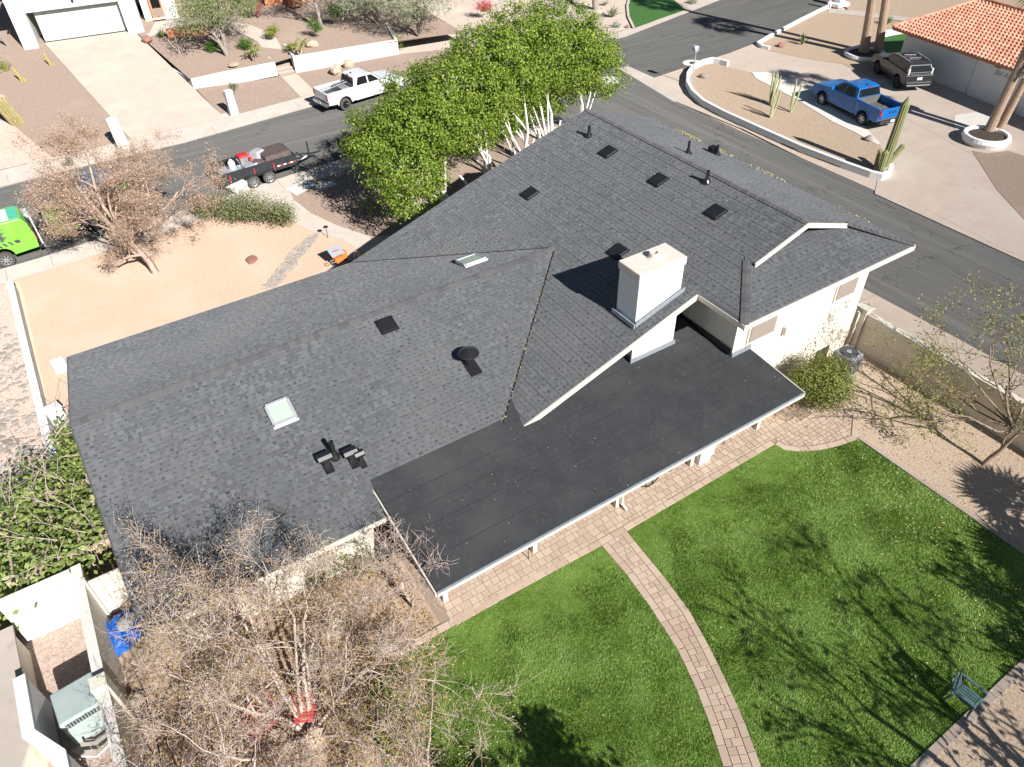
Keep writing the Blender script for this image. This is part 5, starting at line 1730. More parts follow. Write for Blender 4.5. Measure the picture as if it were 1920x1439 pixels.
def wheel(t, x, y, r, w, tyre='rubber', rim='rim', spokes=6, dish=.6):
    s = 1 if y > 0 else -1
    wh_ = part('wheel', MB().lathe((x, y, r), [(r * dish, -w / 2), (r * .93, -w / 2), (r, -w * .32), (r, w * .32), (r * .93, w / 2), (r * dish, w / 2), (r * dish, -w / 2)], 26, 'y', False), tyre, t)
    b = MB().lathe((x, y + s * w * .28, r), [(r * dish * 1.02, -.02), (r * dish * 1.02, .02)], 20, 'y')
    part('rim', b, 'rim_dark', wh_)
    sp_ = MB().lathe((x, y + s * (w * .34), r), [(r * .17, -.02), (r * .17, .03), (r * .1, .035)], 12, 'y')
    for i in range(spokes):
        a = 2 * pi * i / spokes
        R = Matrix.Rotation(-a, 3, 'Y')
        sp_.box(Vector((x, y + s * (w * .36), r)) + R @ Vector((r * dish * .55, 0, 0)), (r * dish * .9, .03, r * .16), R=R)
    n = 20
    for i in range(n):
        a, c = 2 * pi * i / n, 2 * pi * (i + 1) / n
        rr = r * dish * .97
        sp_.tube((x + rr * cos(a), y + s * w * .42, r + rr * sin(a)), (x + rr * cos(c), y + s * w * .42, r + rr * sin(c)), .018, n=5, caps=False)
    part('spokes', sp_, rim, wh_)
    return wh_


def cab_side(prof, hw, i0, i1, inset=.05):
    pass


def lerp2(a, b, t):
    return (a[0] + (b[0] - a[0]) * t, a[1] + (b[1] - a[1]) * t)


def side_glass(t, quads, hwf, m='glass'):
    for s in (-1, 1):
        for q in quads:
            pts = [(x, s * hwf(z), z) for x, z in q]
            if s < 0:
                pts = pts[::-1]
            part('side_window', quad_panel(pts[::-1], .008), m, t)


def pickup(name, label, loc, rz, paint, rim='rim', tail_text=None, flare='dark_plastic', ladder=False, tyre='rubber'):
    t = thing(name, label, 'pickup truck', loc, rz)
    F, Rr, r = 1.84, -1.83, .40
    hb = 1.0
    hwl = lambda z: hb - max(0, z - .95) * .10 - max(0, .75 - z) * .10
    lower = [(2.80, .52), (2.84, .80), (2.80, 1.02), (2.66, 1.15), (2.05, 1.24), (1.25, 1.30), (-.98, 1.34), (-.98, .46)] + [(Rr + .5 + .36, .46)] + [(F - .52, .46)] + arch(F, .49, .46) + [(F + .5, .48)]
    part('body', MB().prism_y(lower, lambda z: -hwl(z), lambda z: hwl(z)), paint, t, bevel=.05)
    # bed: floor, two sides, tailgate
    bd = [(-.99, .50), (-.99, .92), (-3.0, .92), (-3.0, .60), (Rr - .5, .56)] + arch(Rr, .49, .46)
    bed = part('bed', MB().prism_y(bd, lambda z: -hwl(z) + .04, lambda z: hwl(z) - .04), 'bedliner', t)
    sd = [(-.99, .50), (-.99, 1.36), (-3.02, 1.36), (-3.05, 1.1), (-3.02, .60), (Rr - .5, .56)] + arch(Rr, .49, .46)
    for s in (-1, 1):
        part('bed_side', MB().prism_y(sd, (lambda z, s=s: s * hwl(z)), (lambda z, s=s: s * (hwl(z) - .10))), paint, t, bevel=.025)
    part('bulkhead', MB().box((-1.03, 0, 1.13), (.05, 1.72, .44)), 'bedliner', t)
    tg = part('tailgate', MB().box((-3.02, 0, 1.06), (.10, 1.62, .58)), paint, t, bevel=.03)
    if tail_text:
        text('tailgate_lettering', tail_text, .27, 'ink', tg, (-3.077, 0, 1.10), (radians(90), 0, radians(-90)))
    part('rear_bumper', MB().box((-3.14, 0, .60), (.22, 1.86, .2)), 'chrome' if ladder else 'dark_plastic', t, bevel=.04)
    part('front_bumper', MB().box((2.85, 0, .60), (.16, 1.86, .30)), 'dark_plastic', t, bevel=.04)
    part('grille', MB().box((2.83, 0, .92), (.06, 1.1, .26)), 'black_metal', t)
    part('number_plate', MB().box((-3.26, 0, .66), (.015, .3, .15)), 'letter_white', t)
    for s in (-1, 1):
        part('tail_light', MB().box((-3.03, s * .88, 1.12), (.14, .14, .36)), 'tail_red', t, bevel=.02)
        part('headlight', MB().box((2.74, s * .78, .98), (.16, .3, .15)), 'head_lamp', t, bevel=.02)
        part('wing_mirror', MB().box((1.02, s * 1.10, 1.38), (.16, .22, .2)), paint, t, bevel=.04)
        for cx in (F, Rr):
            fl = MB()
            A = arch(cx, .50, .47, n=10)
            B = arch(cx, .57, .47, n=10)
            for (a0, a1, b0, b1) in zip(A[:-1], A[1:], B[:-1], B[1:]):
                y0, y1 = s * (hwl(.6) - .03), s * (hwl(.6) + .035)
                P = [(a0[0], y0, a0[1]), (a1[0], y0, a1[1]), (b1[0], y0, b1[1]), (b0[0], y0, b0[1]), (a0[0], y1, a0[1]), (a1[0], y1, a1[1]), (b1[0], y1, b1[1]), (b0[0], y1, b0[1])]
                fl.add(P, [(4, 5, 6, 7), (0, 3, 2, 1), (2, 3, 7, 6), (0, 1, 5, 4)])
            part('wheel_flare', fl, flare, t)
            wheel(t, cx, s * .86, r, .27, tyre, rim)
    part('underbody', MB().box((0, 0, .50), (5.2, 1.4, .3)), 'black_metal', t)
    # cab
    hwc = lambda z: .93 - (z - 1.3) * .30
    cab = [(1.28, 1.28), (.52, 1.86), (.20, 1.93), (-.62, 1.93), (-.86, 1.87), (-1.0, 1.32)]
    part('cab', MB().prism_y(cab, lambda z: -hwc(z), lambda z: hwc(z)), paint, t, bevel=.05)
    side_glass(t, [[(1.02, 1.36), (.50, 1.79), (.17, 1.82), (.17, 1.36)], [(.08, 1.36), (.08, 1.83), (-.56, 1.82), (-.80, 1.36)]], hwc)
    ws = [(1.26, .83, 1.335), (1.26, -.83, 1.335), (.55, -.70, 1.85), (.55, .70, 1.85)]
    part('windscreen', quad_panel(ws, .02), 'glass', t)
    rw_ = [(-.99, -.80, 1.40), (-.99, .80, 1.40), (-.875, .72, 1.83), (-.875, -.72, 1.83)]
    part('rear_window', quad_panel(rw_, .012), 'glass', t)
    part('brake_light', MB().box((-.86, 0, 1.89), (.06, .22, .04)), 'tail_red', t)
    part('antenna', MB().box((-.6, 0, 1.96), (.14, .08, .06), taper=.6), 'black_metal', t)
    return t


def heading(a, b):
    return atan2(b[1] - a[1], b[0] - a[0])


# contact points of the wheels read on the ground give position and heading
_a, _b = (41.42, 26.15, 0.00), (42.11, 29.75, 0.00)
h_ = heading(_a, _b)
c_ = ((_a[0] + _b[0]) / 2, (_a[1] + _b[1]) / 2)
n_ = (sin(h_), -cos(h_))
pickup('pickup_truck', 'bright blue crew cab pickup parked on the forecourt behind the tall cactus', (c_[0] + n_[0] * .86, c_[1] + n_[1] * .86, .055), h_, 'blue_paint', 'rim', 'RAM', 'blue_paint')
h2 = radians(7.5)
wp = pickup('pickup_truck', 'white pickup with a ladder in its bed parked at the far kerb', (16.4 + 1.83 * cos(h2) - .86 * sin(h2) * 1, 47.8 + 1.83 * sin(h2) + .86 * cos(h2), .005), h2, 'white_paint', 'rim_dark', None, 'white_paint', True, 'rubber_dusty')
ld = thing('ladder', 'grey aluminium ladder lying in the white pickup bed', 'ladder', tuple(wp.location + Vector((0, 0, 0))), h2)
lm_ = MB()
for y in (-.2, .2):
    lm_.tube((-3.0, y, 1.34), (-1.1, y, 1.52), .035, n=6)
for i in range(7):
    x = -2.85 + i * .27
    lm_.tube((x, -.2, 1.355 + i * .0255), (x, .2, 1.355 + i * .0255), .025, n=6)
part('rails', lm_, 'ladder_metal', ld)
tb_ = single('tool_box', MB().box((-1.5, -.05, 1.15), (.6, 1.4, .42)), 'ac_grey', 'grey tool box across the bed of the white pickup', 'tool box', None, tuple(wp.location), h2, bevel=.02)


def suv(name, label, loc, rz, paint):
    t = thing(name, label, 'car', loc, rz)
    F, Rr, r = 1.42, -1.42, .40
    hwl = lambda z: .95 - max(0, z - .9) * .12 - max(0, .7 - z) * .10
    lower = [(2.36, .50), (2.42, .78), (2.36, 1.0), (2.2, 1.12), (1.2, 1.22), (.95, 1.24), (-2.28, 1.24), (-2.42, 1.1), (-2.44, .62), (-2.36, .50)] + [(Rr - .5, .48)] + arch(Rr, .47, .46) + [(F - .5, .44)] + arch(F, .47, .46)
    part('body', MB().prism_y(lower, lambda z: -hwl(z), lambda z: hwl(z)), paint, t, bevel=.06)
    hwc = lambda z: .87 - (z - 1.22) * .24
    cab = [(1.0, 1.22), (.30, 1.72), (-.1, 1.79), (-1.9, 1.79), (-2.12, 1.72), (-2.36, 1.22)]
    part('cabin', MB().prism_y(cab, lambda z: -hwc(z), lambda z: hwc(z)), paint, t, bevel=.05)
    side_glass(t, [[(.80, 1.28), (.30, 1.65), (-.05, 1.70), (-.05, 1.28)], [(-.14, 1.28), (-.14, 1.70), (-.98, 1.70), (-.98, 1.28)], [(-1.07, 1.28), (-1.07, 1.70), (-1.85, 1.68), (-2.1, 1.28)]], hwc)
    part('windscreen', quad_panel([(.97, .78, 1.26), (.97, -.78, 1.26), (.33, -.68, 1.70), (.33, .68, 1.70)], .02), 'glass', t)
    part('rear_window', quad_panel([(-2.345, -.70, 1.30), (-2.345, .70, 1.30), (-2.17, .64, 1.66), (-2.17, -.64, 1.66)], .02), 'glass', t)
    part('chrome_strip', MB().box((-2.44, 0, 1.2), (.05, 1.3, .07)), 'chrome', t)
    part('rear_bumper', MB().box((-2.44, 0, .60), (.22, 1.78, .26)), paint, t, bevel=.06)
    part('bumper_trim', MB().box((-2.50, 0, .50), (.16, 1.6, .10)), 'chrome', t, bevel=.02)
    part('number_plate', MB().box((-2.47, 0, .92), (.02, .34, .16)), 'letter_white', t)
    part('underbody', MB().box((0, 0, .5), (4.2, 1.3, .3)), 'black_metal', t)
    part('roof_panel', MB().box((-.95, 0, 1.80), (1.7, 1.1, .02)), 'black_gloss', t)
    for x in (-.55, -1.2):
        part('crossbar', MB().box((x, 0, 1.86), (.07, .8, .035)), 'chrome', t)
    for s in (-1, 1):
        part('roof_rail', MB().path([(-.1, s * .68, 1.80), (-.2, s * .68, 1.87), (-1.9, s * .68, 1.87), (-2.0, s * .68, 1.79)], .025, 6), 'chrome', t)
        part('tail_light', MB().box((-2.28, s * .78, 1.30), (.16, .12, .42)), 'head_lamp', t, bevel=.02)
        part('headlight', MB().box((2.25, s * .72, .95), (.2, .34, .16)), 'head_lamp', t, bevel=.02)
        part('wing_mirror', MB().box((.72, s * 1.0, 1.28), (.14, .2, .16)), paint, t, bevel=.04)
        for cx in (F, Rr):
            wheel(t, cx, s * .82, r, .26, 'rubber', 'rim_dark')
    return t


_a, _b = (48.44, 28.87, 0.00), (49.77, 31.40, 0.00)
h_ = heading(_a, _b)
c_ = ((_a[0] + _b[0]) / 2, (_a[1] + _b[1]) / 2)
n_ = (sin(h_), -cos(h_))
suv('sport_utility', 'dark grey sport utility car with roof rails parked by the tiled house', (c_[0] + n_[0] * .82, c_[1] + n_[1] * .82, .055), h_, 'grey_paint')

# tandem trailer with a load
h3 = radians(3.5)
tr_ = thing('cargo_trailer', 'black tandem trailer with open top parked at the near kerb', 'trailer', (*(8.62, 40.17, 0.00)[:2], .0), h3)
# local x forward, wheel contact of the front axle at (0, 0); trailer body lies to +y
part('floor', MB().box((-.35, .95, .62), (4.3, 1.9, .08)), 'trailer_black', tr_)
for y in (.04, 1.86):
    sd_ = part('side_panel', MB().box((-.35, y, .88), (4.3, .06, .50)), 'trailer_black', tr_)
    part('top_rail', MB().box((-.35, y, 1.15), (4.34, .10, .07)), 'trailer_black', sd_)
    for x in (-2.1, -1.0, .1, 1.2):
        part('stake', MB().box((x, y + (-.05 if y < 1 else .05), .88), (.07, .06, .52)), 'trailer_black', sd_)
    if y < 1:
        for x in (-2.1, -.72, .42):
            part('strap', MB().box((x, y - .075, .86), (.06, .03, .42)), 'red_plastic', sd_)
        for i in range(6):
            part('reflector', MB().box((.7 + i * .19, y - .04, .80), (.18, .012, .07)), 'red_plastic' if i % 2 else 'letter_white', sd_)
part('front_panel', MB().box((1.78, .95, .88), (.06, 1.8, .5)), 'trailer_black', tr_)
part('rear_gate', MB().box((-2.5, .95, .72), (.06, 1.8, .3)).box((-2.52, .4, .85), (.05, .06, .56)).box((-2.52, 1.5, .85), (.05, .06, .56)), 'trailer_black', tr_)
part('drawbar', MB().path([(1.8, .3, .55), (3.2, .95, .55), (1.8, 1.6, .55)], .06, 6).tube((3.2, .95, .55), (3.6, .95, .55), .06, n=6).tube((2.9, .95, .4), (2.9, .95, 1.3), .05, n=8), 'trailer_black', tr_)
part('stripe_band', MB().box((2.4, .52, .62), (.5, .03, .08), radians(25)), 'letter_white', tr_)
for x in (-.92, 0.0):
    for y in (-.06, 1.96):
        wheel(tr_, x, y, .36, .22, 'rubber_dusty', 'rim', 8, .62)
for y in (-.08, 1.98):
    part('mudguard', MB().prism_y([(-1.36, .62), (-1.28, .78), (.36, .78), (.44, .62), (.38, .62), (.30, .74), (-1.22, .74), (-1.30, .62)], y - .14, y + .14), 'trailer_black', tr_)


def onload(name, mb_, m, label, cat, x, y, z, rz=0, bevel=.02, smooth=False):
    p = tr_.matrix_basis @ Vector((x, y, z))
    return single(name, mb_, m, label, cat, None, tuple(p), h3 + rz, bevel=bevel, smooth=smooth)


onload('tarpaulin_bundle', MB().box((0, 0, .36), (1.75, 1.7, .72), taper=.86), 'tarp_brown', 'large brown folded tarpaulin on the front of the black trailer', 'tarpaulin', .85, .95, .67, .05, .08)
onload('tarpaulin_roll', MB().lathe((0, 0, .26), [(.0, -.5), (.26, -.5), (.27, .0), (.26, .5), (.0, .5)], 14, 'y'), 'tarp_brown', 'rolled end of brown tarpaulin against the trailer side', 'tarpaulin', .0, .55, .67, .6, .02)
onload('grey_cover', MB().box((0, 0, .3), (1.1, 1.0, .6), taper=.5), 'tarp_grey', 'crumpled light grey plastic cover beside the brown tarpaulin', 'cover', .05, 1.25, .9, .5, .05)
onload('plastic_bin', MB().box((0, 0, .3), (.5, .5, .6), taper=1.1), 'ac_grey', 'grey bin with a bright red lid in the trailer', 'bin', -.75, 1.5, .67, .1)
onload('bin_lid', MB().box((0, 0, .05), (.62, .6, .12), taper=.9), 'red_plastic', 'bright red lid on the grey trailer bin', 'lid', -.75, 1.5, 1.28, .1)
onload('galvanised_box', MB().box((0, 0, .21), (1.2, .72, .42)), 'galv', 'long pale galvanised box at the rear of the trailer', 'box', -1.85, .46, .67, .0)
onload('tool_chest', MB().box((0, 0, .25), (.62, .55, .5)), 'galv', 'pale grey tool chest with a yellow sticker in the trailer', 'box', -.82, .48, .67, .15)
onload('bucket', MB().lathe((0, 0, 0), [(.15, 0), (.18, .4), (.16, .4), (.15, .1)], 16), 'white_paint', 'white bucket beside the rolled tarpaulin in the trailer', 'bucket', -.38, .42, .67)
onload('gas_bottle', MB().lathe((0, 0, 0), [(.17, 0), (.19, .1), (.19, .32), (.1, .42), (.06, .5)], 16), 'white_paint', 'short white drum at the back of the trailer', 'drum', -1.62, .78, 1.09)
onload('air_compressor', MB().lathe((0, 0, .35), [(.0, -.34), (.22, -.3), (.22, .3), (.0, .34)], 14, 'x').box((0, 0, .64), (.4, .3, .2)), 'black_gloss', 'black air compressor in the middle of the trailer', 'compressor', -1.45, 1.25, .67, .4)
onload('hand_tool', MB().box((0, 0, .3), (.16, .12, .6)), 'red_plastic', 'small red machine standing against the trailer bin', 'machine', -.45, 1.12, .67, .3)
for i, (x, y, z, sx, sy, sz, m_, lb) in enumerate(((-1.05, 1.62, .67, .5, .4, .5, 'ac_grey', 'grey tub behind the red-lidded bin in the trailer'), (-.2, 1.62, .67, .5, .45, .62, 'tarp_grey', 'grey sack standing behind the grey plastic cover'), (-1.95, 1.3, .67, .6, .6, .3, 'tarp_grey', 'rumpled pale sack at the rear corner of the trailer'), (-.55, .85, .67, .4, .4, .42, 'dark_plastic', 'black crate in the middle of the trailer load'), (-1.25, .95, .67, .35, .35, .36, 'white_paint', 'white bucket between the chest and the compressor'))):
    onload(('tub', 'sack', 'sack', 'crate', 'bucket')[i], MB().box((0, 0, sz / 2), (sx, sy, sz), taper=.85), m_, lb, ('tub', 'sack', 'sack', 'crate', 'bucket')[i], x, y, z, .2 * i, .06)
onload('timber_stack', MB().box((0, 0, .12), (.14, .9, .24)), 'bark_tan', 'reddish brown timber pieces standing between two boxes in the trailer', 'timber', -1.16, .5, .7, .05)

# green delivery van, only its rear in the picture
h4 = radians(3.0)
vn = thing('delivery_van', 'lime green and charcoal van with a white rear ladder at the left edge', 'van', (-4.8, 38.85, .0), h4 + pi)
# local x forward = away to the left; rear axle at x = 0, kerb side wheels at y = 0
hwv = lambda z: .98 - max(0, z - 1.3) * .16
vp = [(-1.55, .52), (-1.60, 1.1), (-1.52, 1.75), (-1.38, 2.02), (-1.2, 2.08), (2.6, 2.08), (3.5, 1.45), (4.6, 1.2), (4.7, .5), (3.95, .48)] + [(q[0], q[1]) for q in arch(3.4, .47, .46)][::-1] + [(2.85, .48), (.6, .48)] + [(q[0], q[1]) for q in arch(0, .47, .46)][::-1] + [(-.6, .48)]
part('body', MB().prism_y(vp, lambda z: -hwv(z) - .98 + .02, lambda z: hwv(z) - .98 + .02), 'green_paint', vn, bevel=.05)
part('roof_panel', MB().box((.9, -.96, 2.085), (3.6, 1.35, .03)), 'white_paint', vn, bevel=.01)
part('roof_band', MB().box((-1.12, -.96, 2.075), (.42, 1.45, .03)), 'teal_paint', vn, bevel=.01)


def van_panel(nm, pts, m):
    q = [(x, hwv(z) - .96, z) for x, z in pts]
    return part(nm, quad_panel(q, .008), m, vn)


van_panel('side_window', [(2.5, 1.95), (2.9, 1.25), (-.15, 1.25), (-.2, 1.95)], 'charcoal_wrap')
for i in range(7):
    van_panel('wrap_stripe', [(-.62 + i * .24, .98), (-.50 + i * .24, 1.18), (-.40 + i * .24, 1.18), (-.52 + i * .24, .98)], 'charcoal_wrap')
van_panel('wrap_stripe', [(-.95, 1.02), (-.88, 1.17), (-.66, 1.17), (-.73, 1.02)], 'charcoal_wrap')
for i in range(9):
    van_panel('wrap_splash', [(-.18, 1.34 + i * .07), (-.18, 1.26 + i * .07), (-.24, 1.26 + i * .07), (-.36 - .10 * (i % 3), 1.30 + i * .07)], 'charcoal_wrap')
part('rear_bumper', MB().box((-1.66, -.96, .50), (.2, 1.9, .16)), 'black_metal', vn, bevel=.02)
for y in (-.18, -1.72):
    part('tail_light', MB().box((-1.56, y + .08, 1.05), (.12, .14, .46)), 'tail_red', vn, bevel=.02)
lr = part('rear_ladder', MB().box((-1.74, -.20, 1.25), (.07, .10, 1.75)).box((-1.64, -.55, 2.12), (.2, .8, .06)).box((-1.72, -.2, 2.05), (.22, .1, .08)), 'white_paint', vn, bevel=.01)
for i in range(5):
    part('rung', MB().tube((-1.74, -.2, .6 + i * .35), (-1.74, -.62, .6 + i * .35), .02, n=6), 'white_paint', lr)
part('ladder_rail', MB().box((-1.74, -.62, 1.25), (.06, .06, 1.75)), 'white_paint', lr)
part('tow_hitch', MB().path([(-1.7, -.96, .45), (-2.0, -.96, .45)], .04, 6).path([(-1.8, -.9, .5), (-1.95, -.7, .4), (-2.1, -.8, .55)], .015, 5), 'black_metal', vn)
for x in (0, 3.4):
    for y in (-.08, -1.8):
        wheel(vn, x, y if y > -1 else y, .385, .25, 'rubber_dusty', 'rim', 8, .62) if y < -1 else wheel(vn, x, .0 - .0 + .001, .385, .25, 'rubber_dusty', 'rim', 8, .62)

# green and black wrapped enclosed trailer behind the bare tree
eb = thing('enclosed_trailer', 'green and black lettered box trailer seen through the bare tree', 'trailer', (-2.55, 39.85, 0), radians(3.5))
part('box', MB().box((2.3, 1.05, 1.28), (4.6, 2.1, 1.75)), 'charcoal_wrap', eb, bevel=.02)
part('roof', MB().box((2.3, 1.05, 2.17), (4.62, 2.12, .03)), 'ac_grey', eb)
for y in (-.0, 2.1):
    part('trim_strip', MB().box((2.3, y, 2.15), (4.66, .05, .07)), 'white_paint', eb)
part('trim_strip', MB().box((-.01, 1.05, 1.3), (.04, 2.12, 1.75)).box((.0, -.01, 1.3), (.08, .05, 1.78)), 'white_paint', eb)
for q in ([(.05, .5), (1.3, .5), (1.0, 1.3), (1.35, 2.08), (.05, 2.08)], [(1.9, .55), (3.5, .55), (3.3, .9), (1.9, .8)], [(3.2, 1.5), (4.4, 1.2), (4.5, 2.05), (3.4, 2.05)]):
    part('wrap_panel', quad_panel([(x, -.012, z) for x, z in q], .006), 'green_paint', eb)
text('trailer_lettering', 'TOM', .62, 'letter_white', eb, (2.35, -.02, 1.3), (radians(90), 0, 0))
for x in (1.9, 2.75):
    wheel(eb, x, .1, .34, .2, 'rubber', 'rim', 6)
    wheel(eb, x, 2.0, .34, .2, 'rubber', 'rim', 6)
part('drawbar', MB().path([(4.6, .4, .5), (5.9, 1.05, .5), (4.6, 1.7, .5)], .05, 6), 'black_metal', eb)

# red and white marker and white pedestal at the top corner
mk = thing('marker_post', 'red and white striped marker post at the top street corner', 'post', (*(60.33, 44.44, 0.00)[:2], .05))
for i in range(4):
    part('band', MB().tube((0, 0, i * .3), (0, 0, i * .3 + .3), .16, n=12), 'red_plastic' if i % 2 == 0 else 'letter_white', mk)
wq = thing('white_pedestal', 'white stepped pedestal beside the striped marker post', 'pedestal', (*(61.57, 44.31, 0.00)[:2], .05))
part('plinth', MB().box((0, 0, .12), (1.5, 1.1, .24)), 'stucco_white', wq)
part('shaft', MB().box((.15, .1, .8), (.6, .6, 1.3)), 'stucco_white', wq)


# ================================================================== TREES
def leafy_tree(name, label, base, limbs, blobs, leafmat, bark, n, size, seed, trunk_r=.16, clump=.32, group=None, per=34, levels=2, cat='tree', inner=.35, aspect=.55, limb_len=None):
    g = np.random.default_rng(seed)
    t = thing(name, label, cat, base, 0, group)
    S = []
    for (d, L, r) in limbs:
        grow(S, [], (g.normal() * .08, g.normal() * .08, -.05), d, L, r, levels, g, .8, .06, 5, .09)
    # limbs that reach into each clump of the crown
    for b in blobs:
        p0 = S[int(g.integers(0, max(1, min(len(S), 5))))][1]
        e = np.array(b[:3])
        m = (p0 + e) / 2 + g.normal(size=3) * .15
        S += [(p0, m, trunk_r * .45, trunk_r * .3), (m, e, trunk_r * .3, trunk_r * .12)]
        for _ in range(4):
            grow(S, [], e, g.normal(size=3), max(b[3:6]) * .8, trunk_r * .12, 0, g, .8, .05, 3, .2)
    link('trunk', tubes_mesh('trunk', S, 7, .008), bark, t)
    P, O = crown_points(blobs, n, g, clump, per, inner)
    link('crown', leaf_mesh('crown', P, size, g, O, aspect), leafmat, t)
    return t


# the big row with whitewashed trunks: world-space blobs per tree
FIC = [
    ((15.3, 29.6), [((-.45, .15, 1), 2.6, .17), ((-.85, .1, .7), 2.4, .11)], [(-2.4, .8, 3.4, 1.8, 1.7, 1.4), (-1.6, 1.9, 5.0, 1.7, 1.7, 1.4), (-3.0, 2.6, 4.4, 1.5, 1.6, 1.4), (-.5, .6, 5.1, 1.3, 1.3, 1.2), (-2.9, -.7, 2.7, 1.2, 1.1, .9)]),
    ((17.1, 30.2), [((.1, .05, 1), 3.0, .17), ((-.4, .2, 1), 2.6, .12)], [(-.8, 1.7, 5.9, 1.7, 1.7, 1.5), (.6, 1.1, 5.5, 1.4, 1.4, 1.3), (.2, 2.3, 3.5, 1.7, 1.0, 1.2), (-1.8, 3.2, 5.4, 1.7, 1.7, 1.4), (-.1, .6, 4.3, 1.2, 1.0, .9)]),
    ((19.4, 30.9), [((.05, .0, 1), 3.4, .14), ((.3, .1, 1), 3.0, .11)], [(-.4, 2.1, 6.7, 1.8, 1.9, 1.5), (.9, 1.2, 5.9, 1.4, 1.3, 1.3), (.2, 2.3, 3.5, 1.7, 1.0, 1.2), (.2, 3.4, 5.8, 1.9, 1.7, 1.6), (-.5, 1.0, 4.7, 1.2, 1.0, 1.0), (.6, 1.8, 4.6, 1.2, 1.0, .9)]),
    ((21.6, 31.4), [((.1, .05, 1), 3.6, .16), ((-.25, .1, 1), 3.2, .12), ((.4, .05, 1), 3.2, .12)], [(.0, 2.4, 7.1, 1.9, 2.0, 1.5), (1.1, 1.5, 5.7, 1.4, 1.4, 1.4), (1.2, 3.4, 6.0, 1.8, 1.7, 1.6), (.2, 2.3, 3.5, 1.7, 1.0, 1.2), (-.6, 1.2, 5.0, 1.2, 1.1, 1.1), (.7, 2.0, 4.6, 1.1, .9, .8)]),
    ((23.8, 32.0), [((.3, .1, 1), 3.4, .16), ((.6, .0, 1), 3.0, .13)], [(.6, 2.0, 6.5, 1.9, 1.9, 1.6), (.2, 2.3, 3.5, 1.7, 1.0, 1.2), (1.8, 1.2, 5.3, 1.6, 1.5, 1.5), (2.3, 2.8, 5.2, 1.8, 1.8, 1.6), (.5, 1.1, 4.6, 1.2, 1.0, 1.0), (2.9, 1.5, 4.0, 1.2, 1.3, 1.2)]),
]
FL = ['leftmost white-trunked tree of the dense green row behind the house', 'second white-trunked tree of the dense green row from the left', 'middle tree of the dense green row with white trunks', 'second tree from the right in the dense green row, the tallest', 'rightmost tree of the dense green row by the street corner']
for i, (b, lm2, bl) in enumerate(FIC):
    leafy_tree('ficus_tree', FL[i], (b[0], b[1], 0), lm2, bl, 'leaf_ficus', 'bark_white', 31000, .13, 200 + i, .15, .21, 'row of green trees with white trunks', 60, 0, inner=.12)
g_ = np.random.default_rng(77)
for i, (x, y, d) in enumerate(((23.6, 30.0, (.25, .15, 1)), (20.6, 29.6, (.05, .2, 1)))):
    t = thing('slim_tree', ('slim whitewashed trunk leaning right at the end of the green row', 'slim whitewashed trunk between the middle trees of the row')[i], 'tree', (x, y, 0), 0, 'slim white trunks')
    S_ = []
    grow(S_, [], (0, 0, 0), d, 3.6, .12, 0, g_, .5, .1, 5, .05)
    link('trunk', tubes_mesh('trunk', S_, 7, .01), 'bark_white', t)
shrub('low_shrub', 'low grey-green shrub in the dark shade under the green row', 'shrub', (*(11.85, 33.91, 0.00)[:2], .02), .8, 'leaf_olive', 900, .09, 3, None, .5)


def bare_tree(name, label, base, limbs, seed, bark, lev=3, spread=.9, up=.07, twig=.006, leaves=None, kids=1, nseg=4, group=None, wig=.17, jit=.25, spray=0, zmin=.1):
    g = np.random.default_rng(seed)
    t = thing(name, label, 'tree', base, 0, group)
    S, T = [], []
    for (p, d, L, r) in limbs:
        grow(S, T, p, d, L, r, lev, g, spread, up, nseg, wig, kids)
    T = np.array(T)
    link('trunk', tubes_mesh('trunk', S, 4, twig), bark, t)
    if spray:                # fine twigs at the branch tips
        n = len(T) * spray
        a = np.repeat(T, spray, 0) + g.normal(size=(n, 3)) * .03
        d = g.normal(size=(n, 3))
        d[:, 2] += .35
        d /= np.linalg.norm(d, axis=1)[:, None]
        L = g.uniform(.15, .5, n)[:, None]
        m = a + d * L * .5
        e = m + (d + g.normal(size=(n, 3)) * .35) * L * .5
        k2 = e[:, 2] > .05
        R1 = np.full(n, .0048)
        Sp = [(a[i], m[i], .0055, .0045) for i in range(n) if k2[i]] + [(m[i], e[i], .0045, .003) for i in range(n) if k2[i]]
        link('twigs', tubes_mesh('twigs', Sp, 3, .0035), 'twig_tan' if bark == 'bark_pale' else bark, t)
        T = np.concatenate([T, e[k2]])
    for (m, n, size, nm) in (leaves or []):
        k = g.integers(0, len(T), n)
        P = T[k] + g.normal(size=(n, 3)) * jit
        P = P[P[:, 2] > zmin]
        link(nm, leaf_mesh(nm, P, size, g, None), m, t)
    return t


# dry brown mesquite in the front yard
bare_tree('mesquite_tree', 'leaning bare tree with dry brown leaves on the front yard sand', (1.02, 34.1, .0),
          [((0, 0, -.05), (-.30, .30, 1), 2.2, .19), ((-.55, .55, 1.75), (-.6, .8, .9), 2.2, .10), ((-.55, .55, 1.75), (1, .35, .4), 3.2, .10), ((-.55, .55, 1.75), (-.1, 1, .8), 3.4, .11), ((-.4, .45, 1.6), (-.35, -.35, .9), 1.8, .07), ((-.5, .5, 1.7), (.8, -.05, .6), 2.6, .09), ((-.6, .6, 1.8), (-.5, .8, .8), 3.0, .09), ((-.6, .6, 1.8), (.6, 1, .6), 3.4, .10), ((-.6, .6, 1.8), (1, .7, .7), 3.2, .09), ((-.6, .6, 1.8), (.3, .3, 1.2), 2.6, .08), ((-.6, .6, 1.8), (-.7, .35, .9), 2.2, .08)],
          17, 'bark_tan', 4, .95, .04, .007, [('leaf_brown', 44000, .058, 'crown'), ('leaf_brown', 5000, .10, 'crown')], 1, 4, None, .17, .14, 1, 1.5)
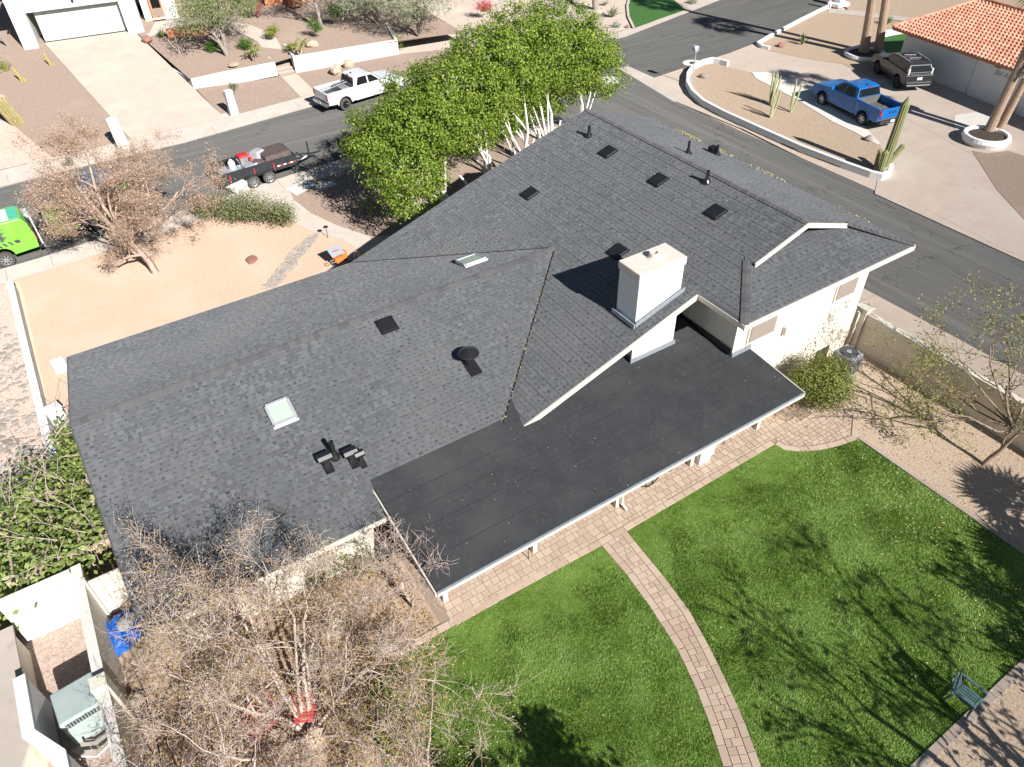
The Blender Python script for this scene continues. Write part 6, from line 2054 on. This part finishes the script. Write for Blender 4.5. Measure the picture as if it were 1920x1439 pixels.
# big pale bare tree in the back-yard bed
bare_tree('crape_tree', 'wide pale bare tree with tangled twigs over the back planting bed', (-.55, 9.7, .0),
          [((0, 0, 0), (-.6, .45, .9), 2.9, .07), ((.1, 0, 0), (.4, .6, .9), 2.9, .07), ((-.1, -.1, 0), (-.9, -.1, .65), 2.8, .06), ((.1, -.1, 0), (1, .3, .6), 2.9, .06), ((0, .1, 0), (-.15, .6, 1.1), 3.5, .07), ((0, -.1, 0), (.5, -.7, .7), 2.4, .05), ((0, -.1, 0), (-.6, -.7, .7), 2.4, .05), ((-.1, .1, 0), (-.8, .6, .9), 3.4, .06), ((.1, .1, 0), (.8, .7, .75), 2.8, .06), ((0, .1, 0), (-.45, .65, 1.2), 3.6, .06), ((0, .1, 0), (.25, .5, 1.3), 3.4, .06)],
          23, 'bark_pale', 4, .9, .03, .0055, [('leaf_yellow', 8000, .055, 'crown'), ('leaf_brown', 13000, .05, 'crown')], 1, 4, None, .15, .12, 1)
bare_tree('bare_tree', 'smaller bare tree with yellow leaves overhanging the small lawn', (1.3, 6.9, .0),
          [((0, 0, 0), (.3, .8, .9), 1.8, .05), ((0, 0, 0), (.7, .15, .8), 1.6, .05), ((0, 0, 0), (-.3, .9, .9), 1.9, .05), ((0, 0, 0), (.6, -.6, .9), 1.4, .045), ((0, 0, 0), (-.1, .3, 1), 1.8, .045)],
          29, 'bark_pale', 3, .85, .02, .0055, [('leaf_yellow', 4200, .06, 'crown')], 1, 4, None, .15, .12, 2)
bare_tree('bare_tree', 'thin bare tree filling the lower left corner beside the boundary wall', (-2.9, 8.1, .0),
          [((0, 0, 0), (-.5, .6, .9), 2.2, .05), ((0, 0, 0), (.5, .5, .9), 2.2, .05), ((0, 0, 0), (.1, .9, .8), 2.4, .05), ((0, 0, 0), (.7, -.1, 1), 2.0, .045), ((0, 0, 0), (-.4, .2, 1), 2.2, .045), ((0, 0, 0), (.3, 1, .5), 2.4, .045)],
          31, 'bark_pale', 3, .9, .02, .0055, [('leaf_yellow', 1600, .05, 'crown'), ('leaf_brown', 2600, .05, 'crown')], 1, 4, None, .16, .12, 3)
bare_tree('bare_shrub', 'slender bare shrub at the left corner of the patio roof', (3.25, 11.4, .0),
          [((0, 0, 0), (-.25, .2, 1), 1.8, .03), ((0, 0, 0), (.1, -.1, 1), 1.9, .03), ((0, 0, 0), (-.35, -.4, 1), 1.7, .028), ((0, 0, 0), (-.1, .3, 1), 2.0, .028)],
          37, 'bark_pale', 3, .7, .06, .005, [('leaf_brown', 300, .05, 'crown')], 1, 4, None, .12, .1, 2)
shrub('green_shrub', 'loose light green shrub against the back wall under the bare tree', 'shrub', (*(2.33, 13.39, 0.00)[:2], .02), .65, 'leaf_bush', 900, .07, 41, None, .8)
shrub('green_shrub', 'small green shrub in the bed between the bare tree trunks', 'shrub', (*(-2.20, 12.16, 0.00)[:2], .02), .55, 'leaf_olive', 600, .07, 42, None, .8)
shrub('grey_shrub', 'grey dry shrub against the back wall left of the green shrub', 'shrub', (*(1.33, 13.61, 0.00)[:2], .02), .5, 'leaf_dusty', 500, .06, 43, None, .8)
shrub('yellow_shrub', 'small yellow-green shrub beside the speckled boulder', 'shrub', (*(1.53, 10.60, 0.00)[:2], .02), .4, 'leaf_yellow', 400, .06, 44, None, .7)

# right-hand sparse tree and round bush
bare_tree('desert_tree', 'thin leaning tree with sparse leaves on the gravel by the boundary wall', (21.55, 5.75, .0),
          [((0, 0, -.05), (.35, -.05, 1), 1.7, .085), ((.6, -.08, 1.45), (-.6, 1, .35), 2.8, .055), ((.6, -.08, 1.45), (.3, 1, .6), 2.8, .055), ((.6, -.08, 1.45), (1, .3, .5), 2.2, .05), ((.5, -.08, 1.3), (-.9, .5, .5), 2.2, .05), ((.6, -.08, 1.45), (-.1, .9, .3), 2.8, .05), ((.6, -.08, 1.45), (.6, .9, .8), 3.0, .05), ((.6, -.05, 1.45), (-.3, .9, .9), 2.8, .05), ((.6, -.05, 1.45), (.1, 1, .15), 2.6, .045), ((.6, -.05, 1.45), (-.5, 1, .1), 2.2, .04)],
          53, 'bark_brown', 3, .8, .035, .006, [('leaf_sparse', 6500, .085, 'crown')], 1, 4, None, .15, .16)
shrub('round_bush', 'round clipped olive bush at the corner of the patio roof', 'shrub', (19.4, 10.8, .02), 1.15, 'leaf_bush', 17000, .07, 61, None, .92, .11)

# shrub row and single plants of the front yards
for i, (q, r, m, lb) in enumerate((((5.67, 37.08, 0.00), 1.0, 'leaf_oleander', 'largest shrub of the front yard clump beside the bare tree'), ((6.66, 35.98, 0.00), .95, 'leaf_oleander', 'middle shrub of the front yard clump with dry tips'), ((7.52, 34.83, 0.00), .8, 'leaf_oleander', 'right end shrub of the front yard clump nearest the walk'), ((4.72, 37.89, 0.00), .75, 'leaf_olive', 'dark shrub half hidden behind the bare brown tree'))):
    shrub('front_shrub', lb, 'shrub', (*q[:2], .02), r, m, 3200, .085, 80 + i, 'front yard shrubs', 1.0, .16)

for i, (nm, q, r, m, lb, fl, sz) in enumerate((
        ('green_bush', (11.61, 61.40, 1.30), .55, 'leaf_bright', 'bright green rounded bush at the foot of the olive tree', .8, .09),
        ('green_bush', (13.72, 60.25, 1.30), .6, 'leaf_bright', 'dark green bush on the right of the olive trunks', .9, .09),
        ('lime_bush', (16.13, 61.33, 1.50), .65, 'leaf_lime', 'yellow-green bush beside the terrace walk', .85, .09),
        ('green_bush', (19.30, 60.16, 1.60), .62, 'leaf_bright', 'round dark green bush on the open terrace gravel', 1.0, .09),
        ('green_bush', (21.79, 61.75, 1.90), .7, 'leaf_bright', 'green bush half hidden under the feathery tree', .9, .09),
        ('lime_bush', (16.41, 58.29, 1.20), .4, 'leaf_lime', 'small yellow bush by the left end of the long white wall', .8, .07),
        ('hanging_shrub', (24.44, 56.91, 0.00), .7, 'leaf_lime', 'yellow shrub spilling over the right end of the long white wall', 1.1, .08),
        ('rose_bush', (10.84, 54.15, 0.60), .42, 'leaf_oleander', 'thin flowering shrub behind the mailbox pillar', 1.0, .06),
        ('red_shrub', (34.66, 60.50, 0.60), .9, 'flower_red', 'red flowering shrub behind the top white wall', .6, .1),
        ('grey_shrub', (40.56, 57.50, 0.00), 1.0, 'leaf_dusty', 'dusty grey shrub beyond the green row', .6, .1),
        ('grey_shrub', (39.89, 54.55, 0.00), .7, 'leaf_grey', 'low silver shrub in front of the dusty one', .5, .1),
        ('grey_shrub', (42.27, 51.34, 0.00), .4, 'leaf_grey', 'small silver clump near the curved lawn kerb', .5, .08),
        ('green_shrub', (43.51, 59.57, 0.00), .5, 'leaf_bush', 'small green shrub beside the far grey trunk', .7, .08),
        ('dry_shrub', (52.12, 52.71, 0.00), .5, 'leaf_dusty', 'dry shrub at the far side of the small lawn', .7, .08),
        ('pink_vine', (16.38, 66.97, 1.90), .9, 'leaf_oleander', 'tall shrub with pinkish blossoms by the terracotta wall', 1.3, .09),
        ('bougainvillea', (17.06, 66.83, 1.90), .5, 'flower_red', 'patch of red blossoms beside the terracotta column', 1.3, .08),
        ('green_bush', (-2.61, 66.04, 0.90), .9, 'leaf_lime', 'pale green desert shrub behind the leaning old cactus', 1.0, .09),
        ('desert_plant', (-0.70, 49.48, 0.00), .35, 'leaf_grey', 'small silver plant at the pavement behind the bare tree', .8, .08))):
    shrub(nm, lb, 'shrub', tuple(q), r, m, 1500 if r > .5 else 700, sz, 300 + i, None, fl, .15)

OL = [(-.8, .2, 3.6, 1.5, 1.2, .9), (.8, .6, 3.9, 1.5, 1.3, 1.0), (-1.9, .9, 3.3, 1.3, 1.2, .8), (1.9, .2, 3.1, 1.1, 1.0, .8), (0, -.6, 2.9, 1.3, .9, .7), (-.2, 2.0, 4.2, 1.8, 1.3, .9), (-2.2, -.2, 2.6, .9, .8, .6), (2.4, 1.4, 3.8, 1.4, 1.2, .9)]
leafy_tree('olive_tree', 'spreading grey-green tree with twin trunks on the terrace', (*(12.29, 60.14, 1.25)[:2], 1.2), [((-.35, .1, 1), 2.6, .16), ((.15, .1, 1), 2.8, .17)], OL, 'leaf_olive', 'bark_grey', 11000, .17, 401, .14, .36, None, 30, aspect=.32)
WP = [(-1.6, -.4, 2.9, 2.2, 1.5, 1.1), (1.4, -.2, 3.1, 2.2, 1.5, 1.2), (.2, 1.0, 3.8, 2.4, 1.8, 1.1), (-3.0, .6, 2.6, 1.6, 1.3, 1.0), (3.2, .8, 3.0, 1.7, 1.4, 1.1), (.0, -1.3, 2.1, 2.2, .9, .8), (-2.2, -1.1, 1.9, 1.4, .8, .7)]
leafy_tree('acacia_tree', 'feathery pale grey-green tree drooping over the terrace', (*(24.81, 60.91, 1.70)[:2], 1.5), [((-.2, 0, 1), 2.2, .12), ((.4, .1, 1), 2.2, .11)], WP, 'leaf_dusty', 'bark_dark', 10000, .26, 402, .1, .4, 'feathery terrace trees', 30, aspect=.16)
leafy_tree('acacia_tree', 'second feathery tree with a dark trunk nearer the green row', (*(26.35, 56.29, 1.40)[:2], 1.2), [((-.1, 0, 1), 2.4, .13), ((.5, .0, 1), 2.2, .10)], [(b[0] * .9 + .4, b[1], b[2] + .1, b[3], b[4], b[5]) for b in WP], 'leaf_dusty', 'bark_dark', 9000, .26, 403, .1, .4, 'feathery terrace trees', 30, aspect=.16)
leafy_tree('acacia_tree', 'dark twin-trunk tree beside the terracotta column', (*(20.40, 61.99, 1.80)[:2], 1.7), [((-.1, .1, 1), 2.8, .13), ((.2, .1, 1), 2.8, .13)], [(0, .3, 4.0, 1.4, 1.2, 1.0), (-1.2, .6, 3.8, 1.2, 1.0, .8), (1.0, .8, 4.2, 1.3, 1.2, .9)], 'leaf_olive', 'bark_grey', 4000, .17, 404, .1, .36, None, 30, aspect=.32)
leafy_tree('far_tree', 'grey tree trunk standing beyond the green row', (*(44.08, 56.44, 0.00)[:2], 0), [((.02, .05, 1), 4.0, .25), ((.2, .1, 1), 3.8, .14)], [(0, .6, 6.4, 1.8, 1.6, 1.0), (1.4, 1.4, 6.0, 1.4, 1.2, .9)], 'leaf_dusty', 'bark_grey', 2500, .2, 405, .12, .4)
bare_tree('dead_agave', 'dry dead stalks standing on the terrace gravel', (*(9.34, 62.50, 1.30)[:2], 1.2), [((0, 0, 0), (-.5, .3, 1), 1.3, .05), ((0, 0, 0), (-.2, .2, 1), 1.5, .06), ((0, 0, 0), (.2, .1, 1), .9, .04)], 407, 'bark_pale', 0, .5, .0, .02)


def agave(name, label, loc, r, n, m, up=.6, group=None, seed=1):
    g = random.Random(seed)
    b = MB()
    for i in range(n):
        a = 2.399 * i
        e = up * (1.25 - i / n * .9) + g.uniform(-.08, .08)
        tip = Vector((cos(a) * cos(e), sin(a) * cos(e), sin(e))) * r * g.uniform(.8, 1.1)
        s = Vector((-sin(a), cos(a), 0)) * r * .06
        mid = tip * .45 + Vector((0, 0, r * .07))
        b.add([-s * .6, s * .6, mid + s, tip, mid - s, mid - Vector((0, 0, r * .05))], [(0, 1, 2, 5), (0, 5, 4), (5, 2, 3), (5, 3, 4)])
    return single(name, b, m, label, 'plant', group, loc)


agave('agave', 'spiky grey yucca near the curved lawn kerb', (*(43.76, 53.73, 0.00)[:2], .1), .95, 40, 'leaf_dusty', 1.1, None, 2)
agave('agave', 'pale agave rosette beside the far grey trunk', (*(45.56, 57.03, 0.00)[:2], .1), .6, 22, 'leaf_grey', .9, None, 3)
agave('agave', 'dark spiky grass tuft by the terracotta planter', (*(8.95, 66.01, 1.70)[:2], 1.75), .75, 34, 'leaf_olive', 1.1, None, 4)
agave('agave', 'upright dark agave on the gravel left of the palm planter', (*(50.63, 38.84, 0.00)[:2], .1), .95, 14, 'leaf_olive', 1.4, None, 5)
agave('agave', 'low spiky plant behind the paired palms', (*(60.03, 38.25, 0.00)[:2], .1), .8, 24, 'leaf_olive', 1.0, None, 6)
agave('agave', 'dark spiky plant by the wall of the tiled house', (*(50.32, 22.04, 0.00)[:2], .08), .5, 16, 'leaf_olive', 1.2, None, 7)
rock('boulder', 'dark rock beside the street lamp on the gravel island', (*(39.46, 37.92, 0.00)[:2], .1), (.3, .22, .2), 'rock', 91)
rock('boulder', 'small brown rock on the gravel left of the agave', (*(48.99, 39.44, 0.00)[:2], .08), (.3, .25, .2), 'rock_red', 92)
rock('boulder', 'dark rock at the tip of the pale curved walk', (*(39.82, 24.37, 0.00)[:2], .1), (.28, .2, .2), 'rock', 93)
rock('boulder', 'tan rock on the terrace between the palms and the long wall', (*(18.30, 58.51, 1.30)[:2], 1.15), (.5, .35, .3), 'rock_tan', 94)
rock('boulder', 'flat tan stone on the terrace below the olive tree', (*(12.15, 58.34, 1.20)[:2], 1.05), (.6, .4, .12), 'rock_tan', 95)
rock('boulder', 'tan rock in front of the long white wall by the white pickup', (*(18.61, 54.84, 0.00)[:2], .03), (.5, .4, .45), 'rock_tan', 96)
rock('boulder', 'second tan rock in front of the long white wall', (*(19.92, 55.61, 0.00)[:2], .03), (.45, .35, .4), 'rock_tan', 97)
rock('boulder', 'brown rock beside the driveway top and the terracotta planter', (*(7.75, 65.66, 1.80)[:2], 1.75), (.4, .3, .25), 'rock_red', 98)
rock('boulder', 'dark rock near the kerb of the small far lawn', (*(42.92, 50.64, 0.00)[:2], .05), (.18, .15, .14), 'rock_red', 99)


def pygmy(label, loc, h, seed, group='small terrace palms'):
    g = random.Random(seed)
    t = thing('dwarf_palm', label, 'plant', loc, 0, group)
    tr = MB()
    tops = []
    for i in range(3):
        a = i * 2.1 + g.random()
        top = Vector((cos(a) * .35, sin(a) * .35, h * g.uniform(.8, 1.1)))
        tr.tube((cos(a) * .05, sin(a) * .05, 0), top, .07, .05, 7)
        tops.append(top)
    part('trunk', tr, 'bark_tan', t)
    b = MB()
    for tp in tops:
        for k in range(11):
            a, e = 2.399 * k, g.uniform(-.1, .9)
            d = Vector((cos(a) * cos(e), sin(a) * cos(e), sin(e)))
            p, q = tp, tp + d * .38
            r_ = q + d * .28 - Vector((0, 0, .18))
            s = Vector((-sin(a), cos(a), 0)) * .07
            b.add([p, q + s, r_, q - s], [(0, 1, 2, 3)])
    part('crown', b, 'leaf_lime', t)
    return t


pygmy('cluster of small palms behind the left end of the long white wall', (*(16.85, 57.18, 1.20)[:2], 1.15), .8, 1)
pygmy('cluster of small palms at the corner of the short retaining wall', (*(13.67, 58.08, 1.20)[:2], 1.1), .7, 2)


# ------------------------------------------------------------------ palms and cacti
def palm(name, label, base, lean, h, r, seed, crown=True, n_fr=34, fr=1.25, group=None, skirt=0):
    g = np.random.default_rng(seed)
    t = thing(name, label, 'palm tree', base, 0, group)
    prof, k = MB(), 26
    n = 12
    for i in range(k + 1):
        u = i / k
        rr = r * (1.0 - .30 * u + .45 * max(0, .12 - u) * 4 * .8) * (1 + .035 * (i % 2))
        c = Vector((lean[0] * u + .15 * sin(u * 3), lean[1] * u, h * u))
        for j in range(n):
            a = 2 * pi * j / n
            prof.v.append((c.x + rr * cos(a), c.y + rr * sin(a), c.z))
    for i in range(k):
        for j in range(n):
            q = (j + 1) % n
            prof.f.append((i * n + j, i * n + q, (i + 1) * n + q, (i + 1) * n + j))
    part('trunk', prof, 'palm_bark', t)
    if crown:
        top = np.array([lean[0] + .15 * sin(3), lean[1], h])
        V, F = [], []
        for i in range(n_fr):
            a, e = 2.399 * i, 1.25 - 2.0 * (i / n_fr) + g.normal() * .1
            d = np.array([cos(a) * cos(e), sin(a) * cos(e), sin(e)])
            st = top + d * fr * .75
            s = np.array([-sin(a), cos(a), 0])
            o = len(V)
            V += [top + s * .03, top - s * .03, st - s * .02, st + s * .02]
            F.append((o, o + 1, o + 2, o + 3))
            up_ = np.cross(d, s)
            for j in range(13):
                w = (j - 6) / 6 * 1.35
                q = d * cos(w) + s * sin(w)
                L = fr * (1.0 - .25 * abs(w) / 1.35) * g.uniform(.85, 1.1)
                tip = st + q * L + np.array([0, 0, -.18 * L])
                m_ = st + q * L * .55
                x_ = np.cross(q, up_) * .05
                o = len(V)
                V += [st, m_ + x_, tip, m_ - x_]
                F.append((o, o + 1, o + 2, o + 3))
        link('crown', npmesh('crown', np.array(V), np.array(F)), 'leaf_olive' if not skirt else 'leaf_bush', t)
    if skirt:
        V, F = [], []
        for i in range(40):
            a = 2.399 * i
            z = h - .3 - g.random() * .9
            d = np.array([cos(a), sin(a), 0])
            b0 = np.array([lean[0] * z / h, lean[1] * z / h, z])
            o = len(V)
            sd_ = np.array([-sin(a), cos(a), 0]) * .1
            V += [b0 + d * r * .8 + sd_, b0 + d * r * .8 - sd_, b0 + d * (r + .45) - np.array([0, 0, 1.0]) - sd_ * 2, b0 + d * (r + .45) - np.array([0, 0, 1.0]) + sd_ * 2]
            F.append((o, o + 1, o + 2, o + 3))
        link('dead_fronds', npmesh('dead_fronds', np.array(V), np.array(F)), 'bark_tan', t)
    return t


palm('palm_tree', 'thick upright palm trunk, left one of the pair in the ring planter', (52.3, 34.5, .1), (-1.4, .3), 7.6, .34, 1, group='paired palms')
palm('palm_tree', 'taller leaning palm trunk, right one of the pair in the ring planter', (53.3, 34.0, .1), (-1.6, 1.2), 12.8, .30, 2, group='paired palms')
palm('palm_tree', 'palm trunk rising from the ring planter before the tiled house', (45.9, 20.85, .1), (.25, -.2), 8.2, .27, 3, group='planter palms')
palm('palm_tree', 'shorter palm with hanging dry fronds behind the planter palm', (46.4, 20.55, .1), (.3, -.25), 5.6, .22, 4, group='planter palms', skirt=1, fr=.8, n_fr=26)


def ribbed(P0, P1, r0, r1, ribs=11, n=44, m=10, dome=True):
    """fluted cactus column"""
    a, b = Vector(P0), Vector(P1)
    d = (b - a)
    x = d.normalized().orthogonal().normalized()
    y = d.normalized().cross(x)
    mbx = MB()
    for k in range(m + 1):
        u = k / m
        rr = r0 + (r1 - r0) * u
        if dome and u > .9:
            rr *= sqrt(max(.02, 1 - ((u - .9) / .1) ** 2))
        for i in range(n):
            t = 2 * pi * i / n
            q = rr * (1 + .09 * cos(ribs * t))
            mbx.v.append(tuple(a + d * u + (x * cos(t) + y * sin(t)) * q))
    for k in range(m):
        for i in range(n):
            j = (i + 1) % n
            mbx.f.append((k * n + i, k * n + j, (k + 1) * n + j, (k + 1) * n + i))
    mbx.f.append(tuple(range(m * n, (m + 1) * n)))
    return mbx


sg = thing('saguaro', 'tall leaning ribbed saguaro with three short arms at the end of the white kerb', 'cactus', (37.05, 21.35, .1))
part('stem', ribbed((0, 0, 0), (.35, .1, 3.95), .23, .20, 13), 'cactus', sg)
part('arm', ribbed((-.38, -.1, 0), (-.42, -.1, 1.35), .16, .15), 'cactus', sg)
part('arm', ribbed((-.18, .32, .2), (-.2, .34, 1.2), .14, .13), 'cactus', sg)
part('arm', ribbed((.15, -.15, .55), (.78, -.30, 1.45), .13, .14), 'cactus', sg)
part('root_mound', MB().blob((0, 0, .1), (.5, .5, .25), random.Random(2), 12, 6, .12), 'bark_grey', sg)
oc = thing('old_saguaro', 'broad old yellowish cactus trunk leaning at the left edge', 'cactus', (*(-2.39, 56.87, 0.10)[:2], .05))
part('stem', ribbed((0, 0, 0), (-.62, -.1, 2.3), .36, .40, 15, 60, 8, False), 'saguaro_old', oc)
part('broken_top', MB().blob((-.62, -.1, 2.3), (.42, .42, .25), random.Random(4), 12, 6, .25), 'rock_tan', oc)


def organ(label, loc, arms, m, group, r=.06):
    t = thing('cactus', label, 'cactus', loc, 0, group)
    for (dx, dy, h, lx, ly) in arms:
        b = MB()
        a, c = Vector((dx * .4, dy * .4, 0)), Vector((dx + lx * .4, dy + ly * .4, h * .35))
        b.tube(a, c, r * .8, r, 7)
        b.add(*[(q.v, q.f) for q in [ribbed(c, (dx + lx, dy + ly, h), r, r * .85, 6, 18, 5)]][0])
        part('stem', b, m, t)
    return t


organ('tallest branching thin cactus in the gravel island, standing farthest back', (*(39.41, 31.62, 0.00)[:2], .1), [(0, 0, 2.2, 0, 0), (.12, .05, 2.0, .1, 0), (-.1, .05, 2.3, -.05, .1), (.2, -.05, 1.8, .2, 0), (.05, .1, 1.6, 0, .1)], 'cactus_pale', 'thin cacti in the gravel island')
organ('thin cactus nearest the white kerb in the gravel island', (*(37.79, 30.16, 0.00)[:2], .1), [(0, 0, 1.5, 0, 0), (.1, .03, 1.2, .1, 0), (.25, .0, 1.7, .28, .0), (-.05, -.05, 1.0, -.02, 0)], 'cactus_pale', 'thin cacti in the gravel island')
organ('two-stemmed thin cactus in front of the blue pickup', (*(39.49, 29.99, 0.00)[:2], .1), [(0, 0, 2.1, 0, .1), (.15, 0, 1.8, .35, 0), (-.02, .05, 1.3, -.03, .05)], 'cactus_pale', 'thin cacti in the gravel island')
organ('small yellow columnar cactus nearer the driveway', (*(0.84, 65.04, 1.00)[:2], .95), [(0, 0, 1.5, -.25, .0), (.12, 0, .7, .02, 0)], 'cactus_yellow', 'yellow cacti on the slope', .07)
organ('small yellow columnar cactus farther left on the slope', (*(-1.27, 63.25, 0.80)[:2], .75), [(0, 0, 1.6, -.35, 0), (.1, 0, .8, -.1, 0)], 'cactus_yellow', 'yellow cacti on the slope', .08)
organ('grey bare pole-like cactus at the left edge on the slope', (*(-1.27, 70.51, 1.40)[:2], 1.35), [(0, 0, 2.6, -.6, 0)], 'bark_grey', None, .12)
wm = single('white_pebble_post', ribbed((0, 0, 0), (-.1, .05, 1.9), .33, .30, 9, 36, 8, False), 'chim_white', 'white speckled post rising behind the bare brown tree', 'post', None, (*(2.58, 50.09, 0.00)[:2], .05))
single('water_meter_cap', MB().lathe((0, 0, 0), [(.75, 0), (.75, .012), (.0, .014)], 28), 'concrete_grey', 'round pale manhole patch in the street near the lamp', 'manhole', None, (*(41.21, 40.85, 0.00)[:2], .006))
single('manhole_cover', MB().lathe((0, 0, 0), [(.28, .015), (.28, .024), (.0, .026)], 20), 'ac_dark', 'dark round cover in the middle of the pale street patch', 'manhole cover', None, (*(41.21, 40.85, 0.00)[:2], .008))
single('street_patch', MB().lathe((0, 0, 0), [(.85, 0), (.85, .012), (.0, .014)], 28), 'concrete_grey', 'round pale patch in the side street beside the green row', 'manhole', None, (*(33.90, 41.68, 0.00)[:2], .012))

# ------------------------------------------------------------------ trees just outside the picture whose shade falls on the lawn
bare_tree('garden_tree', 'bare branching tree south of the lawn, its shade over the grass', (17.6, -3.2, 0),
          [((0, 0, 0), (.0, .0, 1), 1.6, .16), ((0, 0, 1.5), (-.5, .1, 1), 1.6, .08), ((0, 0, 1.5), (.5, .1, 1), 1.6, .08), ((0, 0, 1.5), (.05, .2, 1), 1.8, .08), ((0, 0, 1.5), (-.9, -.1, .8), 1.7, .07)],
          71, 'bark_grey', 4, .75, .05, .016, [('leaf_sparse', 2400, .15, 'crown')], 1, 4, None, .14, .15)
bare_tree('garden_tree', 'second bare tree south of the lawn beside the first', (13.6, -4.2, 0),
          [((0, 0, 0), (-.1, .0, 1), 1.6, .17), ((-.15, 0, 1.5), (-.6, .1, 1), 2.9, .12), ((-.15, 0, 1.5), (.6, .1, 1), 2.6, .11), ((-.15, 0, 1.5), (.05, .2, 1), 3.1, .12), ((-.15, 0, 1.5), (-1, .1, .7), 2.7, .10), ((-.15, 0, 1.5), (.9, -.1, .8), 2.0, .08)],
          73, 'bark_grey', 4, .75, .05, .016, [('leaf_sparse', 900, .16, 'crown')], 1, 4, None, .14, .15)
for i, (x, y, h, lb) in enumerate(((5.0, -.75, 5.1, 'dense dark evergreen south of the small lawn'), (3.3, -.6, 4.9, 'shorter dark evergreen left of the first one'))):
    leafy_tree('conifer_tree', lb, (x, y, 0), [((0, 0, 1), h * .75, .12)], [(0, 0, h * .3, 1.2, 1.0, 1.3), (0, 0, h * .55, 1.05, .9, 1.1), (0, 0, h * .78, .75, .65, .8), (.1, 0, h * .92, .4, .4, .5)], 'leaf_olive', 'bark_dark', 9000, .2, 74 + i, .1, .22, levels=0)
palm('palm_tree', 'low fan palm beyond the right end of the lawn', (21.4, .6, 0), (-.1, 0), 2.0, .22, 75, fr=1.0, n_fr=36)
palm('palm_tree', 'second low fan palm beyond the lawn corner', (19.6, -1.0, 0), (-.1, 0), 2.0, .22, 76, fr=1.0, n_fr=36)
